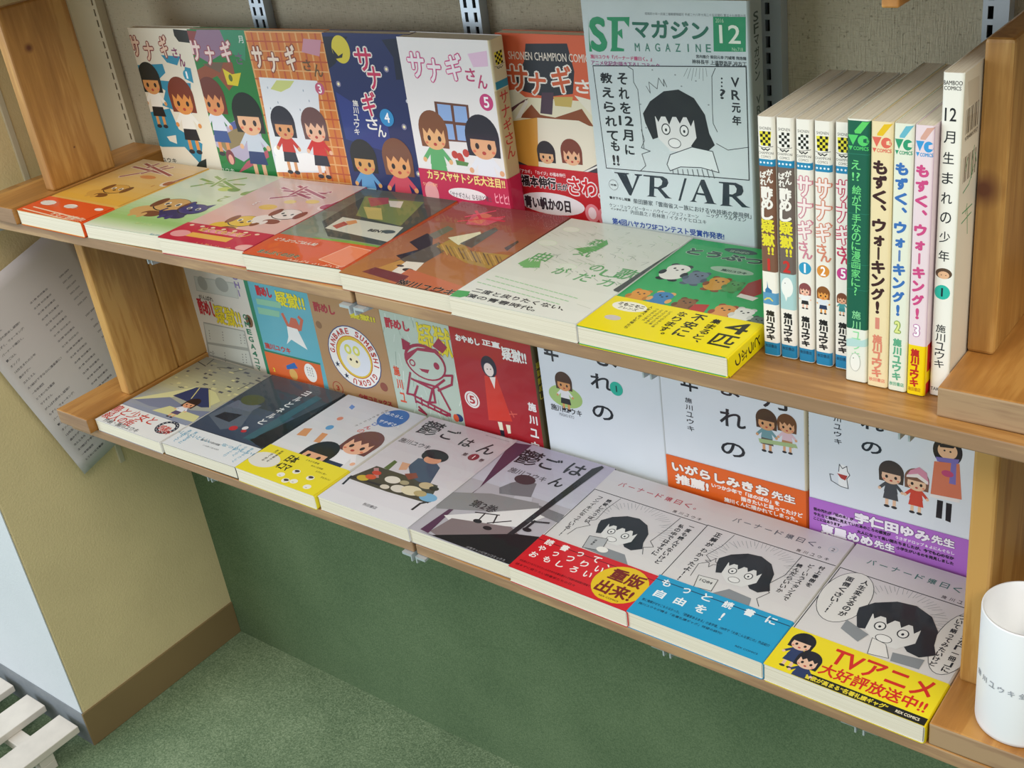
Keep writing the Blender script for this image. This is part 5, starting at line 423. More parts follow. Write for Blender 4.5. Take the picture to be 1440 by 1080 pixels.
{'key':'S1','kind':'spine','pos':[0.9315,0.161,0.00151],'R':[[0,0,-1],[-1,0,0],[0,1,0]],'w':0.113,'h':0.1755,'t':0.0118,'cover':'#efece2','spine':'#efece2','back':'#efece2','band':None,'label':'slim upright paperback with grey-brown spine panel and red numeral 2','group':'upright paperbacks at the right end of the upper shelf','wrap':0,'art':{'front':[],'spine':[['P','#efece2',[[0,0],[11.8,0],[11.8,175],[0,175]]],['T','SHONEN','#3a3a38',[1.8,6.8],[10,8.8],0.05,None,0],['C',1.652,9.8,8.496,13.5,'#f0efe8'],['T','CHAMPION','#3a3a38',[0.7,23.6],[11.1,25.4],0.05,None,0],['T','COMICS','#3a3a38',[2.4,26.2],[9.4,27.9],0.05,None,0],['P','#2187b4',[[0,28.8],[11.8,28.8],[11.8,33.6],[0,33.6]]],['E','#e8f4f8',[2,31.2],0.75,0.75],['E','#e8f4f8',[4.6,31.2],0.75,0.75],['E','#e8f4f8',[7.2,31.2],0.75,0.75],['E','#e8f4f8',[9.8,31.2],0.75,0.75],['P','#6d605a',[[0,33.6],[11.8,33.6],[11.8,110],[0,110]]],['T','が','#f4f0e8',[5.86,35.2],[10.66,40],0.5,None,0],['T','ん','#f4f0e8',[5.86,40.4],[10.66,45.2],0.5,None,0],['T','ば','#f4f0e8',[1.14,37.2],[5.94,42],0.5,None,0],['T','れ','#f4f0e8',[1.14,42.4],[5.94,47.2],0.5,None,0],['T','酢','#f4f0e8',[1.5,47.6],[10.3,56.4],1.2,None,0],['T','め','#f4f0e8',[1.5,55.2],[10.3,64],1.2,None,0],['T','し','#f4f0e8',[1.5,62.8],[10.3,71.6],1.2,None,0],['T','疑','#e8dc34',[0.9,71],[10.9,81],0.9,None,0],['T','獄','#e8dc34',[0.9,81.5],[10.9,91],0.9,None,0],['T','!!','#e8dc34',[5.3,91.3],[10,97],0.6,None,0],['T','2','#c8302c',[3.1,100],[8.7,109],1,None,0],['P','#a9cfd0',[[0,110],[11.8,110],[11.8,137],[0,137]]],['E','#eef2ee',[5.9,120],4.4,7.4],['E','#223',[4.4,117],0.4,0.4],['P','#eef2ee',[[3,124],[5,131],[7,124]]],['P','#1f86b6',[[0,165],[11.8,165],[11.8,175],[0,175]]],['T','秋田書店','#17405c',[1.4,166.5],[10.4,169.2],0.1,None,0],['T','施','#1c1c20',[2.6,139.6],[9.2,144.1],0.8,None,0],['T','川','#1c1c20',[2.6,144.3],[9.2,148.8],0.8,None,0],['T','ユ','#1c1c20',[2.6,149.1],[9.2,153.6],0.8,None,0],['T','ウ','#1c1c20',[2.6,153.8],[9.2,158.3],0.8,None,0],['T','キ','#1c1c20',[2.6,158.6],[9.2,163.1],0.8,None,0]],'back':[],'band':[],'bandspine':[]}},
{'key':'S2','kind':'spine','pos':[0.9445,0.161,0.00136],'R':[[0,0,-1],[-1,0,0],[0,1,0]],'w':0.113,'h':0.1755,'t':0.0112,'cover':'#efece2','spine':'#efece2','back':'#efece2','band':None,'label':'slim upright paperback, pink outlined letters and blue numeral disc 1','group':'upright paperbacks at the right end of the upper shelf','wrap':0,'art':{'front':[],'spine':[['P','#efece2',[[0,0],[11.2,0],[11.2,175],[0,175]]],['T','SHONEN','#3a3a38',[1.7,6.8],[9.5,8.8],0.05,None,0],['C',1.568,9.8,8.064,13.5,'#f0efe8'],['T','CHAMPION','#3a3a38',[0.7,23.6],[10.5,25.4],0.05,None,0],['T','COMICS','#3a3a38',[2.2,26.2],[9,27.9],0.05,None,0],['P','#2187b4',[[0,28.8],[11.2,28.8],[11.2,33.6],[0,33.6]]],['E','#e8f4f8',[1.9,31.2],0.75,0.75],['E','#e8f4f8',[4.4,31.2],0.75,0.75],['E','#e8f4f8',[6.8,31.2],0.75,0.75],['E','#e8f4f8',[9.3,31.2],0.75,0.75],['T','サ','#f6eae6',[0.4,38],[10.8,52],0.8,'#d2889a',1.5],['T','ナ','#f6eae6',[0.4,53.2],[10.8,67.2],0.8,'#d2889a',1.5],['T','ギ','#f6eae6',[0.4,68.4],[10.8,82.4],0.8,'#d2889a',1.5],['T','さ','#d2889a',[1.1,83.6],[7.8,91],0.6,None,0],['T','ん','#d2889a',[3.9,88.5],[11,96.5],0.6,None,0],['E','#2f9ac4',[5.6,103.4],4.5,4.5],['T','1','#ffffff',[3.8,100],[7.4,106.8],0.6,None,0],['D',[5.4,119.5],9,'#8a4a4c','#f0c0a8','#eef0f0','#26282c',1],['P','#1f86b6',[[0,165],[11.2,165],[11.2,175],[0,175]]],['T','秋田書店','#17405c',[1.3,166.5],[9.9,169.2],0.1,None,0],['T','施','#1c1c20',[2.5,139.6],[8.7,144.1],0.8,None,0],['T','川','#1c1c20',[2.5,144.3],[8.7,148.8],0.8,None,0],['T','ユ','#1c1c20',[2.5,149.1],[8.7,153.6],0.8,None,0],['T','ウ','#1c1c20',[2.5,153.8],[8.7,158.3],0.8,None,0],['T','キ','#1c1c20',[2.5,158.6],[8.7,163.1],0.8,None,0]],'back':[],'band':[],'bandspine':[]}},
{'key':'S3','kind':'spine','pos':[0.9579,0.161,0.00122],'R':[[0,0,-1],[-1,0,0],[0,1,0]],'w':0.113,'h':0.1755,'t':0.0118,'cover':'#efece2','spine':'#efece2','back':'#efece2','band':None,'label':'slim upright paperback, salmon outlined letters and orange numeral disc 2','group':'upright paperbacks at the right end of the upper shelf','wrap':0,'art':{'front':[],'spine':[['P','#efece2',[[0,0],[11.8,0],[11.8,175],[0,175]]],['T','SHONEN','#3a3a38',[1.8,6.8],[10,8.8],0.05,None,0],['C',1.652,9.8,8.496,13.5,'#e6dc3c'],['T','CHAMPION','#3a3a38',[0.7,23.6],[11.1,25.4],0.05,None,0],['T','COMICS','#3a3a38',[2.4,26.2],[9.4,27.9],0.05,None,0],['P','#2187b4',[[0,28.8],[11.8,28.8],[11.8,33.6],[0,33.6]]],['E','#e8f4f8',[2,31.2],0.75,0.75],['E','#e8f4f8',[4.6,31.2],0.75,0.75],['E','#e8f4f8',[7.2,31.2],0.75,0.75],['E','#e8f4f8',[9.8,31.2],0.75,0.75],['T','サ','#f6eae6',[0.5,38],[11.3,52],0.8,'#d8886e',1.5],['T','ナ','#f6eae6',[0.5,53.2],[11.3,67.2],0.8,'#d8886e',1.5],['T','ギ','#f6eae6',[0.5,68.4],[11.3,82.4],0.8,'#d8886e',1.5],['T','さ','#d8886e',[1.2,83.6],[8.3,91],0.6,None,0],['T','ん','#d8886e',[4.1,88.5],[11.6,96.5],0.6,None,0],['E','#dc9038',[5.9,103.4],4.5,4.5],['T','2','#ffffff',[4,100],[7.8,106.8],0.6,None,0],['D',[5.9,120],9.6,'#8a5426','#e8a04c','#dfe6ee','#2a3a5c',1],['P','#1f86b6',[[0,165],[11.8,165],[11.8,175],[0,175]]],['T','秋田書店','#17405c',[1.4,166.5],[10.4,169.2],0.1,None,0],['T','施','#1c1c20',[2.6,139.6],[9.2,144.1],0.8,None,0],['T','川','#1c1c20',[2.6,144.3],[9.2,148.8],0.8,None,0],['T','ユ','#1c1c20',[2.6,149.1],[9.2,153.6],0.8,None,0],['T','ウ','#1c1c20',[2.6,153.8],[9.2,158.3],0.8,None,0],['T','キ','#1c1c20',[2.6,158.6],[9.2,163.1],0.8,None,0]],'back':[],'band':[],'bandspine':[]}},
{'key':'S4','kind':'spine','pos':[0.9716,0.162,0.00108],'R':[[0,0,-1],[-1,0,0],[0,1,0]],'w':0.113,'h':0.1755,'t':0.0118,'cover':'#efece2','spine':'#efece2','back':'#efece2','band':None,'label':'slim upright paperback, crimson letters and pink numeral 5, beside the green spine','group':'upright paperbacks at the right end of the upper shelf','wrap':0,'art':{'front':[],'spine':[['P','#efece2',[[0,0],[11.8,0],[11.8,175],[0,175]]],['T','SHONEN','#3a3a38',[1.8,6.8],[10,8.8],0.05,None,0],['C',1.652,9.8,8.496,13.5,'#e6dc3c'],['T','CHAMPION','#3a3a38',[0.7,23.6],[11.1,25.4],0.05,None,0],['T','COMICS','#3a3a38',[2.4,26.2],[9.4,27.9],0.05,None,0],['P','#2187b4',[[0,28.8],[11.8,28.8],[11.8,33.6],[0,33.6]]],['E','#e8f4f8',[2,31.2],0.75,0.75],['E','#e8f4f8',[4.6,31.2],0.75,0.75],['E','#e8f4f8',[7.2,31.2],0.75,0.75],['E','#e8f4f8',[9.8,31.2],0.75,0.75],['T','サ','#f6eae6',[0.5,38],[11.3,52],0.8,'#c8345c',1.5],['T','ナ','#f6eae6',[0.5,53.2],[11.3,67.2],0.8,'#c8345c',1.5],['T','ギ','#f6eae6',[0.5,68.4],[11.3,82.4],0.8,'#c8345c',1.5],['T','さ','#c8345c',[1.2,83.6],[8.3,91],0.6,None,0],['T','ん','#c8345c',[4.1,88.5],[11.6,96.5],0.6,None,0],['E','#c8408c',[5.9,103.4],4.5,4.5],['T','5','#ffffff',[4,100],[7.8,106.8],0.6,None,0],['D',[5.2,122],7.8,'#7a4630','#e8b08c','#4a9a9c','#3f8a90',1],['P','#1f86b6',[[0,165],[11.8,165],[11.8,175],[0,175]]],['T','秋田書店','#17405c',[1.4,166.5],[10.4,169.2],0.1,None,0],['T','施','#1c1c20',[2.6,139.6],[9.2,144.1],0.8,None,0],['T','川','#1c1c20',[2.6,144.3],[9.2,148.8],0.8,None,0],['T','ユ','#1c1c20',[2.6,149.1],[9.2,153.6],0.8,None,0],['T','ウ','#1c1c20',[2.6,153.8],[9.2,158.3],0.8,None,0],['T','キ','#1c1c20',[2.6,158.6],[9.2,163.1],0.8,None,0]],'back':[],'band':[],'bandspine':[]}},
{'key':'S5','kind':'spine','pos':[0.9877,0.165,0.00094],'R':[[0,0,-1],[-1,0,0],[0,1,0]],'w':0.128,'h':0.1825,'t':0.015,'cover':'#e8ece0','spine':'#e8ece0','back':'#e8ece0','band':None,'label':'upright paperback with dark green spine and white foot','group':'upright paperbacks at the right end of the upper shelf','wrap':0,'art':{'front':[],'spine':[['P','#e8ece0',[[0,0],[15,0],[15,182.5],[0,182.5]]],['P','#17604a',[[0,1],[15,1],[15,143],[0,143]]],['P','#5fd068',[[5,7.5],[10,1.5],[14.5,1.5],[9,9],[5.5,9]]],['P','#56cf6c',[[0.9,10],[7.5,10],[4.2,16.4]]],['E','#56cf6c',[10.8,13.4],3.6,3.4],['P','#17604a',[[10.8,12.4],[15,11.2],[15,15],[10.8,14.4]]],['P','#56cf6c',[[1.2,17],[4.2,17],[2.7,19.8]]],['T','COMICS','#56cf6c',[4.5,17.2],[14.2,19.6],0.2,None,0],['T','え','#74dd86',[3.2,26],[9.4,32.2],0.2,None,0],['T','!?','#74dd86',[3.8,34],[9,39.5],0.2,None,0],['T','絵','#74dd86',[3.9,42.5],[9.9,48.5],0.2,None,0],['T','が','#74dd86',[3.9,48.85],[9.9,54.85],0.2,None,0],['T','下','#74dd86',[3.9,55.2],[9.9,61.2],0.2,None,0],['T','手','#74dd86',[3.9,61.55],[9.9,67.55],0.2,None,0],['T','な','#74dd86',[3.9,67.9],[9.9,73.9],0.2,None,0],['T','の','#74dd86',[3.9,74.25],[9.9,80.25],0.2,None,0],['T','に','#74dd86',[3.9,80.6],[9.9,86.6],0.2,None,0],['T','漫','#74dd86',[3.9,86.95],[9.9,92.95],0.2,None,0],['T','画','#74dd86',[3.9,93.3],[9.9,99.3],0.2,None,0],['T','家','#74dd86',[3.9,99.65],[9.9,105.65],0.2,None,0],['T','に','#74dd86',[3.9,106],[9.9,112],0.2,None,0],['T','?','#74dd86',[3.9,112.35],[9.9,118.35],0.2,None,0],['T','施','#8fe0a0',[4.5,129.5],[10.5,135.5],0.15,None,0],['T','川','#8fe0a0',[4.5,137.1],[10.5,143.1],0.15,None,0],['T','ユ','#8fe0a0',[4.5,144.7],[10.5,150.7],0.15,None,0],['T','ウ','#8fe0a0',[4.5,152.3],[10.5,158.3],0.15,None,0],['T','キ','#8fe0a0',[4.5,159.9],[10.5,165.9],0.15,None,0],['P','#2a8068',[[0,22],[15,22],[15,22.35],[0,22.35]]],['P','#2a8068',[[0,61],[15,61],[15,61.35],[0,61.35]]],['P','#2a8068',[[0,96],[15,96],[15,96.35],[0,96.35]]],['P','#2a8068',[[0,114],[15,114],[15,114.35],[0,114.35]]],['P','#b8dcd8',[[0,152],[5,150],[11,151],[15,149],[15,155],[0,157]]],['E','#b8beb4',[7,168],3.8,7],['E','#eef2ea',[7,168],3.4,6.6],['E','#333',[5.8,165],0.4,0.4]],'back':[],'band':[],'bandspine':[]}},
{'key':'S6','kind':'spine','pos':[1.0023,0.164,0.00077],'R':[[0,0,-1],[-1,0,0],[0,1,0]],'w':0.128,'h':0.1825,'t':0.0138,'cover':'#eeddb0','spine':'#eeddb0','back':'#eeddb0','band':None,'label':'upright cream paperback with dark brown kana letters','group':'upright paperbacks at the right end of the upper shelf','wrap':0,'art':{'front':[],'spine':[['P','#eeddb0',[[0,0],[13.8,0],[13.8,182.5],[0,182.5]]],['P','#e8c020',[[4.1,7.5],[8.3,1.5],[13.5,1],[7.6,8.8],[4.1,8.8]]],['P','#e06a58',[[0.8,9.6],[6.9,9.6],[3.9,16]]],['E','#e06a58',[9.9,13],3.312,3.4],['P','#eeddb0',[[9.9,12],[13.8,10.8],[13.8,14.6],[9.9,14]]],['P','#e06a58',[[1.1,16.6],[3.9,16.6],[2.5,19.4]]],['T','COMICS','#e06a58',[4.1,16.8],[13.1,19.2],0.2,None,0],['T','も','#3c1e22',[1.794,24.2],[10.902,33.308],1.2,None,0],['T','ず','#3c1e22',[1.794,33.7],[10.902,42.808],1.2,None,0],['T','く','#3c1e22',[1.794,43.2],[10.902,52.308],1.2,None,0],['T','︑','#3c1e22',[1.794,52.7],[10.902,61.808],1.2,None,0],['T','ウ','#3c1e22',[1.794,62.2],[10.902,71.308],1.2,None,0],['T','ォ','#3c1e22',[1.794,71.7],[10.902,80.808],1.2,None,0],['T','｜','#3c1e22',[1.794,81.2],[10.902,90.308],1.2,None,0],['T','キ','#3c1e22',[1.794,90.7],[10.902,99.808],1.2,None,0],['T','ン','#3c1e22',[1.794,100.2],[10.902,109.308],1.2,None,0],['T','グ','#3c1e22',[1.794,109.7],[10.902,118.808],1.2,None,0],['T','!','#3c1e22',[1.794,119.2],[10.902,128.308],1.2,None,0],['T','1','#d88a78',[5,131],[8,139.5],0.8,None,0],['T','施','#e08870',[3.312,143.5],[9.936,150.124],0.7,None,0],['T','川','#e08870',[3.312,149.8],[9.936,156.424],0.7,None,0],['T','ユ','#e08870',[3.312,156.1],[9.936,162.724],0.7,None,0],['T','ウ','#e08870',[3.312,162.4],[9.936,169.024],0.7,None,0],['T','キ','#e08870',[3.312,168.7],[9.936,175.324],0.7,None,0],['T','秋田書店','#e08870',[1.4,176],[12.4,179],0.2,None,0]],'back':[],'band':[],'bandspine':[]}},
{'key':'S7','kind':'spine','pos':[1.015,0.164,0.00062],'R':[[0,0,-1],[-1,0,0],[0,1,0]],'w':0.128,'h':0.1825,'t':0.0122,'cover':'#e6ead8','spine':'#e6ead8','back':'#e6ead8','band':None,'label':'upright pale paperback with blue kana letters','group':'upright paperbacks at the right end of the upper shelf','wrap':0,'art':{'front':[],'spine':[['P','#e6ead8',[[0,0],[12.2,0],[12.2,182.5],[0,182.5]]],['P','#6ab8cc',[[3.7,7.5],[7.3,1.5],[12,1],[6.7,8.8],[3.7,8.8]]],['P','#2f9a70',[[0.7,9.6],[6.1,9.6],[3.4,16]]],['E','#2f9a70',[8.8,13],2.928,3.4],['P','#e6ead8',[[8.8,12],[12.2,10.8],[12.2,14.6],[8.8,14]]],['P','#2f9a70',[[1,16.6],[3.4,16.6],[2.2,19.4]]],['T','COMICS','#2f9a70',[3.7,16.8],[11.6,19.2],0.2,None,0],['T','も','#3a72ba',[1.586,24.2],[9.638,32.252],1.2,None,0],['T','ず','#3a72ba',[1.586,33.7],[9.638,41.752],1.2,None,0],['T','く','#3a72ba',[1.586,43.2],[9.638,51.252],1.2,None,0],['T','︑','#3a72ba',[1.586,52.7],[9.638,60.752],1.2,None,0],['T','ウ','#3a72ba',[1.586,62.2],[9.638,70.252],1.2,None,0],['T','ォ','#3a72ba',[1.586,71.7],[9.638,79.752],1.2,None,0],['T','｜','#3a72ba',[1.586,81.2],[9.638,89.252],1.2,None,0],['T','キ','#3a72ba',[1.586,90.7],[9.638,98.752],1.2,None,0],['T','ン','#3a72ba',[1.586,100.2],[9.638,108.252],1.2,None,0],['T','グ','#3a72ba',[1.586,109.7],[9.638,117.752],1.2,None,0],['T','!','#3a72ba',[1.586,119.2],[9.638,127.252],1.2,None,0],['T','2','#dfe890',[3.7,131],[7.6,139.5],1,'#7a9a34',1.6],['T','施','#5fae88',[2.928,143.5],[8.784,149.356],0.7,None,0],['T','川','#5fae88',[2.928,149.8],[8.784,155.656],0.7,None,0],['T','ユ','#5fae88',[2.928,156.1],[8.784,161.956],0.7,None,0],['T','ウ','#5fae88',[2.928,162.4],[8.784,168.256],0.7,None,0],['T','キ','#5fae88',[2.928,168.7],[8.784,174.556],0.7,None,0],['T','秋田書店','#5fae88',[1.2,176],[11,179],0.2,None,0]],'back':[],'band':[],'bandspine':[]}},
{'key':'S8','kind':'spine','pos':[1.0275,0.164,0.00048],'R':[[0,0,-1],[-1,0,0],[0,1,0]],'w':0.128,'h':0.1825,'t':0.012,'cover':'#ead8de','spine':'#ead8de','back':'#ead8de','band':None,'label':'upright pink paperback with magenta kana letters and yellow foot strip','group':'upright paperbacks at the right end of the upper shelf','wrap':0,'art':{'front':[],'spine':[['P','#ead8de',[[0,0],[12,0],[12,182.5],[0,182.5]]],['P','#d8a898',[[3.6,7.5],[7.2,1.5],[11.8,1],[6.6,8.8],[3.6,8.8]]],['P','#3a9ad8',[[0.7,9.6],[6,9.6],[3.4,16]]],['E','#3a9ad8',[8.6,13],2.88,3.4],['P','#ead8de',[[8.6,12],[12,10.8],[12,14.6],[8.6,14]]],['P','#3a9ad8',[[1,16.6],[3.4,16.6],[2.2,19.4]]],['T','COMICS','#3a9ad8',[3.6,16.8],[11.4,19.2],0.2,None,0],['T','も','#d04c86',[1.56,24.2],[9.48,32.12],1.2,None,0],['T','ず','#d04c86',[1.56,33.7],[9.48,41.62],1.2,None,0],['T','く','#d04c86',[1.56,43.2],[9.48,51.12],1.2,None,0],['T','︑','#d04c86',[1.56,52.7],[9.48,60.62],1.2,None,0],['T','ウ','#d04c86',[1.56,62.2],[9.48,70.12],1.2,None,0],['T','ォ','#d04c86',[1.56,71.7],[9.48,79.62],1.2,None,0],['T','｜','#d04c86',[1.56,81.2],[9.48,89.12],1.2,None,0],['T','キ','#d04c86',[1.56,90.7],[9.48,98.62],1.2,None,0],['T','ン','#d04c86',[1.56,100.2],[9.48,108.12],1.2,None,0],['T','グ','#d04c86',[1.56,109.7],[9.48,117.62],1.2,None,0],['T','!','#d04c86',[1.56,119.2],[9.48,127.12],1.2,None,0],['T','3','#ffffff',[3.6,131],[7.4,139.5],1,'#b868a8',1.6],['P','#f2d400',[[0,146],[12,146],[12,182.5],[0,182.5]]],['T','施','#c02820',[2.16,148.5],[7.92,154.26],0.8,None,0],['T','川','#c02820',[2.16,154.1],[7.92,159.86],0.8,None,0],['T','ユ','#c02820',[2.16,159.7],[7.92,165.46],0.8,None,0],['T','ウ','#c02820',[2.16,165.3],[7.92,171.06],0.8,None,0],['T','キ','#c02820',[2.16,170.9],[7.92,176.66],0.8,None,0],['T','秋田書店','#c08a10',[1.2,177],[9.6,180],0.2,None,0]],'back':[['P','#ead8de',[[0,0],[128,0],[128,146],[0,146]]],['P','#f2d400',[[0,146],[128,146],[128,182.5],[0,182.5]]],['P','#c42020',[[3,146],[128,146],[128,166],[3,166]]],['P','#c42020',[[2,174],[128,174],[128,182.5],[2,182.5]]],['P','#e87878',[[8,150],[14,150],[12,164],[7,160]]]],'band':[],'bandspine':[]}},
{'key':'S9','kind':'spine','pos':[1.0416,0.189,0.00034],'R':[[0,0,-1],[-1,0,0],[0,1,0]],'w':0.148,'h':0.213,'t':0.0128,'cover':'#efeee4','spine':'#efeee4','back':'#efeee4','band':None,'label':'tall white upright paperback with black brush letters and green numeral disc, beside the knotted bookend','group':'upright paperbacks at the right end of the upper shelf','wrap':0,'art':{'front':[],'spine':[['P','#efeee4',[[0,0],[12.8,0],[12.8,213],[0,213]]],['T','BAMBOO','#3a3a38',[0.6,4.6],[11.6,7.2],0.1,None,0],['T','COMICS','#3a3a38',[1.1,7.8],[11,10.2],0.1,None,0],['T','12','#22242a',[2.2,20.5],[9,28.5],0.2,None,0],['T','月','#22242a',[2.3,34.5],[8.9,41.8],0.12,None,0],['T','生','#22242a',[2.3,47.1],[8.9,54.4],0.12,None,0],['T','ま','#22242a',[2.3,59.7],[8.9,67],0.12,None,0],['T','れ','#22242a',[2.3,72.3],[8.9,79.6],0.12,None,0],['T','の','#22242a',[2.3,84.9],[8.9,92.2],0.12,None,0],['T','少','#22242a',[2.3,97.5],[8.9,104.8],0.12,None,0],['T','年','#22242a',[2.3,110.1],[8.9,117.4],0.12,None,0],['E','#5a4434',[6,125.5],5.2,3.6],['E','#e6b890',[6,126.6],3.6,2.6],['E','#222',[4.6,126.6],0.35,0.35],['E','#222',[7.4,126.6],0.35,0.35],['E','#2bb8a4',[5.6,138.4],5,5],['T','1','#123',[4.2,135.4],[6.8,141.4],0.5,None,0],['T','施','#22242a',[2.8,161],[8.9,166.6],0.15,None,0],['T','川','#22242a',[2.8,167.4],[8.9,173],0.15,None,0],['T','ユ','#22242a',[2.8,173.8],[8.9,179.4],0.15,None,0],['T','ウ','#22242a',[2.8,180.2],[8.9,185.8],0.15,None,0],['T','キ','#22242a',[2.8,186.6],[8.9,192.2],0.15,None,0],['T','TAKE','#3a3a38',[1,207],[8,209.5],0.1,None,0]],'back':[['P','#e9e4d2',[[0,0],[148,0],[148,213],[0,213]]],['P','#d8d0bc',[[4.9,6.3],[24.7,8.1],[27.5,24.1],[8.7,21.9]]],['P','#d8d0bc',[[6.9,27.7],[27,29.9],[29.3,43.3],[8.9,40.8]]],['P','#3a342e',[[5,23],[5.5,23],[5.5,38],[5,38]]],['P','#6a5c50',[[5,52],[5.5,52],[5.5,68],[5,68]]],['P','#3a342e',[[7.05,23],[8,23],[8,38],[7.05,38]]],['P','#6a5c50',[[7.05,52],[8.45,52],[8.45,68],[7.05,68]]],['P','#3a342e',[[9.1,23],[10.5,23],[10.5,38],[9.1,38]]],['P','#6a5c50',[[9.1,52],[10.05,52],[10.05,68],[9.1,68]]],['P','#3a342e',[[11.15,23],[11.65,23],[11.65,38],[11.15,38]]],['P','#6a5c50',[[11.15,52],[11.65,52],[11.65,68],[11.15,68]]],['P','#3a342e',[[13.2,23],[14.15,23],[14.15,38],[13.2,38]]],['P','#6a5c50',[[13.2,52],[14.6,52],[14.6,68],[13.2,68]]],['P','#3a342e',[[15.25,23],[16.65,23],[16.65,38],[15.25,38]]],['P','#6a5c50',[[15.25,52],[16.2,52],[16.2,68],[15.25,68]]],['P','#3a342e',[[17.3,23],[17.8,23],[17.8,38],[17.3,38]]],['P','#6a5c50',[[17.3,52],[17.8,52],[17.8,68],[17.3,68]]],['P','#3a342e',[[19.35,23],[20.3,23],[20.3,38],[19.35,38]]],['P','#6a5c50',[[19.35,52],[20.75,52],[20.75,68],[19.35,68]]],['P','#3a342e',[[21.4,23],[22.8,23],[22.8,38],[21.4,38]]],['P','#6a5c50',[[21.4,52],[22.35,52],[22.35,68],[21.4,68]]],['P','#3a342e',[[23.45,23],[23.95,23],[23.95,38],[23.45,38]]],['P','#6a5c50',[[23.45,52],[23.95,52],[23.95,68],[23.45,68]]],['P','#3a342e',[[25.5,23],[26.45,23],[26.45,38],[25.5,38]]],['P','#6a5c50',[[25.5,52],[26.9,52],[26.9,68],[25.5,68]]],['T','9784801957','#3a342e',[5,39.5],[27,42],0.1,None,0],['L','#4f9c70',0.9,[[23.2,50],[20.3,58.8],[20.5,69.3]]],['L','#4f9c70',0.9,[[12.4,54.1],[9.2,61.2]]],['L','#4f9c70',0.9,[[25.5,55.4],[28,61.4]]],['L','#4f9c70',0.9,[[25.3,62.6],[16.6,72.1],[6.9,74.4]]],['L','#4f9c70',0.9,[[15.6,84.5],[13.6,90.2]]],['L','#4f9c70',0.9,[[7.5,87.8],[25,88]]],['L','#4f9c70',0.9,[[7,94.1],[24.3,93.1]]],['L','#4f9c70',0.9,[[16.2,87.9],[18.9,105.2]]]],'band':[],'bandspine':[]}},
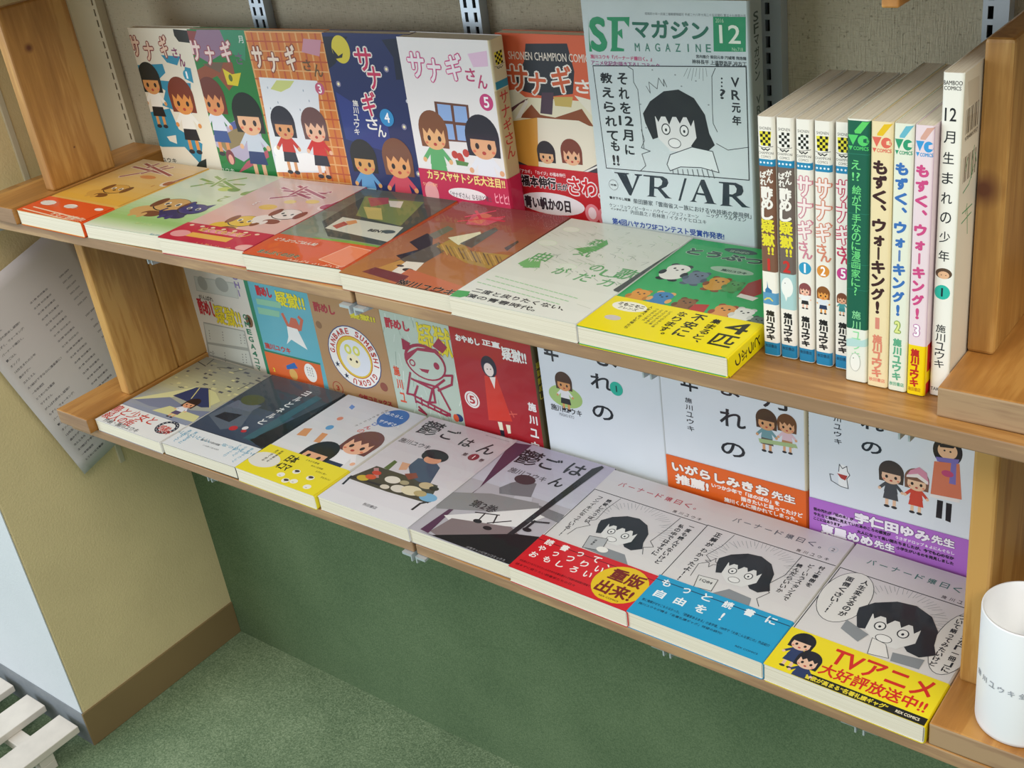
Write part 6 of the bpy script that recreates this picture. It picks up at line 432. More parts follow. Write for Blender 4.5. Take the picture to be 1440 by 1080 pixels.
{'key':'L0','kind':'flat','pos':[0.0178,0.003,-0.27059],'R':[[0.9998,0.01,-0.01736],[-0.01,0.99995,0],[0.01736,0.00017,0.99985]],'w':0.1315,'h':0.178,'t':0.016,'cover':'#8c94a8','spine':'#e8e8e6','back':'#8c94a8','band':None,'label':'paperback with an evening street of yellow and blue-grey houses, leftmost on the lower shelf','group':'paperbacks lying face up on the lower shelf','wrap':0,'art':{'front':[['G','#8f8f86','#c4bf92',0,0,131.5,70],['G','#c4bf92','#8e97ae',0,70,131.5,136],['P','#a8a488',[[78.6169,56.6669],[87.1833,56.6669],[87.1833,58.2394],[78.6169,58.2394]]],['P','#6c6c6c',[[59.2716,70.9783],[66.8144,70.9783],[66.8144,72.7613],[59.2716,72.7613]]],['P','#a8a488',[[59.6955,21.5067],[66.5018,21.5067],[66.5018,23.63],[59.6955,23.63]]],['P','#3c3c46',[[91.9356,32.9787],[96.2101,32.9787],[96.2101,34.8777],[91.9356,34.8777]]],['P','#6c6c6c',[[100.049,13.8525],[107.371,13.8525],[107.371,15.6831],[100.049,15.6831]]],['P','#6c6c6c',[[121.597,4.37723],[130.013,4.37723],[130.013,8.05825],[121.597,8.05825]]],['P','#6c6c6c',[[37.5845,72.2649],[44.3591,72.2649],[44.3591,74.2191],[37.5845,74.2191]]],['P','#3c3c46',[[121.132,17.9784],[130.888,17.9784],[130.888,20.2254],[121.132,20.2254]]],['P','#54545e',[[46.4264,15.7829],[50.4463,15.7829],[50.4463,18.1125],[46.4264,18.1125]]],['P','#d8d29a',[[102.54,45.616],[109.712,45.616],[109.712,47.2811],[102.54,47.2811]]],['P','#6c6c6c',[[45.7082,25.7306],[53.5832,25.7306],[53.5832,28.4336],[45.7082,28.4336]]],['P','#54545e',[[88.6743,8.04707],[98.5,8.04707],[98.5,11.9201],[88.6743,11.9201]]],['P','#3c3c46',[[45.9902,32.7049],[52.8337,32.7049],[52.8337,35.1203],[45.9902,35.1203]]],['P','#6c6c6c',[[73.1578,4.64457],[76.4849,4.64457],[76.4849,7.70385],[73.1578,7.70385]]],['P','#3c3c46',[[119.391,12.4505],[124.113,12.4505],[124.113,14.8114],[119.391,14.8114]]],['P','#54545e',[[45.6396,41.2538],[54.0688,41.2538],[54.0688,44.2282],[45.6396,44.2282]]],['P','#3c3c46',[[98.0614,30.0781],[103.132,30.0781],[103.132,33.9426],[98.0614,33.9426]]],['P','#6c6c6c',[[13.2151,28.1926],[20.4909,28.1926],[20.4909,30.5425],[13.2151,30.5425]]],['P','#d8d29a',[[115.676,42.7052],[120.863,42.7052],[120.863,44.9706],[115.676,44.9706]]],['P','#d8d29a',[[100.249,48.5032],[108.297,48.5032],[108.297,52.495],[100.249,52.495]]],['P','#a8a488',[[21.8681,7.4472],[31.775,7.4472],[31.775,11.2562],[21.8681,11.2562]]],['P','#d8d29a',[[5.91466,56.5797],[11.3215,56.5797],[11.3215,59.2188],[5.91466,59.2188]]],['P','#54545e',[[53.8762,7.95521],[63.2886,7.95521],[63.2886,11.4594],[53.8762,11.4594]]],['P','#a8a488',[[43.1048,18.7013],[52.9739,18.7013],[52.9739,22.5757],[43.1048,22.5757]]],['P','#3c3c46',[[79.5391,59.9487],[83.2855,59.9487],[83.2855,62.3812],[79.5391,62.3812]]],['P','#a8a488',[[9.22879,33.8659],[13.2172,33.8659],[13.2172,37.4965],[9.22879,37.4965]]],['P','#d8d29a',[[122.049,36.2013],[128.466,36.2013],[128.466,38.8989],[122.049,38.8989]]],['P','#3c3c46',[[37.7958,32.669],[41.8213,32.669],[41.8213,36.2242],[37.7958,36.2242]]],['P','#d8d29a',[[67.4055,16.7371],[76.9655,16.7371],[76.9655,18.6874],[67.4055,18.6874]]],['P','#a8a488',[[62.499,40.5777],[69.3357,40.5777],[69.3357,42.981],[62.499,42.981]]],['P','#54545e',[[98.6808,59.0178],[106.543,59.0178],[106.543,62.4169],[98.6808,62.4169]]],['P','#3c3c46',[[46.7021,54.0173],[51.6681,54.0173],[51.6681,56.1795],[46.7021,56.1795]]],['P','#d8d29a',[[122.658,54.835],[131,54.835],[131,57.9592],[122.658,57.9592]]],['P','#d8d29a',[[73.4213,4.82223],[80.2502,4.82223],[80.2502,7.13699],[73.4213,7.13699]]],['P','#d8d29a',[[35.6633,24.5067],[42.1657,24.5067],[42.1657,26.8764],[35.6633,26.8764]]],['P','#d8d29a',[[81.2198,56.3857],[90.0171,56.3857],[90.0171,60.1916],[81.2198,60.1916]]],['P','#d8d29a',[[23.2142,65.555],[29.3627,65.555],[29.3627,69.4463],[23.2142,69.4463]]],['P','#d8d29a',[[65.7311,41.5832],[69.8944,41.5832],[69.8944,45.4266],[65.7311,45.4266]]],['P','#3c3c46',[[60.7004,53.0912],[68.7382,53.0912],[68.7382,55.0208],[60.7004,55.0208]]],['P','#3c3c46',[[97.9857,45.24],[105.645,45.24],[105.645,47.4967],[97.9857,47.4967]]],['P','#54545e',[[70.0446,65.5661],[74.9395,65.5661],[74.9395,67.5551],[70.0446,67.5551]]],['P','#6c6c6c',[[74.1331,48.3091],[78.3983,48.3091],[78.3983,51.3863],[74.1331,51.3863]]],['P','#54545e',[[7.14899,37.4826],[11.7327,37.4826],[11.7327,41.2121],[7.14899,41.2121]]],['P','#a8a488',[[15.6319,72.7266],[22.0106,72.7266],[22.0106,74.3158],[15.6319,74.3158]]],['P','#a8a488',[[59.2356,31.0012],[66.5182,31.0012],[66.5182,33.0121],[59.2356,33.0121]]],['P','#d8d29a',[[90.3159,30.5548],[95.7695,30.5548],[95.7695,34.1944],[90.3159,34.1944]]],['P','#54545e',[[108.567,52.9087],[115.398,52.9087],[115.398,55.7836],[108.567,55.7836]]],['P','#a8a488',[[39.07,24.965],[45.6586,24.965],[45.6586,27.1979],[39.07,27.1979]]],['P','#a8a488',[[45.249,13.1703],[51.1137,13.1703],[51.1137,16.2761],[45.249,16.2761]]],['P','#a8a488',[[47.4415,14.09],[54.613,14.09],[54.613,16.7826],[47.4415,16.7826]]],['P','#54545e',[[26.4964,13.4418],[30.1322,13.4418],[30.1322,15.8964],[26.4964,15.8964]]],['P','#d8d29a',[[42.1032,69.0698],[48.8792,69.0698],[48.8792,72.1435],[42.1032,72.1435]]],['P','#6c6c6c',[[111.628,30.6852],[117.649,30.6852],[117.649,33.4188],[111.628,33.4188]]],['P','#6c6c6c',[[60.9877,54.2892],[66.6749,54.2892],[66.6749,57.2787],[60.9877,57.2787]]],['P','#3c3c46',[[33.9584,73.6496],[40.4326,73.6496],[40.4326,75.1988],[33.9584,75.1988]]],['P','#6c6c6c',[[118.257,25.8317],[127.763,25.8317],[127.763,28.524],[118.257,28.524]]],['P','#d8d29a',[[16.992,48.1397],[23.0963,48.1397],[23.0963,49.7397],[16.992,49.7397]]],['P','#a8a488',[[18.7822,31.8596],[25.1442,31.8596],[25.1442,34.0441],[18.7822,34.0441]]],['P','#d8d29a',[[117.036,59.5154],[121.756,59.5154],[121.756,63.1252],[117.036,63.1252]]],['P','#3c3c46',[[90.7391,24.2867],[97.185,24.2867],[97.185,27.0823],[90.7391,27.0823]]],['L','#3a3a40',1.5,[[0.1,14.8],[21.4,19.5]]],['L','#3a3a40',1.5,[[19.8,15.7],[15.5,-0.5]]],['L','#3a3a40',1.5,[[41.3,15.7],[65.2,8]]],['L','#3a3a40',1.5,[[73.8,15.3],[84.8,2.1]]],['L','#3a3a40',1.5,[[119.4,46.6],[121.8,29]]],['P','#dcd8a0',[[-0.4,122.5],[54.2,70.2],[61.1,58.9],[51.2,96.2],[26.8,114.9]]],['P','#7c849c',[[5.4,122.1],[47.3,97.9],[103.6,109.3],[136.4,98.8],[138.9,116.9],[81,119.2],[40.5,125]]],['P','#2c3c66',[[47.8,93.6],[60.3,65.5],[77.6,60.2],[121.6,93.7],[110.4,98.6]]],['L','#d8d08c',1.6,[[78.7,88.4],[65.9,65.2]]],['L','#d8d08c',1.6,[[121.6,93.7],[81.9,62.5]]],['P','#d8d49a',[[119.4,90.7],[82.9,62.1],[97.2,64.2],[122.1,77.6]]],['P','#d8d49a',[[54.4,130.9],[67.4,113.3],[127.2,114.4],[132.2,127.4]]],['D',[90.1,97.5],22,'#2c2020','#e8a880','#e8e8ee','#5a5070',0],['P','#e8e9e6',[[0,137],[131.5,137],[131.5,178],[0,178]]],['T','鳥と少女と','#cc3a30',[-2,139.5],[83.5,156.3],0.5,None,0],['T','殺人の街','#cc3a30',[1.1,156.2],[60.2,170.7],0.5,None,0],['T','作画・施川ユウキ','#5a5a60',[13.7,168.4],[81.6,176.7],0.1,None,0],['E','#2a3648',[110,150.5],16.5,14],['E','#e8e9e6',[110,150.5],11.5,9.5],['T','感動','#cc3a30',[99.2,147.8],[118.9,157.5],0.3,None,0],['T','好評','#cc3a30',[107,153.7],[125.6,162.8],0.2,None,0],['E','#e8e9e6',[124,150.5],0.9,0.9],['E','#e8e9e6',[122.9,155],0.9,0.9],['E','#e8e9e6',[120,158.8],0.9,0.9],['E','#e8e9e6',[115.5,161.4],0.9,0.9],['E','#e8e9e6',[110.2,162.3],0.9,0.9],['E','#e8e9e6',[104.8,161.5],0.9,0.9],['E','#e8e9e6',[100.3,159],0.9,0.9],['E','#e8e9e6',[97.2,155.2],0.9,0.9],['E','#e8e9e6',[96,150.8],0.9,0.9],['E','#e8e9e6',[96.9,146.3],0.9,0.9],['E','#e8e9e6',[99.8,142.4],0.9,0.9],['E','#e8e9e6',[104.3,139.7],0.9,0.9],['E','#e8e9e6',[109.5,138.7],0.9,0.9],['E','#e8e9e6',[114.9,139.4],0.9,0.9],['E','#e8e9e6',[119.5,141.8],0.9,0.9],['E','#e8e9e6',[122.7,145.5],0.9,0.9]],'spine':[],'back':[],'band':[],'bandspine':[]}},
{'key':'L1','kind':'flat','pos':[0.1515,0.003,-0.26827],'R':[[0.9998,-0.01,-0.01736],[0.01,0.99995,0],[0.01736,-0.00017,0.99985]],'w':0.13,'h':0.178,'t':0.0155,'cover':'#39424e','spine':'#303a44','back':'#39424e','band':None,'label':'dark blue-grey paperback with a night cottage scene in clear film, second on the lower shelf','group':'paperbacks lying face up on the lower shelf','wrap':1,'art':{'front':[['G','#4a5058','#39444e',0,0,130,70],['G','#46566a','#3c4a5e',0,70,130,136],['P','#5e6a78',[[2,107.9],[7.7,74.7],[48.4,77.2],[65.2,111.2],[45.8,126.7]]],['P','#252c36',[[12.4,107.4],[16.4,94.3],[44.3,90.3],[42.3,109.8]]],['P','#6b7484',[[6.2,83.1],[9.1,66.2],[50.7,64.7],[47.6,81.3]]],['E','#525a3e',[27.8,58.6],18,12],['P','#2e5a64',[[92.2,128.4],[98.2,60.3],[109,70.7],[108.8,131.8]]],['P','#16181c',[[113.1,133.4],[114.4,75.8],[135.3,95.9],[130.1,133]]],['P','#24343e',[[130.1,133],[130.1,90.9],[130.1,90.9],[140.3,114.8]]],['P','#16181c',[[99.7,128.7],[126.2,26],[128.9,13.4],[135.1,45],[129.7,126.2],[127.6,135.8]]],['P','#3c6470',[[88.4,130.1],[98.1,18.2],[110.9,20.8],[102.3,124.1]]],['T','ヨ','#eef0f0',[77,14],[87,25],0.7,None,0],['T','ル','#eef0f0',[77,28.5],[87,39.5],0.7,None,0],['T','と','#eef0f0',[77,43],[87,54],0.7,None,0],['T','ネ','#eef0f0',[77,57.5],[87,68.5],0.7,None,0],['T','ル','#eef0f0',[77,72],[87,83],0.7,None,0],['T','と','#eef0f0',[77,86.5],[87,97.5],0.7,None,0],['E','#e8e8ea',[72.9,111.6],4,4],['E','#c03038',[58.7,117.6],6,5],['E','#c03038',[76.6,117.2],4,3],['P','#e6e9ea',[[0,137],[130,137],[130,178],[0,178]]],['T','さみしい、いとしい、','#56a6c4',[-11.5,147.4],[56.8,154.3],0.2,None,0],['T','なつかしい夜、','#56a6c4',[75.1,146.4],[140.9,152],0.2,None,0],['T','読','#56a8c8',[116,140],[120,144],0.15,None,0],['T','め','#56a8c8',[116,144.6],[120,148.6],0.15,None,0],['T','ば','#56a8c8',[116,149.2],[120,153.2],0.15,None,0],['T','や','#56a8c8',[116,153.8],[120,157.8],0.15,None,0],['T','さ','#56a8c8',[116,158.4],[120,162.4],0.15,None,0],['T','し','#56a8c8',[116,163],[120,167],0.15,None,0],['T','く','#56a8c8',[116,167.6],[120,171.6],0.15,None,0],['T','心','#56a8c8',[106,140],[110,144],0.15,None,0],['T','が','#56a8c8',[106,144.6],[110,148.6],0.15,None,0],['T','ひ','#56a8c8',[106,149.2],[110,153.2],0.15,None,0],['T','ら','#56a8c8',[106,153.8],[110,157.8],0.15,None,0],['T','く','#56a8c8',[106,158.4],[110,162.4],0.15,None,0],['T','小','#56a8c8',[96,140],[100,144],0.15,None,0],['T','さ','#56a8c8',[96,144.6],[100,148.6],0.15,None,0],['T','な','#56a8c8',[96,149.2],[100,153.2],0.15,None,0],['T','ふ','#56a8c8',[96,153.8],[100,157.8],0.15,None,0],['T','た','#56a8c8',[96,158.4],[100,162.4],0.15,None,0],['T','り','#56a8c8',[96,163],[100,167],0.15,None,0],['T','夜','#56a8c8',[19.5,142],[24.5,147],0.15,None,0],['T','に','#56a8c8',[19.5,147.6],[24.5,152.6],0.15,None,0],['T','な','#56a8c8',[19.5,153.2],[24.5,158.2],0.15,None,0],['T','る','#56a8c8',[19.5,158.8],[24.5,163.8],0.15,None,0],['T','と','#56a8c8',[19.5,164.4],[24.5,169.4],0.15,None,0],['T','あ','#56a8c8',[8.5,142],[13.5,147],0.15,None,0],['T','い','#56a8c8',[8.5,147.6],[13.5,152.6],0.15,None,0],['T','た','#56a8c8',[8.5,153.2],[13.5,158.2],0.15,None,0],['T','く','#56a8c8',[8.5,158.8],[13.5,163.8],0.15,None,0],['T','て','#56a8c8',[8.5,164.4],[13.5,169.4],0.15,None,0],['T','いつも笑って泣ける名作','#6a7076',[54.3,158.9],[81.5,161.3],0.1,None,0],['T','施川ユウキ初の短篇','#6a7076',[41.4,150.3],[74.2,153.9],0.1,None,0],['E','#c04a3c',[2,2],0.1,0.1]],'spine':[],'back':[],'band':[],'bandspine':[]}},
{'key':'L2','kind':'flat','pos':[0.2835,0.003,-0.26598],'R':[[0.99974,0.015,-0.01736],[-0.015,0.99989,0],[0.01735,0.00026,0.99985]],'w':0.128,'h':0.178,'t':0.0165,'cover':'#dcdcde','spine':'#e6e6e0','back':'#dcdcde','band':[0.125,'#efdf2e'],'label':'pale paperback with two smiling girls and a yellow strip, third on the lower shelf','group':'paperbacks lying face up on the lower shelf','wrap':0,'art':{'front':[['G','#c9ccd6','#e6e6e6',0,0,128,126],['T','サ','#cf5a44',[86,6],[95,13.5],0.4,None,0],['T','ナ','#4a6ec0',[83.5,15.5],[92.5,23],0.4,None,0],['T','ギ','#c84a5c',[81,25],[90,32.5],0.4,None,0],['T','さ','#4a6ec0',[78.5,34.5],[87.5,42],0.4,None,0],['T','ん','#c84a5c',[76,44],[85,51.5],0.4,None,0],['T','の','#d8705c',[73.5,53.5],[82.5,61],0.4,None,0],['E','#2f6ab4',[93.7,20.2],19,19],['T','あたらし','#e8f0f8',[76.4,11.4],[105.1,16.9],0.3,None,0],['T','サナギさん','#e8f0f8',[82,27.2],[114.9,33.6],0.3,None,0],['T','よ','#4a4a50',[72,8],[75.4,11.6],0.1,None,0],['T','り','#4a4a50',[70.6,13.8],[74,17.4],0.1,None,0],['T','ぬ','#4a4a50',[69.2,19.6],[72.6,23.2],0.1,None,0],['T','き','#4a4a50',[67.8,25.4],[71.2,29],0.1,None,0],['T','コ','#4a4a50',[66.4,31.2],[69.8,34.8],0.1,None,0],['T','ミ','#4a4a50',[65,37],[68.4,40.6],0.1,None,0],['T','ッ','#4a4a50',[63.6,42.8],[67,46.4],0.1,None,0],['T','ク','#4a4a50',[62.2,48.6],[65.6,52.2],0.1,None,0],['P','#dc9a64',[[12.2,96.6],[9.8,81.6],[19.6,77.8],[25.6,94]]],['P','#dc9a64',[[42.7,98.4],[37.7,79.6],[46.8,79],[51.7,97.7]]],['E','#5f9ed0',[37.2,67.3],5,5],['P','#5f8ad0',[[24.4,23.2],[22.6,16.4],[30.4,18.7],[31.8,25.6]]],['E','#d88a70',[33.7,47.1],4,4],['D',[99.9,77.2],46,'#6a3c38','#efb898','#f0f0f4','#2a3450',1],['D',[67.8,114.2],44,'#1c1c1e','#e8b088','#e8e8ee','#2a3450',0]],'spine':[],'back':[],'band':[['P','#efdf2e',[[0,0],[128,0],[128,55],[0,55]]],['E','#e6e4da',[19.7,26.8],22,14],['T','あ','#2f2c14',[17.2,5],[20.8,8.6],0.1,None,0],['T','つ','#2f2c14',[17.2,9.2],[20.8,12.8],0.1,None,0],['T','め','#2f2c14',[17.2,13.4],[20.8,17],0.1,None,0],['T','て','#2f2c14',[17.2,17.6],[20.8,21.2],0.1,None,0],['T','読','#2f2c14',[17.2,21.8],[20.8,25.4],0.1,None,0],['T','め','#2f2c14',[17.2,26],[20.8,29.6],0.1,None,0],['T','新','#2f2c14',[24.2,4],[27.8,7.6],0.1,None,0],['T','聞','#2f2c14',[24.2,8.2],[27.8,11.8],0.1,None,0],['T','連','#2f2c14',[24.2,12.4],[27.8,16],0.1,None,0],['T','載','#2f2c14',[24.2,16.6],[27.8,20.2],0.1,None,0],['T','分','#2f2c14',[24.2,20.8],[27.8,24.4],0.1,None,0],['T','を','#2f2c14',[24.2,25],[27.8,28.6],0.1,None,0],['T','4コマ','#2f2c14',[42,22],[62,33],0.8,None,0],['T','日本','#2f2c14',[42,5],[58,19],0.9,None,0],['E','#f2f0e4',[62,40],5.2,4],['E','#c8c2b8',[62,41.5],1.6,0.8],['E','#f2f0e4',[74,28],5.2,4],['E','#4a4038',[74,26.8],3.6,2],['E','#c8c2b8',[74,29.5],1.6,0.8],['E','#f2f0e4',[86,43],5.2,4],['E','#c8c2b8',[86,44.5],1.6,0.8],['E','#f2f0e4',[98,30],5.2,4],['E','#4a4038',[98,28.8],3.6,2],['E','#c8c2b8',[98,31.5],1.6,0.8],['E','#f2f0e4',[108,44],5.2,4],['E','#c8c2b8',[108,45.5],1.6,0.8],['E','#f2f0e4',[76,46],5.2,4],['E','#4a4038',[76,44.8],3.6,2],['E','#c8c2b8',[76,47.5],1.6,0.8],['T','ともだち登場','#6a5e1c',[66,4],[86,7],0.1,None,0],['T','ゆかいな仲間','#6a5e1c',[80,10],[98,13],0.1,None,0],['T','むずかし笑い','#6a5e1c',[94,16],[110,19],0.1,None,0],['T','きもちいい','#6a5e1c',[108,22],[122,25],0.1,None,0]],'bandspine':[]}},
{'key':'L3','kind':'flat','pos':[0.415,0.003,-0.2637],'R':[[0.9998,0.01,-0.01736],[-0.01,0.99995,0],[0.01736,0.00017,0.99985]],'w':0.128,'h':0.178,'t':0.0165,'cover':'#dedfe4','spine':'#cfd0d6','back':'#dedfe4','band':None,'label':'grey-white film-wrapped paperback showing a man eating at a crowded low table','group':'paperbacks lying face up on the lower shelf','wrap':1,'art':{'front':[['G','#c6c0c8','#e4e4e8',0,0,128,178],['T','鬱','#26262c',[5.66854,6.21854],[33.6315,34.1815],0.5,None,0],['T','ご','#26262c',[39.9318,12.0318],[59.4682,31.5682],0.8,None,0],['T','は','#26262c',[70.4106,19.1106],[86.0894,34.7894],0.8,None,0],['T','ん','#26262c',[97.862,17.512],[118.038,37.688],0.8,None,0],['T','施川ユウキ','#4a4a52',[3,48.8],[47.2,57.5],0.25,None,0],['T','第','#4a3038',[88.8072,43.3573],[94.8928,49.4427],0.3,None,0],['E','#8c3440',[103.9,46.9],6.4,6.4],['T','1','#fff',[98.6,43.7],[109.6,49.8],0.5,None,0],['T','巻','#4a3038',[112.825,45.0746],[118.875,51.1254],0.3,None,0],['T','Eat and Be Melancholy','#8a8890',[87.5,4.7],[120.7,6.6],0.1,None,0],['P','#4b4a3e',[[3.9,138],[17.4,106.3],[105.2,106.3],[117.5,135.8],[62.6,138.7]]],['L','#303034',3,[[8.3,148.4],[5.7,133.9],[59.3,132.2]]],['L','#303034',3,[[109.7,151],[110,139.4],[117,132.1]]],['P','#47586e',[[49.9,91.2],[49.1,74.4],[67.9,70],[84.4,79.2],[95,107.1],[80.8,109.8],[65.2,104.9]]],['E','#202228',[64.1,64],17,11],['E','#dca080',[66.3,70.7],11,7],['E','#202228',[62.4,60.4],16,8],['P','#d8a888',[[45.2,101.8],[38.3,88],[49.2,87.2],[53.3,98]]],['P','#8a4c3c',[[56.6,104.8],[67.2,97.8],[75.7,104.1],[68.5,111.6]]],['P','#5a7040',[[27.4,105.9],[27.4,88.8],[33.2,90.4],[35.2,106.5]]],['P','#b88',[[31.1,125.2],[17.2,110.7],[22.3,108.3],[36.1,122.8]]],['E','#c8b040',[20,130.4],8,4.8],['E','#d05a38',[26.7,125.2],7,4.2],['E','#c84838',[27.2,116.6],6,3.6],['E','#e4e0d4',[52.7,119.1],10,6],['E','#d8d0c0',[54.1,132.7],6,3.6],['E','#dcd8cc',[70.4,129],10,6],['E','#e0d8b8',[85.5,125.7],13,7.8],['E','#c8b890',[93.7,111.8],9,5.4],['E','#7ab0d4',[110.3,127.6],11,6.6],['E','#303228',[105.1,112.4],6,3.6],['E','#a8a080',[68.4,117.7],6,3.6],['E','#b8a878',[97.8,125.8],8,4.8],['T','秋田書店','#6a6a70',[55.5,163.9],[74.3,168.5],0.1,None,0],['T','②','#5a5a60',[139.221,138.971],[142.379,142.129],0.2,None,0],['P','#8a8a90',[[127.8,138.4],[129.6,106.6],[151.4,98.1],[150.1,112.3],[144.5,130.3]]]],'spine':[],'back':[],'band':[],'bandspine':[]}},
{'key':'L4','kind':'flat','pos':[0.542,0.003,-0.26191],'R':[[0.99965,-0.02,0.01736],[0.02,0.9998,0],[-0.01735,0.00035,0.99985]],'w':0.128,'h':0.178,'t':0.0165,'cover':'#b8b6be','spine':'#3c3c40','back':'#b8b6be','band':None,'label':'grey and black film-wrapped paperback picturing a figure slumped over a table, on lower shelf','group':'paperbacks lying face up on the lower shelf','wrap':1,'art':{'front':[['G','#b4aec2','#c8cad6',0,0,128,80],['P','#5a3a54',[[-0.1,6.5],[23.7,1.6],[20.2,122],[23,175.4],[11.8,174],[21.3,90.8]]],['T','鬱','#26262c',[22.0141,9.66405],[48.886,36.5359],0.6,None,0],['T','ご','#26262c',[51.6239,12.0239],[72.6761,33.0761],1,None,0],['T','は','#26262c',[81.5582,9.95817],[102.042,30.4418],1,None,0],['T','ん','#26262c',[79.6449,39.2949],[95.2551,54.9051],1,None,0],['T','施川ユウキ','#4a4a52',[29.1,45],[74.8,54],0.25,None,0],['P','#7c7c82',[[39.6,81.7],[45.3,69.1],[55,58.4],[70.1,58.8],[78.7,81.4],[45.9,90.1]]],['E','#4c3c42',[55,58.4],12,8],['P','#c4c4cc',[[62.4,85.7],[80.4,80.5],[84.5,89.7],[64.8,95.9]]],['P','#8e8e90',[[-11.2,114.8],[38.6,93.8],[91.6,86.2],[97.3,94.4],[57,118.4],[3.8,139.7]]],['T','第2巻','#3a3a3e',[30,108.8],[61,120.7],0.6,None,0],['P','#e6e6e6',[[18.5,145.2],[58,119.7],[96.3,93],[113.3,97.2],[96.8,127],[33.9,152]]],['P','#85787a',[[22.7,172],[28.7,145.5],[90,130.5],[104.2,137.2],[73.9,159.7],[32,174.3]]],['L','#2a2a2e',1.6,[[43.9,126.9],[68.1,120.1]]],['L','#2a2a2e',1.6,[[53.7,123.7],[54.7,137.8]]],['L','#2a2a2e',1.6,[[66.3,121],[70.6,133.3]]],['L','#2a2a2e',1.6,[[65.4,135.9],[84.3,122.7]]],['E','#26262a',[54.7,137.8],5,3],['E','#26262a',[70.2,142.4],5,3],['P','#1e1f22',[[13.9,176.5],[28.6,176.1],[99.9,137.7],[123.7,130.7],[123.2,179.4],[73.1,177.3]]],['P','#808084',[[93.5,88.9],[125.3,91.1],[127.4,104.4],[104.6,101.6]]],['P','#2a2c30',[[106.1,11.4],[112.3,2.4],[116,4.5],[99.1,139.9],[93.1,141.2]]],['L','#3a3a3e',2.6,[[98.1,115.7],[118.8,108.7]]],['L','#26262a',3,[[103.8,127],[105,112.2]]],['E','#26262a',[106.3,127.1],5,3],['T','少年チャンピオンコミックス','#a0a0a4',[70.3,173.6],[115.5,177],0.1,None,0]],'spine':[],'back':[],'band':[],'bandspine':[]}},
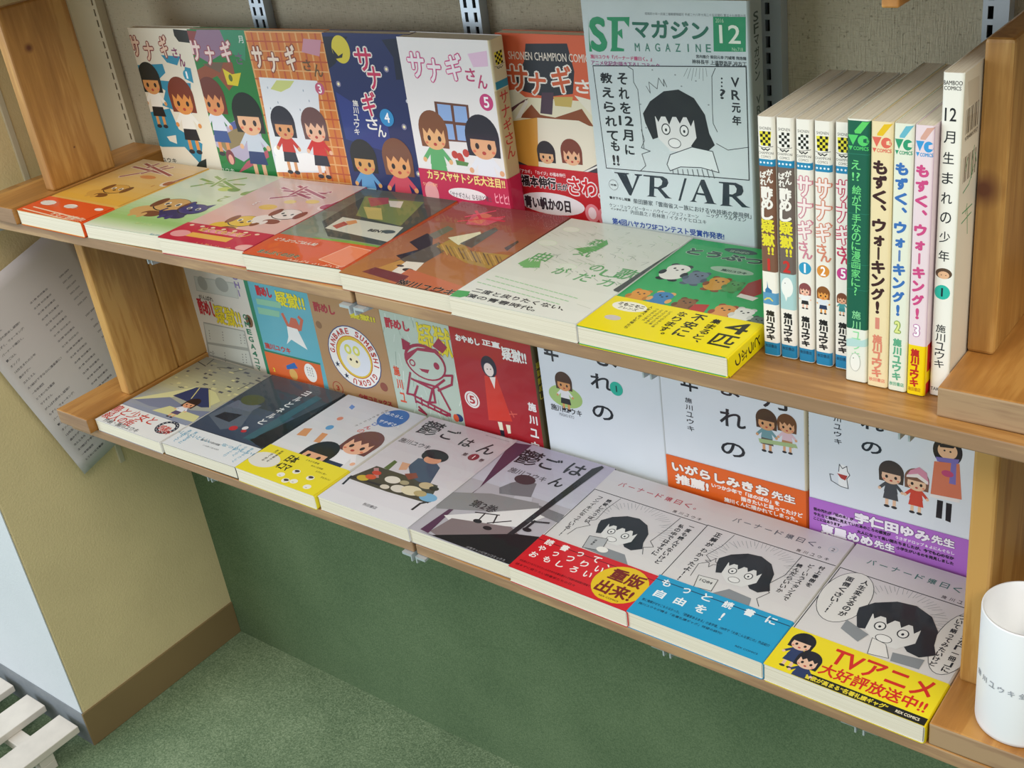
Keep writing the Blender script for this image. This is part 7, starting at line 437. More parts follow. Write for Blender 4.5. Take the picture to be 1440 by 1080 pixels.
{'key':'L5','kind':'flat','pos':[0.665,0.003,-0.26404],'R':[[0.99984,0.005,0.01736],[-0.005,0.99999,0],[-0.01736,-9e-05,0.99985]],'w':0.128,'h':0.178,'t':0.0165,'cover':'#e4e4e0','spine':'#e4e4e0','back':'#e4e4e0','band':[0.124,'#d4202a'],'label':'white comic paperback with red bottom band and round yellow seal, on the lower shelf','group':'paperbacks lying face up on the lower shelf','wrap':0,'art':{'front':[['G','#d2cfd2','#e2e2de',0,0,128,178],['T','バ','#b83a50',[18,15],[25,22],0.2,None,0],['T','ー','#b83a50',[28.6,15],[35.6,22],0.2,None,0],['T','ナ','#b83a50',[39.2,15],[46.2,22],0.2,None,0],['T','ー','#b83a50',[49.8,15],[56.8,22],0.2,None,0],['T','ド','#b83a50',[60.4,15],[67.4,22],0.2,None,0],['T','嬢','#b83a50',[71,15],[78,22],0.2,None,0],['T','曰','#b83a50',[81.6,15],[88.6,22],0.2,None,0],['T','く','#b83a50',[92.2,15],[99.2,22],0.2,None,0],['T','。','#b83a50',[102.8,15],[109.8,22],0.2,None,0],['T','施','#3a3c40',[88,31],[92,35],0.15,None,0],['T','川','#3a3c40',[94.6,31],[98.6,35],0.15,None,0],['T','ユ','#3a3c40',[101.2,31],[105.2,35],0.15,None,0],['T','ウ','#3a3c40',[107.8,31],[111.8,35],0.15,None,0],['T','キ','#3a3c40',[114.4,31],[118.4,35],0.15,None,0],['P','#2a2c30',[[1,37.5],[127,37.5],[127,38.5],[1,38.5]]],['P','#2a2c30',[[1,37.5],[1.8,37.5],[1.8,178],[1,178]]],['L','#8a9096',0.35,[[20,78],[34,78]]],['L','#8a9096',0.35,[[20.2,74.4],[32.1,75.1]]],['L','#8a9096',0.35,[[20.7,70.9],[30.5,71.9]]],['L','#8a9096',0.35,[[21.6,67.4],[29.3,70]]],['L','#8a9096',0.35,[[22.8,63.9],[35.9,66.8]]],['L','#8a9096',0.35,[[24.4,60.6],[35.2,63.2]]],['L','#8a9096',0.35,[[26.2,57.5],[34.8,62.6]]],['L','#8a9096',0.35,[[28.4,54.5],[34.9,59.2]]],['L','#8a9096',0.35,[[30.9,51.7],[41.4,55.6]]],['L','#8a9096',0.35,[[33.6,49.1],[41.9,56.3]]],['L','#8a9096',0.35,[[36.6,46.7],[42.8,53]]],['L','#8a9096',0.35,[[39.8,44.6],[44.2,49.6]]],['L','#8a9096',0.35,[[43.1,42.8],[49.8,51.6]]],['L','#8a9096',0.35,[[46.7,41.2],[51.4,48.6]]],['L','#8a9096',0.35,[[50.4,40],[53.5,45.7]]],['L','#8a9096',0.35,[[54.2,39],[56,48.8]]],['L','#8a9096',0.35,[[58.1,39],[60,46.3]]],['L','#8a9096',0.35,[[62,39],[62.6,44]]],['L','#8a9096',0.35,[[66,39],[65.5,48]]],['L','#8a9096',0.35,[[69.9,39],[68.8,46.3]]],['L','#8a9096',0.35,[[73.8,39],[70.7,44.9]]],['L','#8a9096',0.35,[[77.6,40],[73.9,49.5]]],['L','#8a9096',0.35,[[81.3,41.2],[77.4,48.6]]],['L','#8a9096',0.35,[[84.9,42.8],[81.1,48.1]]],['L','#8a9096',0.35,[[88.2,44.6],[80.5,53]]],['L','#8a9096',0.35,[[91.4,46.7],[84,53]]],['L','#8a9096',0.35,[[94.4,49.1],[87.5,53.4]]],['L','#8a9096',0.35,[[97.1,51.7],[91.1,58.3]]],['L','#8a9096',0.35,[[99.6,54.5],[88.3,59.2]]],['L','#8a9096',0.35,[[101.8,57.5],[91.5,60.6]]],['L','#8a9096',0.35,[[103.6,60.6],[94.6,65]]],['L','#8a9096',0.35,[[105.2,63.9],[97.7,66.8]]],['L','#8a9096',0.35,[[106.4,67.4],[92.9,69]]],['L','#8a9096',0.35,[[107.3,70.9],[95.5,72.6]]],['L','#8a9096',0.35,[[107.8,74.4],[97.9,75.1]]],['L','#8a9096',0.35,[[108,78],[100,78]]],['T','読','#22242a',[22.4,46],[27.6,51.2],0.35,None,0],['T','破','#22242a',[22.4,52.2],[27.6,57.4],0.35,None,0],['T','し','#22242a',[22.4,58.4],[27.6,63.6],0.35,None,0],['T','た','#22242a',[22.4,64.6],[27.6,69.8],0.35,None,0],['T','っ','#22242a',[22.4,70.8],[27.6,76],0.35,None,0],['T','ぽ','#22242a',[22.4,77],[27.6,82.2],0.35,None,0],['T','い','#22242a',[22.4,83.2],[27.6,88.4],0.35,None,0],['T','フ','#22242a',[11.4,46],[16.6,51.2],0.25,None,0],['T','ン','#22242a',[11.4,52],[16.6,57.2],0.25,None,0],['T','イ','#22242a',[11.4,58],[16.6,63.2],0.25,None,0],['T','キ','#22242a',[11.4,64],[16.6,69.2],0.25,None,0],['T','に','#22242a',[11.4,70],[16.6,75.2],0.25,None,0],['T','な','#22242a',[11.4,76],[16.6,81.2],0.25,None,0],['T','っ','#22242a',[11.4,82],[16.6,87.2],0.25,None,0],['T','て','#22242a',[11.4,88],[16.6,93.2],0.25,None,0],['T','い','#22242a',[11.4,94],[16.6,99.2],0.25,None,0],['T','る','#22242a',[11.4,100],[16.6,105.2],0.25,None,0],['T','!','#22242a',[11.4,106],[16.6,111.2],0.25,None,0],['T','!','#22242a',[11.4,112],[16.6,117.2],0.25,None,0],['T','一','#22242a',[113.2,44],[118.8,49.6],0.4,None,0],['T','度','#22242a',[113.2,50.6],[118.8,56.2],0.4,None,0],['T','も','#22242a',[113.2,57.2],[118.8,62.8],0.4,None,0],['T','読','#22242a',[113.2,63.8],[118.8,69.4],0.4,None,0],['T','ん','#22242a',[113.2,70.4],[118.8,76],0.4,None,0],['T','で','#22242a',[113.2,77],[118.8,82.6],0.4,None,0],['T','な','#22242a',[113.2,83.6],[118.8,89.2],0.4,None,0],['T','い','#22242a',[113.2,90.2],[118.8,95.8],0.4,None,0],['T','け','#22242a',[113.2,96.8],[118.8,102.4],0.4,None,0],['T','ど','#22242a',[113.2,103.4],[118.8,109],0.4,None,0],['T','私','#22242a',[104.2,48],[109.8,53.6],0.4,None,0],['T','の','#22242a',[104.2,54.6],[109.8,60.2],0.4,None,0],['T','中','#22242a',[104.2,61.2],[109.8,66.8],0.4,None,0],['T','で','#22242a',[104.2,67.8],[109.8,73.4],0.4,None,0],['T','は','#22242a',[104.2,74.4],[109.8,80],0.4,None,0],['T','す','#22242a',[104.2,81],[109.8,86.6],0.4,None,0],['T','で','#22242a',[104.2,87.6],[109.8,93.2],0.4,None,0],['T','に','#22242a',[104.2,94.2],[109.8,99.8],0.4,None,0],['L','#3a3e42',0.6,[[33,40],[30,60],[31,80],[24,86],[31,90],[22,100],[20,112]]],['L','#3a3e42',0.6,[[100,40],[98,60],[94,84],[101,90],[93,95],[98,104]]],['F',[64,84],54,0],['P','#8a9094',[[46,122],[58,112],[84,112],[96,125]]],['P','#b4b8ba',[[40,104],[58,100],[62,118],[44,122]]],['L','#2a2c30',0.6,[[40,104],[58,100],[62,118],[44,122],[40,104]]],['T','読','#3a3c40',[47.7,106],[50.3,108.6],0.1,None,0],['T','書','#3a3c40',[47.7,109.2],[50.3,111.8],0.1,None,0],['T','家','#3a3c40',[47.7,112.4],[50.3,115],0.1,None,0],['E','#efefe8',[62,116],6,4]],'spine':[],'back':[],'band':[['P','#d4202a',[[0,0],[128,0],[128,54],[0,54]]],['P','#2a1416',[[0,7],[128,7],[128,7.7],[0,7.7]]],['T','読','#f8f4f0',[9,3],[17.5,11.5],0.5,None,0],['T','書','#f8f4f0',[26.5,3],[35,11.5],0.5,None,0],['T','っ','#f8f4f0',[44,3],[52.5,11.5],0.5,None,0],['T','て','#f8f4f0',[61.5,3],[70,11.5],0.5,None,0],['T','、','#f8f4f0',[79,3],[87.5,11.5],0.5,None,0],['T','や','#f8f4f0',[8,14],[16,22],0.5,None,0],['T','っ','#f8f4f0',[24,14],[32,22],0.5,None,0],['T','つ','#f8f4f0',[40,14],[48,22],0.5,None,0],['T','り','#f8f4f0',[56,14],[64,22],0.5,None,0],['T','い','#f8f4f0',[72,14],[80,22],0.5,None,0],['T','お','#f8f4f0',[7,25],[15,33],0.5,None,0],['T','も','#f8f4f0',[22,25],[30,33],0.5,None,0],['T','し','#f8f4f0',[37,25],[45,33],0.5,None,0],['T','ろ','#f8f4f0',[52,25],[60,33],0.5,None,0],['T','い','#f8f4f0',[67,25],[75,33],0.5,None,0],['T','本を読んだつもりになりたい人のための名著礼讃ギャグ待望の新装版が登場です','#6a1018',[4,40],[84,43],0.1,None,0],['T','読まずに語りたい読書家たちの日々','#6a1018',[4,46],[70,49],0.1,None,0],['E','#e8c41c',[104,27],26,25],['T','重版','#7a2018',[88,8],[122,25],1.2,None,0],['T','出来!','#7a2018',[86,27],[122,44],1.2,None,0],['P','#d4202a',[[0,51],[128,51],[128,54],[0,54]]],['T','REX COMICS','#3a1416',[95,46],[115,48],0.1,None,0]],'bandspine':[]}},
{'key':'L6','kind':'flat','pos':[0.792,0.003,-0.26625],'R':[[0.99985,0,0.01736],[0,1,0],[-0.01736,0,0.99985]],'w':0.128,'h':0.178,'t':0.0165,'cover':'#e4e4e0','spine':'#e4e4e0','back':'#e4e4e0','band':[0.122,'#1f9fce'],'label':'white comic paperback with a bright blue bottom band, on the lower shelf','group':'paperbacks lying face up on the lower shelf','wrap':0,'art':{'front':[['G','#d2cfd2','#e2e2de',0,0,128,178],['T','バ','#5a6472',[18,15],[25,22],0.2,None,0],['T','ー','#5a6472',[28.6,15],[35.6,22],0.2,None,0],['T','ナ','#5a6472',[39.2,15],[46.2,22],0.2,None,0],['T','ー','#5a6472',[49.8,15],[56.8,22],0.2,None,0],['T','ド','#5a6472',[60.4,15],[67.4,22],0.2,None,0],['T','嬢','#5a6472',[71,15],[78,22],0.2,None,0],['T','曰','#5a6472',[81.6,15],[88.6,22],0.2,None,0],['T','く','#5a6472',[92.2,15],[99.2,22],0.2,None,0],['T','。','#5a6472',[102.8,15],[109.8,22],0.2,None,0],['T','施','#3a3c40',[88,31],[92,35],0.15,None,0],['T','川','#3a3c40',[94.6,31],[98.6,35],0.15,None,0],['T','ユ','#3a3c40',[101.2,31],[105.2,35],0.15,None,0],['T','ウ','#3a3c40',[107.8,31],[111.8,35],0.15,None,0],['T','キ','#3a3c40',[114.4,31],[118.4,35],0.15,None,0],['E','#a8c0c8',[116,18],4.2,4.2],['E','#d2cfd2',[116,18],3.8,3.8],['T','2','#4a5a60',[114.6,16],[117.4,20.4],0.1,None,0],['P','#2a2c30',[[1,37.5],[127,37.5],[127,38.5],[1,38.5]]],['P','#2a2c30',[[1,37.5],[1.8,37.5],[1.8,178],[1,178]]],['L','#8a9096',0.35,[[20,78],[34,78]]],['L','#8a9096',0.35,[[20.2,74.4],[32.1,75.1]]],['L','#8a9096',0.35,[[20.7,70.9],[30.5,71.9]]],['L','#8a9096',0.35,[[21.6,67.4],[29.3,70]]],['L','#8a9096',0.35,[[22.8,63.9],[35.9,66.8]]],['L','#8a9096',0.35,[[24.4,60.6],[35.2,63.2]]],['L','#8a9096',0.35,[[26.2,57.5],[34.8,62.6]]],['L','#8a9096',0.35,[[28.4,54.5],[34.9,59.2]]],['L','#8a9096',0.35,[[30.9,51.7],[41.4,55.6]]],['L','#8a9096',0.35,[[33.6,49.1],[41.9,56.3]]],['L','#8a9096',0.35,[[36.6,46.7],[42.8,53]]],['L','#8a9096',0.35,[[39.8,44.6],[44.2,49.6]]],['L','#8a9096',0.35,[[43.1,42.8],[49.8,51.6]]],['L','#8a9096',0.35,[[46.7,41.2],[51.4,48.6]]],['L','#8a9096',0.35,[[50.4,40],[53.5,45.7]]],['L','#8a9096',0.35,[[54.2,39],[56,48.8]]],['L','#8a9096',0.35,[[58.1,39],[60,46.3]]],['L','#8a9096',0.35,[[62,39],[62.6,44]]],['L','#8a9096',0.35,[[66,39],[65.5,48]]],['L','#8a9096',0.35,[[69.9,39],[68.8,46.3]]],['L','#8a9096',0.35,[[73.8,39],[70.7,44.9]]],['L','#8a9096',0.35,[[77.6,40],[73.9,49.5]]],['L','#8a9096',0.35,[[81.3,41.2],[77.4,48.6]]],['L','#8a9096',0.35,[[84.9,42.8],[81.1,48.1]]],['L','#8a9096',0.35,[[88.2,44.6],[80.5,53]]],['L','#8a9096',0.35,[[91.4,46.7],[84,53]]],['L','#8a9096',0.35,[[94.4,49.1],[87.5,53.4]]],['L','#8a9096',0.35,[[97.1,51.7],[91.1,58.3]]],['L','#8a9096',0.35,[[99.6,54.5],[88.3,59.2]]],['L','#8a9096',0.35,[[101.8,57.5],[91.5,60.6]]],['L','#8a9096',0.35,[[103.6,60.6],[94.6,65]]],['L','#8a9096',0.35,[[105.2,63.9],[97.7,66.8]]],['L','#8a9096',0.35,[[106.4,67.4],[92.9,69]]],['L','#8a9096',0.35,[[107.3,70.9],[95.5,72.6]]],['L','#8a9096',0.35,[[107.8,74.4],[97.9,75.1]]],['L','#8a9096',0.35,[[108,78],[100,78]]],['T','正','#22242a',[13.7,44],[20.3,50.6],0.6,None,0],['T','解','#22242a',[13.7,52],[20.3,58.6],0.6,None,0],['T','が','#22242a',[13.7,60],[20.3,66.6],0.6,None,0],['T','わ','#22242a',[14,70],[20,76],0.4,None,0],['T','か','#22242a',[14,77.4],[20,83.4],0.4,None,0],['T','っ','#22242a',[14,84.8],[20,90.8],0.4,None,0],['T','た','#22242a',[14,92.2],[20,98.2],0.4,None,0],['T','よ','#22242a',[14,99.6],[20,105.6],0.4,None,0],['T','!','#22242a',[14,107],[20,113],0.4,None,0],['T','!','#22242a',[14,114.4],[20,120.4],0.4,None,0],['T','村','#22242a',[115.3,44],[120.7,49.4],0.4,None,0],['T','上','#22242a',[115.3,50.4],[120.7,55.8],0.4,None,0],['T','春','#22242a',[115.3,56.8],[120.7,62.2],0.4,None,0],['T','樹','#22242a',[115.3,63.2],[120.7,68.6],0.4,None,0],['T','を','#22242a',[115.3,69.6],[120.7,75],0.4,None,0],['T','ど','#22242a',[106.5,46],[111.5,51],0.35,None,0],['T','｜','#22242a',[106.5,52.2],[111.5,57.2],0.35,None,0],['T','い','#22242a',[106.5,58.4],[111.5,63.4],0.35,None,0],['T','う','#22242a',[106.5,64.6],[111.5,69.6],0.35,None,0],['T','ス','#22242a',[106.5,70.8],[111.5,75.8],0.35,None,0],['T','タ','#22242a',[106.5,77],[111.5,82],0.35,None,0],['T','ン','#22242a',[106.5,83.2],[111.5,88.2],0.35,None,0],['T','ス','#22242a',[106.5,89.4],[111.5,94.4],0.35,None,0],['T','で','#22242a',[106.5,95.6],[111.5,100.6],0.35,None,0],['T','読','#22242a',[97.4,50],[102.6,55.2],0.35,None,0],['T','ん','#22242a',[97.4,56.4],[102.6,61.6],0.35,None,0],['T','だ','#22242a',[97.4,62.8],[102.6,68],0.35,None,0],['T','ら','#22242a',[97.4,69.2],[102.6,74.4],0.35,None,0],['T','い','#22242a',[97.4,75.6],[102.6,80.8],0.35,None,0],['T','い','#22242a',[97.4,82],[102.6,87.2],0.35,None,0],['T','か','#22242a',[97.4,88.4],[102.6,93.6],0.35,None,0],['L','#3a3e42',0.6,[[30,40],[28,60],[22,78],[30,84],[22,92],[24,110]]],['L','#3a3e42',0.6,[[96,40],[95,70],[86,92],[94,98],[88,110],[94,118]]],['F',[63,82],55,1],['P','#8a9094',[[50,124],[62,110],[84,112],[88,125]]],['P','#dcdeda',[[30,106],[48,104],[50,120],[34,122]]],['L','#2a2c30',0.6,[[30,106],[48,104],[50,120],[34,122],[30,106]]],['T','1Q84','#3a3c40',[34,109],[46,113],0.2,None,0],['L','#3a3e42',0.5,[[32,78],[34,83],[39,85],[34,87],[32,92],[30,87],[25,85],[30,83],[32,78]]]],'spine':[],'back':[],'band':[['P','#1f9fce',[[0,0],[128,0],[128,56],[0,56]]],['P','#143a5c',[[0,6],[128,6],[128,7],[0,7]]],['T','も','#f0f8fa',[7,3],[16,12],0.6,None,0],['T','っ','#f0f8fa',[27,3],[36,12],0.6,None,0],['T','と','#f0f8fa',[47,3],[56,12],0.6,None,0],['T','読','#f0f8fa',[67,3],[76,12],0.6,None,0],['T','書','#f0f8fa',[87,3],[96,12],0.6,None,0],['T','に','#f0f8fa',[107,3],[116,12],0.6,None,0],['T','自','#f0f8fa',[9,18],[19,28],0.7,None,0],['T','由','#f0f8fa',[29,18],[39,28],0.7,None,0],['T','を','#f0f8fa',[49,18],[59,28],0.7,None,0],['T','!','#f0f8fa',[69,18],[79,28],0.7,None,0],['T','常に俺様がせせこもらなかった。「読書家あるある」の金字塔。100作で「大体こんな感じの」作品紹介','#103a5a',[4,34],[124,37.5],0.12,None,0],['T','施川ユウキが贈る「名著礼讃ギャグ」待望の続刊!','#103a5a',[4,40],[84,43],0.12,None,0],['T','REX COMICS','#103a5a',[100,48],[120,50],0.1,None,0]],'bandspine':[]}},
{'key':'L7','kind':'flat','pos':[0.9205,0.003,-0.26848],'R':[[0.9998,0.01,0.01736],[-0.01,0.99995,0],[-0.01736,-0.00017,0.99985]],'w':0.1295,'h':0.178,'t':0.0165,'cover':'#e4e4e0','spine':'#e4e4e0','back':'#e4e4e0','band':[0.128,'#f0dd1c'],'label':'white comic paperback with a yellow band and red letters, right end of the lower shelf','group':'paperbacks lying face up on the lower shelf','wrap':0,'art':{'front':[['G','#d2cfd2','#e2e2de',0,0,128,178],['T','バ','#3f7a70',[18,15],[25,22],0.2,None,0],['T','ー','#3f7a70',[28.6,15],[35.6,22],0.2,None,0],['T','ナ','#3f7a70',[39.2,15],[46.2,22],0.2,None,0],['T','ー','#3f7a70',[49.8,15],[56.8,22],0.2,None,0],['T','ド','#3f7a70',[60.4,15],[67.4,22],0.2,None,0],['T','嬢','#3f7a70',[71,15],[78,22],0.2,None,0],['T','曰','#3f7a70',[81.6,15],[88.6,22],0.2,None,0],['T','く','#3f7a70',[92.2,15],[99.2,22],0.2,None,0],['T','。','#3f7a70',[102.8,15],[109.8,22],0.2,None,0],['T','施','#3a3c40',[88,31],[92,35],0.15,None,0],['T','川','#3a3c40',[94.6,31],[98.6,35],0.15,None,0],['T','ユ','#3a3c40',[101.2,31],[105.2,35],0.15,None,0],['T','ウ','#3a3c40',[107.8,31],[111.8,35],0.15,None,0],['T','キ','#3a3c40',[114.4,31],[118.4,35],0.15,None,0],['P','#2a2c30',[[1,37.5],[127,37.5],[127,38.5],[1,38.5]]],['P','#2a2c30',[[1,37.5],[1.8,37.5],[1.8,178],[1,178]]],['L','#8a9096',0.35,[[20,78],[34,78]]],['L','#8a9096',0.35,[[20.2,74.4],[32.1,75.1]]],['L','#8a9096',0.35,[[20.7,70.9],[30.5,71.9]]],['L','#8a9096',0.35,[[21.6,67.4],[29.3,70]]],['L','#8a9096',0.35,[[22.8,63.9],[35.9,66.8]]],['L','#8a9096',0.35,[[24.4,60.6],[35.2,63.2]]],['L','#8a9096',0.35,[[26.2,57.5],[34.8,62.6]]],['L','#8a9096',0.35,[[28.4,54.5],[34.9,59.2]]],['L','#8a9096',0.35,[[30.9,51.7],[41.4,55.6]]],['L','#8a9096',0.35,[[33.6,49.1],[41.9,56.3]]],['L','#8a9096',0.35,[[36.6,46.7],[42.8,53]]],['L','#8a9096',0.35,[[39.8,44.6],[44.2,49.6]]],['L','#8a9096',0.35,[[43.1,42.8],[49.8,51.6]]],['L','#8a9096',0.35,[[46.7,41.2],[51.4,48.6]]],['L','#8a9096',0.35,[[50.4,40],[53.5,45.7]]],['L','#8a9096',0.35,[[54.2,39],[56,48.8]]],['L','#8a9096',0.35,[[58.1,39],[60,46.3]]],['L','#8a9096',0.35,[[62,39],[62.6,44]]],['L','#8a9096',0.35,[[66,39],[65.5,48]]],['L','#8a9096',0.35,[[69.9,39],[68.8,46.3]]],['L','#8a9096',0.35,[[73.8,39],[70.7,44.9]]],['L','#8a9096',0.35,[[77.6,40],[73.9,49.5]]],['L','#8a9096',0.35,[[81.3,41.2],[77.4,48.6]]],['L','#8a9096',0.35,[[84.9,42.8],[81.1,48.1]]],['L','#8a9096',0.35,[[88.2,44.6],[80.5,53]]],['L','#8a9096',0.35,[[91.4,46.7],[84,53]]],['L','#8a9096',0.35,[[94.4,49.1],[87.5,53.4]]],['L','#8a9096',0.35,[[97.1,51.7],[91.1,58.3]]],['L','#8a9096',0.35,[[99.6,54.5],[88.3,59.2]]],['L','#8a9096',0.35,[[101.8,57.5],[91.5,60.6]]],['L','#8a9096',0.35,[[103.6,60.6],[94.6,65]]],['L','#8a9096',0.35,[[105.2,63.9],[97.7,66.8]]],['L','#8a9096',0.35,[[106.4,67.4],[92.9,69]]],['L','#8a9096',0.35,[[107.3,70.9],[95.5,72.6]]],['L','#8a9096',0.35,[[107.8,74.4],[97.9,75.1]]],['L','#8a9096',0.35,[[108,78],[100,78]]],['E','#3a3e42',[21,72],20.6,35],['E','#e2e2de',[21,72],20,34.4],['T','人','#22242a',[24.8,44],[31.2,50.4],0.5,None,0],['T','生','#22242a',[24.8,51.6],[31.2,58],0.5,None,0],['T','変','#22242a',[24.8,59.2],[31.2,65.6],0.5,None,0],['T','え','#22242a',[24.8,66.8],[31.2,73.2],0.5,None,0],['T','る','#22242a',[24.8,74.4],[31.2,80.8],0.5,None,0],['T','の','#22242a',[24.8,82],[31.2,88.4],0.5,None,0],['T','が','#22242a',[24.8,89.6],[31.2,96],0.5,None,0],['T','面','#22242a',[11.8,46],[18.2,52.4],0.5,None,0],['T','倒','#22242a',[11.8,53.6],[18.2,60],0.5,None,0],['T','く','#22242a',[11.8,61.2],[18.2,67.6],0.5,None,0],['T','さ','#22242a',[11.8,68.8],[18.2,75.2],0.5,None,0],['T','い','#22242a',[11.8,76.4],[18.2,82.8],0.5,None,0],['T','︙','#22242a',[11.8,84],[18.2,90.4],0.5,None,0],['T','!','#22242a',[11.8,91.6],[18.2,98],0.5,None,0],['E','#3a3e42',[117,82],16,40],['E','#e2e2de',[117,82],15.4,39.4],['T','︙','#22242a',[118.1,56],[123.9,61.8],0.4,None,0],['T','変','#22242a',[118.1,62.9],[123.9,68.7],0.4,None,0],['T','え','#22242a',[118.1,69.8],[123.9,75.6],0.4,None,0],['T','た','#22242a',[118.1,76.7],[123.9,82.5],0.4,None,0],['T','「','#22242a',[118.1,83.6],[123.9,89.4],0.4,None,0],['T','一','#22242a',[118.1,90.5],[123.9,96.3],0.4,None,0],['T','冊','#22242a',[118.1,97.4],[123.9,103.2],0.4,None,0],['T','」','#22242a',[118.1,104.3],[123.9,110.1],0.4,None,0],['T','に','#22242a',[118.1,111.2],[123.9,117],0.4,None,0],['T','つ','#22242a',[108.4,48],[113.6,53.2],0.4,None,0],['T','い','#22242a',[108.4,54.2],[113.6,59.4],0.4,None,0],['T','て','#22242a',[108.4,60.4],[113.6,65.6],0.4,None,0],['T','語','#22242a',[108.4,66.6],[113.6,71.8],0.4,None,0],['T','っ','#22242a',[108.4,72.8],[113.6,78],0.4,None,0],['T','て','#22242a',[108.4,79],[113.6,84.2],0.4,None,0],['T','み','#22242a',[108.4,85.2],[113.6,90.4],0.4,None,0],['T','た','#22242a',[108.4,91.4],[113.6,96.6],0.4,None,0],['T','い','#22242a',[108.4,97.6],[113.6,102.8],0.4,None,0],['T','け','#22242a',[108.4,103.8],[113.6,109],0.4,None,0],['T','ど','#22242a',[108.4,110],[113.6,115.2],0.4,None,0],['F',[72,86],68,1],['P','#8a9094',[[34,98],[56,106],[52,118],[34,110]]],['P','#8a9094',[[80,116],[104,112],[104,124],[82,126]]],['P','#e6e6e2',[[60,108],[72,110],[80,124],[64,127]]],['L','#3a3e42',0.5,[[60,108],[72,110],[80,124],[64,127],[60,108]]]],'spine':[],'back':[],'band':[['P','#f0dd1c',[[0,0],[130,0],[130,50],[0,50]]],['T','TVアニメ','#d4281c',[42,4],[122,24],1.1,None,0],['T','大好評放送中!!','#d4281c',[40,25],[124,39],0.7,None,0],['P','#1c1c16',[[27,42],[130,42],[130,50],[27,50]]],['T','読書欲が高まる“名著礼讃ギャグ”','#e8d83c',[29,43.5],[100,48.8],0.4,None,0],['T','REX COMICS','#f2ead0',[106,44.5],[124,47.5],0.2,None,0],['D',[16,13],20,'#181820','#eac4a8','#2c3c66','#2c3c66',0],['D',[29,30],20,'#202028','#eac4a8','#2c3c66','#2c3c66',1]],'bandspine':[['P','#f0dd1c',[[0,0],[17,0],[17,50],[0,50]]]]}},
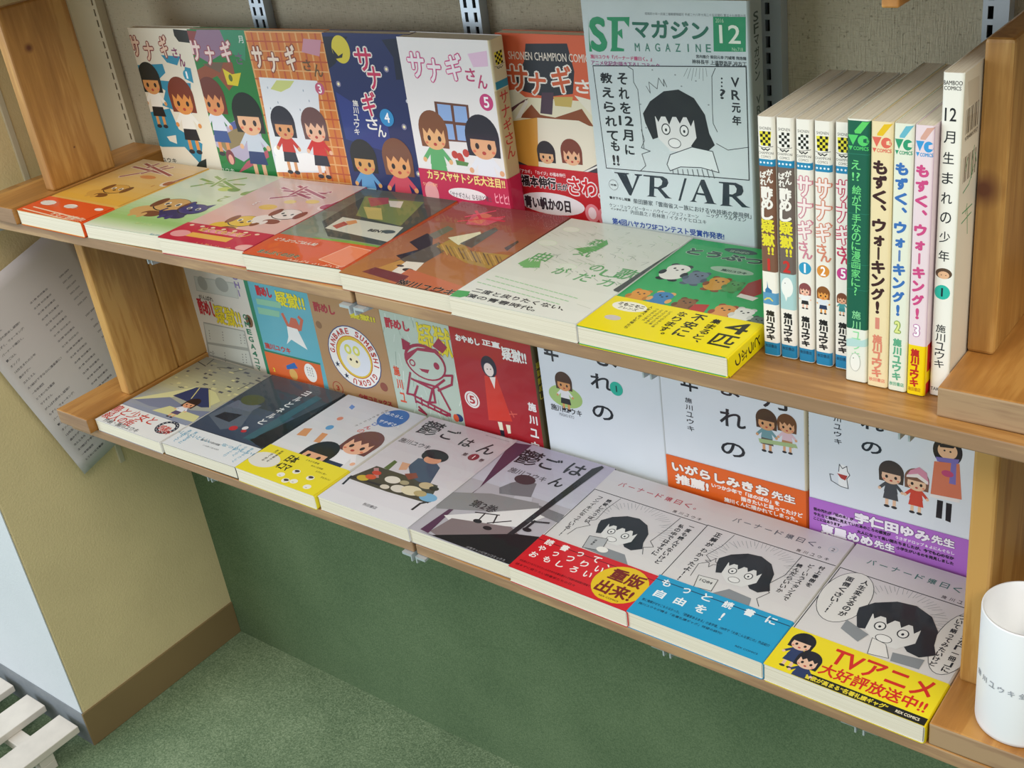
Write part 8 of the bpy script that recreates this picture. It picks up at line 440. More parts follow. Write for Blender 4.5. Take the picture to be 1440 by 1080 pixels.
{'key':'W0','kind':'stand','pos':[0.0127,0.197,-0.26857],'R':[[0.99955,-0,0.03],[0.03,0,-0.99955],[0,1,0]],'w':0.121,'h':0.175,'t':0.01,'cover':'#dcd8cc','spine':'#2f8a68','back':'#dcd8cc','band':None,'label':'off-white paperback with grey comic panels and lilac side letters, leftmost face-out on lower shelf','group':'paperbacks standing face out behind the lower shelf row','wrap':0,'art':{'front':[['P','#b6bab0',[[17.7,44.2],[99.7,42.1],[96.1,64.1],[15.3,65.6]]],['P','#c8ccc2',[[18.5,45.2],[98.1,43.6],[95,63.3],[16.9,64.5]]],['E','#a8aca4',[31.8,52.5],9,10],['E','#a8aca4',[69.9,48.8],12,10],['P','#a0a49c',[[11,111.2],[91.3,109.8],[90.2,166],[1.5,163.8]]],['P','#c8ccc2',[[11.6,113.3],[89.3,111.4],[88.2,134.9],[8.4,141.3]]],['P','#c8ccc2',[[8.1,144.7],[87.9,139.9],[87.3,162.2],[5.6,160.8]]],['E','#6a6a68',[18.2,123],0.8,1],['E','#6a6a68',[17.3,127.1],0.8,1],['E','#6a6a68',[16.3,131.2],0.8,1],['E','#6a6a68',[15.4,135.4],0.8,1],['E','#6a6a68',[45.3,120.3],0.8,1],['E','#6a6a68',[44.4,124.3],0.8,1],['E','#6a6a68',[43.5,128.4],0.8,1],['E','#6a6a68',[42.6,132.5],0.8,1],['E','#6a6a68',[80,118.2],0.8,1],['E','#6a6a68',[79.2,122.2],0.8,1],['E','#6a6a68',[78.4,126.2],0.8,1],['E','#6a6a68',[77.5,130.3],0.8,1],['E','#6a6a68',[87.5,116.8],0.8,1],['E','#6a6a68',[86.6,120.8],0.8,1],['E','#6a6a68',[85.8,124.8],0.8,1],['E','#6a6a68',[85,128.9],0.8,1],['E','#6a6a68',[13.8,154.7],0.8,1],['E','#6a6a68',[12.8,158.9],0.8,1],['E','#6a6a68',[11.8,163.1],0.8,1],['E','#6a6a68',[10.9,167.4],0.8,1],['E','#6a6a68',[38.1,152.2],0.8,1],['E','#6a6a68',[37.2,156.4],0.8,1],['E','#6a6a68',[36.2,160.6],0.8,1],['E','#6a6a68',[35.3,164.7],0.8,1],['E','#6a6a68',[74.1,147.4],0.8,1],['E','#6a6a68',[73.3,151.5],0.8,1],['E','#6a6a68',[72.4,155.6],0.8,1],['E','#6a6a68',[71.6,159.7],0.8,1],['E','#6a6a68',[80.8,146.1],0.8,1],['E','#6a6a68',[79.9,150.2],0.8,1],['E','#6a6a68',[79.1,154.3],0.8,1],['E','#6a6a68',[78.2,158.4],0.8,1],['T','がんばれ','#2a2a28',[16.5,70],[43.9,76.7],0.3,None,0],['T','酢めし','#c8303c',[10,76],[44,100],1.4,'#8a2028',0.3],['T','疑獄!!','#e4d030',[40,80],[90,108],1.4,'#5a501c',0.5],['T','U','#8a78b0',[95,-6],[104,3],0.7,None,0],['T','M','#8a78b0',[95,5.5],[104,14.5],0.7,None,0],['T','E','#8a78b0',[95,17],[104,26],0.7,None,0],['T','S','#8a78b0',[95,28.5],[104,37.5],0.7,None,0],['T','H','#8a78b0',[95,40],[104,49],0.7,None,0],['T','I','#8a78b0',[95,51.5],[104,60.5],0.7,None,0],['E','#7a5a40',[105.1,93.7],6.5,9],['T','1','#201810',[104,88.6],[106.9,98.6],0.6,None,0],['T','O','#2f7a5c',[95,85],[104,93],0.9,None,0],['T','M','#2f7a5c',[95,95.5],[104,103.5],0.9,None,0],['T','E','#2f7a5c',[95,106],[104,114],0.9,None,0],['T','G','#2f7a5c',[95,116.5],[104,124.5],0.9,None,0],['T','A','#2f7a5c',[95,127],[104,135],0.9,None,0],['T','4','#2f7a5c',[95,137.5],[104,145.5],0.9,None,0],['T','コ','#2f7a5c',[95,148],[104,156],0.9,None,0],['T','マ','#2f7a5c',[95,158.5],[104,166.5],0.9,None,0],['P','#2f8a68',[[114,0],[121,0],[121,175],[114,175]]],['T','施川ユウキ','#2a2a28',[7.4,156],[16.6,157.8],0.1,None,0]],'spine':[],'back':[],'band':[],'bandspine':[]}},
{'key':'W1','kind':'stand','pos':[0.1372,0.197,-0.26655],'R':[[0.99955,-0,0.03],[0.03,0,-0.99955],[0,1,0]],'w':0.113,'h':0.175,'t':0.01,'cover':'#63b0bf','spine':'#63b0bf','back':'#63b0bf','band':None,'label':'teal paperback with a leaping batter figure above an orange panel','group':'paperbacks standing face out behind the lower shelf row','wrap':0,'art':{'front':[['P','#2f8a68',[[0,0],[1.5,0],[1.5,175],[0,175]]],['T','酢めし','#c82c3c',[13.2,38.7],[40.8,53],1.4,'#7a1c28',0.3],['T','疑獄!!','#e8dc30',[46.5,40.5],[95.7,61],1.4,'#5a501c',0.5],['P','#8cc4a4',[[9.6,57.3],[54.3,56],[51.7,64.4],[9.6,65.4]]],['P','#8cc4a4',[[8.1,69.7],[47.6,69.1],[45,77.6],[7.7,78.9]]],['P','#c8684c',[[57.3,87.6],[65.3,74.1],[74.1,74.6],[79.7,89.6],[65.6,94.2]]],['L','#c8684c',5,[[57.3,87.6],[51.8,72.4]]],['L','#c8684c',4.5,[[77.6,88],[84.1,74.8],[80,71.5]]],['P','#eeeee8',[[54.6,88],[72.3,88.9],[77.9,104.1],[82.1,115.5],[56.8,106],[46.5,114.1],[52.7,102.6]]],['T','施川ユウキ','#c03a30',[3.9,119],[50.1,127.9],0.8,None,0],['P','#2f7a5c',[[0.2,130.2],[99.2,130.6],[98.5,133.2],[-0.4,132.9]]],['P','#dd6a34',[[-0.4,132.9],[98.5,133.2],[96,168.7],[-7.2,169.3]]],['T','2','#e8d83c',[8.3,151],[12.2,164.1],0.9,'#c84a20',0.4],['E','#dcb060',[45,157.3],7,8],['P','#2f6ab0',[[35.1,146.6],[51.9,139],[56.1,146.6],[34.8,152]]],['E','#f0eee6',[77.5,148.5],10.5,13],['T','あ','#4a4a48',[72.3,140.5],[74.7,142.9],0.1,None,0],['T','き','#4a4a48',[72.3,143.9],[74.7,146.3],0.1,None,0],['T','た','#4a4a48',[72.3,147.3],[74.7,149.7],0.1,None,0],['T','よ','#4a4a48',[72.3,150.7],[74.7,153.1],0.1,None,0],['T','あ','#4a4a48',[76.3,140.5],[78.7,142.9],0.1,None,0],['T','き','#4a4a48',[76.3,143.9],[78.7,146.3],0.1,None,0],['T','た','#4a4a48',[76.3,147.3],[78.7,149.7],0.1,None,0],['T','よ','#4a4a48',[76.3,150.7],[78.7,153.1],0.1,None,0],['T','あ','#4a4a48',[80.3,140.5],[82.7,142.9],0.1,None,0],['T','き','#4a4a48',[80.3,143.9],[82.7,146.3],0.1,None,0],['T','た','#4a4a48',[80.3,147.3],[82.7,149.7],0.1,None,0],['T','よ','#4a4a48',[80.3,150.7],[82.7,153.1],0.1,None,0]],'spine':[],'back':[],'band':[],'bandspine':[]}},
{'key':'W2','kind':'stand','pos':[0.2452,0.197,-0.26468],'R':[[0.99955,-0,0.03],[0.03,0,-0.99955],[0,1,0]],'w':0.113,'h':0.175,'t':0.01,'cover':'#b08a60','spine':'#b08a60','back':'#b08a60','band':None,'label':'brown kraft-coloured paperback with a round white and blue lettered emblem','group':'paperbacks standing face out behind the lower shelf row','wrap':0,'art':{'front':[['T','酢めし','#a8303a',[6,44.7],[40.7,58.1],1.4,None,0],['T','疑獄!!','#d8cc30',[64.5,48.3],[103.6,56.6],1.2,'#5a501c',0.5],['E','#8a6644',[8.2,75.5],5,5],['E','#8a4a38',[95.7,141.4],6,6],['E','#2a3c74',[56.7,109.7],41.54,41.54],['E','#f0eee8',[56.7,109.7],40.2,40.2],['E','#b83028',[56.7,109.7],28.542,28.542],['E','#e0c23c',[56.7,109.7],27.604,27.604],['E','#dfe3ea',[57.7,110.7],24.12,24.12],['X','G','#c03a30',56.7,109.7,34.304,-85,8,0.7,1],['X','A','#c03a30',56.7,109.7,34.304,-71.8,8,0.7,1],['X','N','#c03a30',56.7,109.7,34.304,-58.6,8,0.7,1],['X','B','#c03a30',56.7,109.7,34.304,-45.4,8,0.7,1],['X','A','#c03a30',56.7,109.7,34.304,-32.2,8,0.7,1],['X','R','#c03a30',56.7,109.7,34.304,-19,8,0.7,1],['X','E','#c03a30',56.7,109.7,34.304,-5.8,8,0.7,1],['X','S','#c03a30',56.7,109.7,34.304,20.6,8,0.7,1],['X','U','#c03a30',56.7,109.7,34.304,33.8,8,0.7,1],['X','M','#c03a30',56.7,109.7,34.304,47,8,0.7,1],['X','E','#c03a30',56.7,109.7,34.304,60.2,8,0.7,1],['X','S','#c03a30',56.7,109.7,34.304,73.4,8,0.7,1],['X','H','#c03a30',56.7,109.7,34.304,86.6,8,0.7,1],['X','I','#c03a30',56.7,109.7,34.304,99.8,8,0.7,1],['X','G','#c03a30',56.7,109.7,34.304,126.2,8,0.7,1],['X','I','#c03a30',56.7,109.7,34.304,139.4,8,0.7,1],['X','G','#c03a30',56.7,109.7,34.304,152.6,8,0.7,1],['X','O','#c03a30',56.7,109.7,34.304,165.8,8,0.7,1],['X','K','#c03a30',56.7,109.7,34.304,179,8,0.7,1],['X','U','#c03a30',56.7,109.7,34.304,192.2,8,0.7,1],['T','★','#26304c',[33,133.8],[41,141.8],0.2,None,0],['T','★','#26304c',[21.6,120.2],[29.6,128.2],0.2,None,0],['E','#f3e9c0',[54,115.1],10.72,9.38],['E','#d8d860',[48.7,100.3],5.628,6.7],['E','#e8e8e0',[48.7,100.3],2.68,3.484],['E','#d8d860',[62.1,100.3],5.628,6.7],['E','#e8e8e0',[62.1,100.3],2.68,3.484],['E','#3a2c20',[50,113.7],1.876,1.876],['E','#3a2c20',[59.4,115.1],1.876,1.876],['E','#a03020',[16.7,159.5],8.5,9],['E','#b08a60',[16.7,159.5],7.4,8],['T','3','#a03020',[14,155.9],[19.5,163],0.9,None,0],['T','少年コミックス','#a03038',[49.8,159.5],[103.4,167],1,None,0]],'spine':[],'back':[],'band':[],'bandspine':[]}},
{'key':'W3','kind':'stand','pos':[0.3612,0.197,-0.26266],'R':[[0.99955,-0,0.03],[0.03,0,-0.99955],[0,1,0]],'w':0.113,'h':0.175,'t':0.01,'cover':'#b9c9bb','spine':'#b9c9bb','back':'#b9c9bb','band':None,'label':'pale mint streaked paperback with a maroon line-drawn costumed figure','group':'paperbacks standing face out behind the lower shelf row','wrap':0,'art':{'front':[['L','#dfe8df',0.9,[[26,161.7],[23.6,168.3]]],['L','#cdd9cf',0.9,[[16.5,136.7],[14.2,150.4]]],['L','#98ac9e',0.9,[[50.7,77.2],[51.3,94]]],['L','#dfe8df',0.9,[[44.7,82.5],[46.3,94.8]]],['L','#cdd9cf',0.9,[[52.3,153.3],[49.2,162.4]]],['L','#cdd9cf',0.9,[[107.1,12.5],[109.7,19.8]]],['L','#dfe8df',0.9,[[8.2,40.9],[8.1,54.7]]],['L','#dfe8df',0.9,[[97.5,98.5],[98.4,111]]],['L','#dfe8df',0.9,[[6,118.5],[9.5,131.4]]],['L','#98ac9e',0.9,[[79.3,148.2],[79.7,164.5]]],['L','#cdd9cf',0.9,[[47.2,28.3],[43.9,42.6]]],['L','#98ac9e',0.9,[[76.4,159.7],[76.5,168.1]]],['L','#cdd9cf',0.9,[[17.9,89.8],[19.2,105.5]]],['L','#cdd9cf',0.9,[[92.8,153.6],[90.6,162.5]]],['L','#98ac9e',0.9,[[3.3,59],[-0.5,68]]],['L','#98ac9e',0.9,[[33.6,119.1],[31,129.9]]],['L','#dfe8df',0.9,[[19.6,112.1],[17.2,127.3]]],['L','#98ac9e',0.9,[[33.8,4.2],[32.5,12.2]]],['L','#98ac9e',0.9,[[48.2,40.5],[48.7,51.4]]],['L','#cdd9cf',0.9,[[10.5,13.6],[7.3,20.6]]],['L','#98ac9e',0.9,[[13.3,88.5],[10.5,105.7]]],['L','#cdd9cf',0.9,[[53.8,26.7],[50.3,32.9]]],['L','#cdd9cf',0.9,[[16.9,66.1],[13.8,75.7]]],['L','#cdd9cf',0.9,[[36.5,62.8],[39.2,71.3]]],['L','#cdd9cf',0.9,[[94.8,7.5],[92.1,17.5]]],['L','#dfe8df',0.9,[[47.7,22.1],[48.5,34]]],['L','#dfe8df',0.9,[[52.2,27.7],[49,42.3]]],['L','#cdd9cf',0.9,[[70.7,121.4],[72.5,136]]],['L','#98ac9e',0.9,[[52,67.4],[51.6,74]]],['L','#dfe8df',0.9,[[7.2,20.5],[9,35]]],['L','#98ac9e',0.9,[[66.8,5.8],[69.5,18.1]]],['L','#cdd9cf',0.9,[[105.7,126.3],[105.8,140.8]]],['L','#cdd9cf',0.9,[[23.3,40.1],[22.3,52.3]]],['L','#98ac9e',0.9,[[22.8,50.1],[26.1,65]]],['L','#dfe8df',0.9,[[100.3,165],[101.4,171.9]]],['L','#cdd9cf',0.9,[[46.5,125.5],[49.3,137.7]]],['L','#98ac9e',0.9,[[68.3,160.9],[69.5,168.2]]],['L','#cdd9cf',0.9,[[53.4,64.8],[56.2,74.6]]],['L','#cdd9cf',0.9,[[32.8,103.8],[33,118.1]]],['L','#cdd9cf',0.9,[[39.7,114.2],[38.6,125.3]]],['L','#dfe8df',0.9,[[53.9,89.8],[52.1,96.6]]],['L','#98ac9e',0.9,[[79.7,47],[82,60.5]]],['L','#98ac9e',0.9,[[89.4,165.8],[91.9,177.8]]],['L','#98ac9e',0.9,[[31.4,149.5],[29.4,158.4]]],['L','#98ac9e',0.9,[[28.3,85.8],[26.3,101.5]]],['L','#98ac9e',0.9,[[65.2,139.7],[65.2,147]]],['L','#dfe8df',0.9,[[13.8,16],[16.1,33.9]]],['L','#dfe8df',0.9,[[99.6,132.5],[95.7,140.8]]],['L','#98ac9e',0.9,[[30.1,17.8],[33,34.7]]],['L','#cdd9cf',0.9,[[100.1,17.4],[98.9,35.2]]],['L','#dfe8df',0.9,[[9,133.2],[11.9,147.1]]],['L','#dfe8df',0.9,[[40.8,139.5],[42.6,152.7]]],['L','#98ac9e',0.9,[[35.8,51.2],[39.6,58]]],['L','#cdd9cf',0.9,[[97.4,154.1],[96.2,162.1]]],['L','#98ac9e',0.9,[[29,66.6],[30.8,73.4]]],['L','#dfe8df',0.9,[[58.7,15.6],[57.3,24]]],['L','#cdd9cf',0.9,[[102.2,11.5],[99.6,19.5]]],['L','#dfe8df',0.9,[[69.8,51],[71.7,62.8]]],['L','#dfe8df',0.9,[[61.7,157.4],[65.1,165]]],['L','#dfe8df',0.9,[[36.6,69.7],[33.7,81]]],['T','酢めし','#b8283c',[5.6,45.4],[41.7,59.2],1.5,None,0],['T','疑獄','#e0d030',[51.5,43.8],[99.1,80.7],1.4,'#5a501c',0.5],['E','#9c2c48',[55.7,93.6],30,23],['E','#bccbbd',[56,94.5],27,20],['P','#9c2c48',[[26.6,68.5],[38.7,72.7],[32,83.3],[25.5,82.7]]],['P','#9c2c48',[[71.3,70.2],[82.1,58.1],[92.6,68],[84.6,76.8]]],['P','#9c2c48',[[28.8,87.7],[48.7,76.4],[74.9,73.2],[85.6,82.1],[78.1,78.1],[47.8,80.2],[28.9,97.1]]],['E','#9c2c48',[36.4,97.9],4.6,4.6],['E','#bccbbd',[36.4,97.9],2.8,2.8],['E','#9c2c48',[72.1,95],4.2,4.6],['P','#9c2c48',[[45,103.4],[60.4,102.1],[57.1,107.5],[48.7,106.4]]],['L','#9c2c48',2.8,[[29.9,112.2],[18.9,141.7],[30.2,141.2],[37.5,127.9]]],['L','#9c2c48',2.8,[[81,105.3],[93,102.8],[89.7,114.8],[68.1,127]]],['L','#9c2c48',2.8,[[34.6,120.8],[68.9,123],[80.8,149.2]]],['L','#9c2c48',2.8,[[30.5,119.8],[59.5,127],[79.8,111.2]]],['L','#9c2c48',2.8,[[59.5,127],[51.1,146.2],[60.3,144.2],[60.6,126.7]]],['L','#9c2c48',2.8,[[27.8,141.7],[79.6,155.3]]],['L','#9c2c48',2.8,[[30.7,148.9],[74.7,158.4]]],['L','#9c2c48',2.8,[[32.7,160.3],[43,163.8],[33.6,156.1]]],['L','#9c2c48',2.8,[[70.6,157.4],[79.2,157.3]]],['L','#9c2c48',2,[[30.4,140.1],[30.3,151]]],['L','#9c2c48',2,[[39.8,142.9],[39.3,152.5]]],['L','#9c2c48',2,[[49.1,145.7],[48.2,154]]],['L','#9c2c48',2,[[58.3,148.5],[57.1,155.4]]],['L','#9c2c48',2,[[67.5,151.3],[65.9,156.9]]],['L','#9c2c48',2,[[76.6,154],[74.7,158.4]]],['T','施','#d8502c',[4.3,107.4],[13.6,120.4],0.9,None,0],['T','川','#d8502c',[5.2,124.7],[14.6,137.7],0.9,None,0],['T','ユ','#d8502c',[6.2,142.1],[15.6,155.3],0.9,None,0],['E','#2a3a6a',[92,157.2],6,5],['E','#d85a34',[87.6,158.3],4,5]],'spine':[],'back':[],'band':[],'bandspine':[]}},
{'key':'W4','kind':'stand','pos':[0.4655,0.197,-0.26251],'R':[[1,0,0],[0,0,-1],[0,1,0]],'w':0.111,'h':0.175,'t':0.012,'cover':'#a81c26','spine':'#3c3428','back':'#a81c26','band':None,'label':'crimson paperback with a pale figure in a red dress and white numeral 5','group':'paperbacks standing face out behind the lower shelf row','wrap':0,'art':{'front':[['T','おやめし','#f0eeea',[7.7,45],[41.2,53.2],1.1,'#6a1018',0.4],['T','正直','#f0eeea',[44.5,43.8],[68.9,51],0.9,None,0],['T','疑獄!!','#f0eeea',[69.5,47.4],[101.7,63.1],1.2,'#6a1018',0.4],['E','#e8e4e0',[17,124.2],10.5,10.5],['E','#a81c26',[17,124.2],8.4,8.4],['E','#e8e4e0',[17,124.2],7,8],['T','5','#b01c28',[13.1,119.2],[21,129.4],0.9,None,0],['P','#d03424',[[40.3,89],[57.1,85.3],[70.3,138.6],[36.5,145.3]]],['E','#1c1c34',[48.6,76.4],10.5,13],['E','#efe0d8',[48,80.1],6.5,8],['E','#222',[46.1,79.7],0.8,0.8],['E','#222',[50.6,79],0.8,0.8],['P','#f0e4dc',[[47.4,89.2],[55.8,87.4],[52.1,102.6]]],['P','#e8e0c8',[[49.1,144],[55.3,143.3],[55.6,153.6],[50.5,154]]],['P','#e8e0c8',[[60.1,144.9],[66.3,144.2],[65.6,154.7],[61.4,155.8]]],['P','#282030',[[50.5,154],[56.3,153.4],[56.1,162.9],[51.1,162.3]]],['L','#d86050',1.2,[[67.6,130],[78,127.4]]],['L','#d86050',1.2,[[70.4,125.6],[73.3,132.3]]],['T','施','#f0ecea',[94.8,107.8],[105.8,118.6],1,None,0],['T','川','#f0ecea',[93.9,124],[105,134.8],1,None,0],['T','ユ','#f0ecea',[93,140.3],[104.1,151.2],1,None,0],['T','ウ','#f0ecea',[92.1,156.8],[103.3,167.8],1,None,0],['T','キ','#f0ecea',[91.2,173.6],[102.4,184.6],1,None,0]],'spine':[['P','#5a5030',[[0,0],[12,0],[12,175],[0,175]]],['S','疑獄酢めし','#d8cc40',2,60,8,9]],'back':[],'band':[],'bandspine':[]}},
{'key':'W5','kind':'stand','pos':[0.58,0.201,-0.26257],'R':[[1,0,0],[0,0,-1],[0,1,0]],'w':0.144,'h':0.213,'t':0.012,'cover':'#dfe6ec','spine':'#dfe6ec','back':'#dfe6ec','band':None,'label':'large pale blue-white paperback with a boy on green grass and round teal numeral','group':'paperbacks standing face out behind the lower shelf row','wrap':0,'art':{'front':[['T','れ','#23272e',[62.2,94.1],[89.7,111.2],0.9,None,0],['T','の','#23272e',[60.5,130.1],[86,146.7],0.9,None,0],['T','ま','#23272e',[72,60],[96,84],0.9,None,0],['T','少','#23272e',[8,60],[32,82],0.9,None,0],['T','年','#23272e',[8,66],[26,92],0.9,None,0],['E','#2bb8a0',[92.6,106.3],7.5,7.8],['T','1','#14323a',[90.8,102.8],[94.6,110],0.7,None,0],['E','#a9c878',[28.5,130.5],21,13],['D',[28.2,113.6],21,'#4a3428','#d89a60','#e8e8ea','#26282c',0],['T','施川ユウキ','#23272e',[8,142.8],[46.9,150.4],0.3,None,0],['T','MASAO KYO','#8a9098',[17.9,151.6],[36.4,155.3],0.1,None,0]],'spine':[],'back':[],'band':[],'bandspine':[]}},
{'key':'W6','kind':'stand','pos':[0.7255,0.202,-0.26509],'R':[[1,0,0],[0,0,-1],[0,1,0]],'w':0.147,'h':0.213,'t':0.015,'cover':'#dfe6ec','spine':'#ded6bc','back':'#dfe6ec','band':[0.163,'#e2641e'],'label':'large pale paperback with orange bottom band and two small children pictured','group':'paperbacks standing face out behind the lower shelf row','wrap':0,'art':{'front':[['T','ま','#23272e',[63.8,66.5],[83,81.4],0.9,None,0],['T','れ','#23272e',[61.3,95.4],[88,114.1],0.9,None,0],['T','の','#23272e',[61.2,130.9],[86.3,146.2],0.9,None,0],['T','月','#23272e',[106,66.3],[129.5,84],0.9,None,0],['T','年','#23272e',[21.8,67.2],[40.3,86.1],0.9,None,0],['T','施','#23272e',[25.5,93.4],[32.9,98.8],0.2,None,0],['T','川','#23272e',[25.7,101],[33.1,106.4],0.2,None,0],['T','ユ','#23272e',[25.8,108.7],[33.2,114.1],0.2,None,0],['T','ウ','#23272e',[26,116.4],[33.4,121.8],0.2,None,0],['T','キ','#23272e',[26.1,124.1],[33.6,129.5],0.2,None,0],['D',[108.7,97.8],21,'#4a3426','#d8a070','#6f9aa0','#5a5048',0],['D',[128.6,97],19,'#6a4428','#e0a87c','#e0c0c8','#b88858',1],['P','#a9c088',[[100.3,118.7],[136.9,115.4],[138.8,119.3],[101.2,122.9]]]],'spine':[['P','#ded6bc',[[0,0],[15,0],[15,213],[0,213]]],['S','月生まれの少年','#2a2c30',4,70,8,10]],'back':[],'band':[['P','#e2641e',[[0,0],[148,0],[148,50],[0,50]]],['T','いがらしみきお','#f6efe8',[6,6],[110,17.5],1.6,'#8a3a10',1],['T','先生','#f6efe8',[112,8.5],[136,17.5],1,'#8a3a10',0.8],['T','推薦!','#f6efe8',[9,19.5],[46,31.5],1.5,'#8a3a10',0.8],['T','いつか少年で「ほのぼの」を','#f6efe8',[49,19],[120,24.3],0.6,None,0],['T','描きたいと思ってたけど','#f6efe8',[80,25.2],[143,30.6],0.6,None,0],['T','施川くんに描かれてしまった。','#f6efe8',[62,31.6],[138,37],0.6,None,0]],'bandspine':[]}},
{'key':'W7','kind':'stand','pos':[0.8758,0.2,-0.2677],'R':[[1,0,0],[0,0,-1],[0,1,0]],'w':0.148,'h':0.213,'t':0.015,'cover':'#dfe6ec','spine':'#dfe6ec','back':'#dfe6ec','band':[0.1635,'#b06cc8'],'label':'large pale paperback with purple bottom band, white dog and children in winter coats','group':'paperbacks standing face out behind the lower shelf row','wrap':0,'art':{'front':[['T','れ','#23272e',[47.1,66.4],[67.2,78.7],1,None,0],['T','の','#23272e',[47.8,90.5],[65.8,101.9],0.9,None,0],['T','川','#23272e',[22.8,73.3],[29.5,78.2],0.25,None,0],['T','ユ','#23272e',[23.1,80.6],[29.8,85.6],0.25,None,0],['T','ウ','#23272e',[23.3,88],[30,93],0.25,None,0],['T','キ','#23272e',[23.6,95.4],[30.3,100.4],0.25,None,0],['P','#f2f4f4',[[26.9,128.9],[29.6,120.4],[36.4,121.5],[37.8,130.4],[35.8,143.4],[27.6,144.3]]],['L','#4a4e54',0.7,[[27.6,128.7],[28.2,120.8],[31,124.6],[35,121.2],[35.7,126.3],[37.8,129.6],[35.1,134.3],[36.5,144],[29.7,143.7],[20.7,140.1],[19.4,133.4],[22.8,133.2]]],['P','#b03a34',[[26.2,130.7],[35.8,131],[33.7,136.2],[29.7,135.1]]],['D',[74.5,116.9],22,'#3c322c','#e8c0a0','#44484e','#44484e',2],['D',[96.4,117.9],21,'#7a5440','#ecc4a0','#d04430','#d04430',2],['P','#d890a8',[[87.2,115.8],[90.8,108.9],[98.1,103.8],[104.5,107.8],[106.8,119],[97.2,114.4]]],['P','#f0e8e4',[[87.8,114.2],[97.1,110.7],[106,116.2],[105.5,119.3],[96.6,114.6],[87.5,116.5]]],['E','#1c1a20',[120.5,82.3],12,14],['E','#e8bc94',[120.4,81.9],8,8],['P','#7a70b8',[[111.1,89.9],[130.2,87.4],[129.3,92],[112.5,93.9]]],['E','#222',[118,82],0.9,0.9],['E','#222',[122.8,82.1],0.9,0.9],['P','#1c1a20',[[113,76.5],[127.8,73.9],[125,78.2],[114.3,79.7]]],['P','#d87a5a',[[110.1,94.5],[130.5,91.6],[134,125.5],[108.3,127.4]]],['P','#efe8e4',[[108.1,127.5],[132.8,125.8],[132.3,129.2],[107.8,130.6]]],['P','#7a70b8',[[123.9,92.1],[128.1,91.6],[128.5,112.5],[123.1,112.6]]],['E','#c04478',[121.4,103.6],5,3.2],['P','#201c22',[[114.1,131.7],[119,131.6],[118.6,149.8],[113.6,149.9]]],['P','#201c22',[[121.5,132.3],[126.4,132.3],[126.1,151.2],[121.7,150.4]]]],'spine':[],'back':[],'band':[['P','#b06cc8',[[0,0],[148,0],[148,50],[0,50]]],['P','#d8b8e4',[[6,-11.1],[15.9,-17.2],[35.2,-15.2],[29.7,-0.8],[13,-2]]],['P','#d8b8e4',[[14.3,17],[29.8,8.8],[47.7,14.2],[18.6,28.8]]],['T','宇仁田ゆみ','#f4eef6',[43,2.5],[110,14],1.6,'#5a3470',1],['T','先生','#f4eef6',[111,4],[131,13],1,'#5a3470',0.8],['T','東屋めめ','#f4eef6',[11,25],[60,36],1.6,'#5a3470',1],['T','先生','#f4eef6',[61,26.5],[80,35],1,'#5a3470',0.8],['T','街の汚れが「枯の木」が','#2a1834',[4,9.6],[42,13.4],0.6,None,0],['T','やたらと輪郭に見えていたあのころの感覚が','#2a1834',[4,14.8],[76,18.8],0.6,None,0],['T','ここにはあります。','#2a1834',[4,20],[31,23.6],0.6,None,0],['T','大人になって長い間たちましたが、今でも心のなか','#2a1834',[45,21],[131,25],0.6,None,0],['T','うさぎドロップ & よにんぐらし','#f4eef6',[80,16],[131,19.5],0.3,None,0],['T','小学生がいるのを発見しました','#2a1834',[81,26.6],[131,30.4],0.6,None,0],['E','#b06cc8',[2,2],0.01,0.01]],'bandspine':[]}}]

# ---------------------------------------------------------------- books
def solid_attr(o,cols):
    me=o.data; at=me.color_attributes.new('Col','FLOAT_COLOR','CORNER'); buf=[]
    for p in me.polygons:
        c=lin(cols[min(p.material_index,len(cols)-1)]); buf+=[c[0],c[1],c[2],1.0]*p.loop_total
    at.data.foreach_set('color',buf)
def c_shell(name,w,h,t,y0,y1,th,out,xl,parent,cfront,cspine,cback,mat):
    """paper wrap: C-shaped section (back, rounded spine, front) extruded along the book's height"""
    r=min(.0022,t*.3)+out; o_=[];i_=[]
    zt,zbm=t+out,-out; X=w+out
    o_.append((xl,zbm)); i_.append((xl,zbm+th))
    for k in range(5):
        a=math.radians(-90+22.5*k); o_.append((X-r+r*math.cos(a),zbm+r+r*math.sin(a))); i_.append((X-r+(r-th)*math.cos(a),zbm+r+(r-th)*math.sin(a)))
    for k in range(5):
        a=math.radians(22.5*k); o_.append((X-r+r*math.cos(a),zt-r+r*math.sin(a))); i_.append((X-r+(r-th)*math.cos(a),zt-r+(r-th)*math.sin(a)))
    o_.append((xl,zt)); i_.append((xl,zt-th))
    n=len(o_); V=[(x,y0,z) for x,z in o_]+[(x,y1,z) for x,z in o_]+[(x,y0,z) for x,z in i_]+[(x,y1,z) for x,z in i_]
    F=[];mi=[]
    for k in range(n-1):
        c=2 if k==0 else (0 if k==n-2 else 1)
        F.append((k,k+1,n+k+1,n+k)); mi.append(c)
        F.append((2*n+k+1,2*n+k,3*n+k,3*n+k+1)); mi.append(c)
        F.append((k+1,k,2*n+k,2*n+k+1)); mi.append(c); F.append((n+k,n+k+1,3*n+k+1,3*n+k)); mi.append(c)
    F.append((0,n,3*n,2*n)); mi.append(2); F.append((2*n-1,n-1,3*n-1,4*n-1)); mi.append(0)
    ob=mesh(name,V,F,None,parent,mats=[mat,mat,mat],mi=mi)
    solid_attr(ob,[cfront,cspine,cback]); return ob
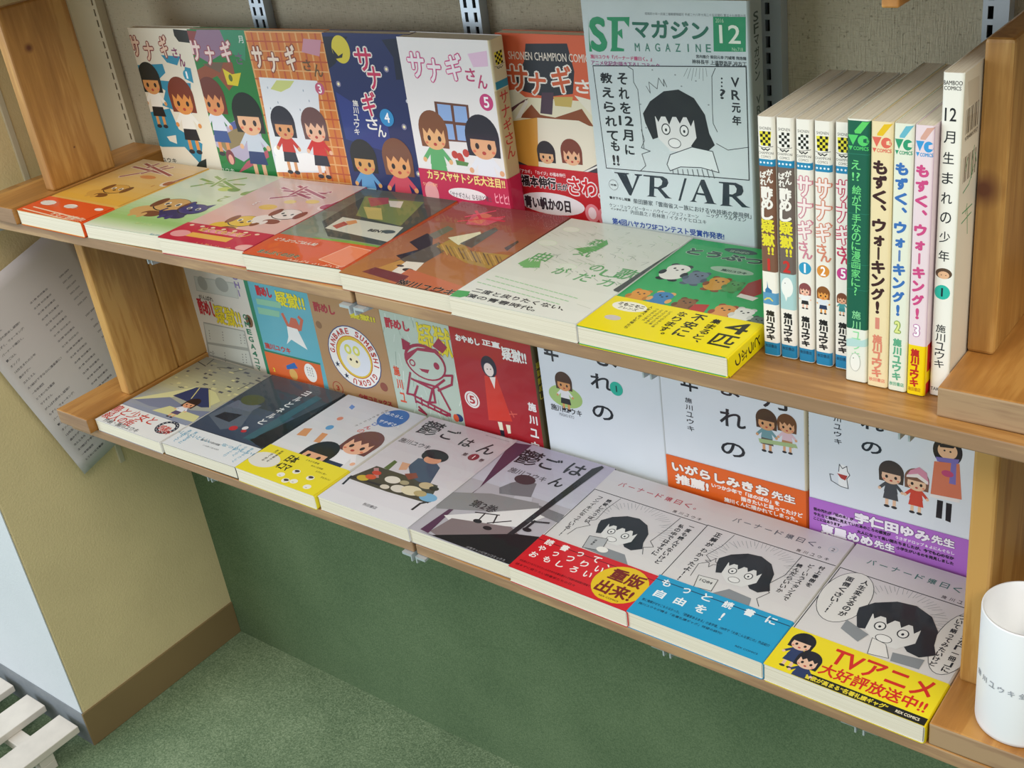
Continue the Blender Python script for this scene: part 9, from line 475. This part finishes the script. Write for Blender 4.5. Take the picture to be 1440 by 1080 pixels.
def make_book(b):
    w,h,t=b['w'],b['h'],b['t']; R=Matrix([r for r in b['R']])
    org={'flat':(w/2,h/2,0),'stand':(w/2,0,t/2),'spine':(w/2,0,t/2)}[b['kind']]
    big=b['key']=='MAG'
    e=empty('magazine' if big else 'paperback_book'); M4=R.to_4x4(); M4.translation=Vector(b['pos'])+R@Vector(org); 
    if b['kind']!='flat': M4.translation=M4.translation+Vector((0,0,.0008))
    else: M4.translation=M4.translation+Vector((0,0,.0006))
    e.matrix_world=M4; e['label']=b['label']; e['category']='magazine' if big else 'book'
    if b['group']: e['group']=b['group']
    ox,oy,oz=org; PM=M_['under'] if b['wrap'] else M_['print']
    def sh(o):
        if o:
            for v in o.data.vertices: v.co-=Vector(org)
        return o
    sh(c_shell('cover',w,h,t,0,h,.0003,0,0,e,b['cover'],b['spine'],b['back'],PM))
    pg=sh(box('pages',(.0005,.0004,.0004),(w-.0012,h-.0006,t-.0004),M_['pages'],e))
    art=b['art']; md=b['kind']=='spine'
    def sheet(key,name,ww,hh,mapf,parent,eps=.4):
        if not art[key]: return
        s=Sheet()
        for a in art[key]: s.item(a)
        r_=min(.0022,t*.3)*1000; cuts=[r_*k for k in (.08,.29,.62,1)]+[t*1000-r_*k for k in (.08,.29,.62,1)] if key=='spine' else ()
        sh(s.build(name,ww,hh,mapf,PM,parent,eps,cuts))
    front=lambda u,v,z:Vector((u/1000,h-v/1000,t+z/1000)); rr=.0022
    sp=lambda u,v,z:Vector((w+z/1000,h-v/1000,t-u/1000))
    bk=lambda u,v,z:Vector((w-u/1000,h-v/1000,-z/1000))
    sheet('front','cover_print',w*1000-.6,h*1000,front,e)
    def spw(u,v,z): # follows the rounded spine
        r=min(.0022,t*.3)*1000; T=t*1000; q=0
        if u<r: q=r-math.sqrt(max(r*r-(r-u)**2,0))
        if u>T-r: q=r-math.sqrt(max(r*r-(u-T+r)**2,0))
        return Vector((w+(z-q)/1000,h-v/1000,t-u/1000))
    sheet('spine','spine_print',t*1000,h*1000,spw if b['kind']!='spine' else spw,e)
    sheet('back','back_print',w*1000,h*1000,bk,e)
    if b['band']:
        v0,bc=b['band']; hb=h-v0
        bd=sh(c_shell('paper_band',w,h,t,-.0002,hb,.0002,.0007,.001,e,bc,bc,bc,PM))
        bf=lambda u,v,z:Vector((u/1000,hb-v/1000,t+.0007+z/1000))
        if art['band']:
            s=Sheet()
            for a in art['band']: s.item(a)
            o=sh(s.build('band_print',w*1000-.6,hb*1000,bf,PM,bd))
        if art['bandspine']:
            s=Sheet()
            for a in art['bandspine']: s.item(a)
            r0=min(.0022,t*.3)
            o=sh(s.build('band_spine_print',t*1000,hb*1000,lambda u,v,z:Vector((w+.0007+z/1000,hb-v/1000,t-u/1000)) ,M_['print'],bd))
    if b['wrap']:
        q=.0013
        o=sh(box('clear_film_wrap',(-.0004,-.0004,-.0003),(w+.0014,h+.0004,t+q),M_['film'],e))
for b in BOOKS: make_book(b)
# ---------------------------------------------------------------- white cup
def cup():
    e=empty('white_cup',(1.1045,.0370,-.24945),'tall white cup with thin grey lettering standing on the lower right bookend','cup')
    n=64; h=.102; prof=[(.0270,0),(.0288,.0012),(.0292,.004),(.0300,h-.001),(.0298,h),(.0286,h),(.0280,.004),(0,.0035)]
    V=[];F=[]
    V.append((0,0,0))
    for r,z in prof[:-1]:
        V+=[(r*math.cos(2*math.pi*k/n),r*math.sin(2*math.pi*k/n),z) for k in range(n)]
    V.append((0,0,.0035)); last=len(V)-1
    for k in range(n): F.append((0,1+(k+1)%n,1+k))
    for j in range(len(prof)-2):
        a=1+j*n;b=a+n
        for k in range(n): F.append((a+k,a+(k+1)%n,b+(k+1)%n,b+k))
    a=1+(len(prof)-2)*n
    for k in range(n): F.append((a+k,a+(k+1)%n,last))
    o=mesh('cup_body',V,F,M_['white'],e,smooth=True)
    s=Sheet(); st='施川ユウキ全作品展'
    for i,ch in enumerate(st): s.text(ch,'#9aa0a8',(i*7.2,0+0),(i*7.2+4.6,5.0),.12)
    th0=math.radians(213)
    s.build('printed_lettering',80,8,lambda u,v,z:Vector(((.02985+z*1e-3)*math.cos(th0+u/30),(.02985+z*1e-3)*math.sin(th0+u/30),.052-v/1000)),M_['matte'],e)
cup()
# ---------------------------------------------------------------- taped list sheet on the pillar
def sheet_paper():
    e=empty('list_sheet',(PX+.012,.0556,-.42),'white printed list sheet hanging askew beside the left bookends','paper')
    a=math.radians(16.5); W_,H_=.185,.31; n=14; V=[];F=[]
    def P(u,v,z=0): # mm from top-left
        x,y=u/1000,H_-v/1000; cz=.012+.010*math.cos(y*16)*(.4+x*3)
        return Vector((cz+z/1000,x*math.cos(a)-y*math.sin(a),x*math.sin(a)+y*math.cos(a)))
    for side in (0,-.25):
        for j in range(n+1):
            for i in range(n+1): V.append(P(W_*1000*i/n,H_*1000*j/n,side))
    m=(n+1)**2
    for j in range(n):
        for i in range(n):
            k=j*(n+1)+i; F.append((k,k+n+1,k+n+2,k+1)); F.append((m+k,m+k+1,m+k+n+2,m+k+n+1))
    for i in range(n): F.append((i,i+1,m+i+1,m+i)); k=n*(n+1)+i; F.append((k+1,k,m+k,m+k+1)); k=i*(n+1); F.append((k+n+1,k,m+k,m+k+n+1)); k+=n; F.append((k,k+n+1,m+k+n+1,m+k))
    mesh('sheet',V,F,M_['sheet'],e,smooth=True)
    random.seed(3); s=Sheet(); w1=['サナギさん','がんばれ酢めし疑獄!!','もずく、ウォーキング!','バーナード嬢曰く。','鬱ごはん','オンノジ','12月生まれの少年','森のテグー','ヨルとネル','え!?絵が下手なのに漫画家に?','一年探偵団','とうめいな文藝部']
    for i in range(24):
        y=62+i*10.0; s.text(w1[i%12],'#3c3c44',(14,y),(14+4.2*len(w1[i%12]),y+3.6),.12)
        s.text('全%d巻 秋田書店'%(1+i%6) ,'#5a5a62',(86,y+.3),(118,y+3.2),.08); s.text('200%d-2009'%(i%9),'#5a5a62',(140,y+.4),(158,y+3),.08)
    s.build('printed_list',W_*1000,H_*1000,lambda u,v,z:P(u,v,z),M_['matte'],e)
sheet_paper()
# ---------------------------------------------------------------- slatted duckboard on the floor
def duckboard():
    e=empty('duckboard',(-.35,-.20,FZ),'pale wooden slatted duckboard on the green carpet, bottom left corner','duckboard')
    zt=FZ+.045
    for k in range(5):
        x1=-.198-k*.0895
        local(box('slat',(x1-.050,-.42,zt-.012),(x1,-.073,zt),M_['slat'],bev=.001),e)
    for y in (-.125,-.34): local(box('crossbar',(-.60,y-.018,zt-.030),(-.205,y+.006,zt-.0123),M_['slat'],bev=.001),e)
    for x in (-.215,-.40,-.585):
        for y in (-.125,-.34): local(box('foot',(x-.012,y-.018,FZ),(x+.010,y+.006,zt-.0302),M_['slat'],bev=.001),e)
duckboard()
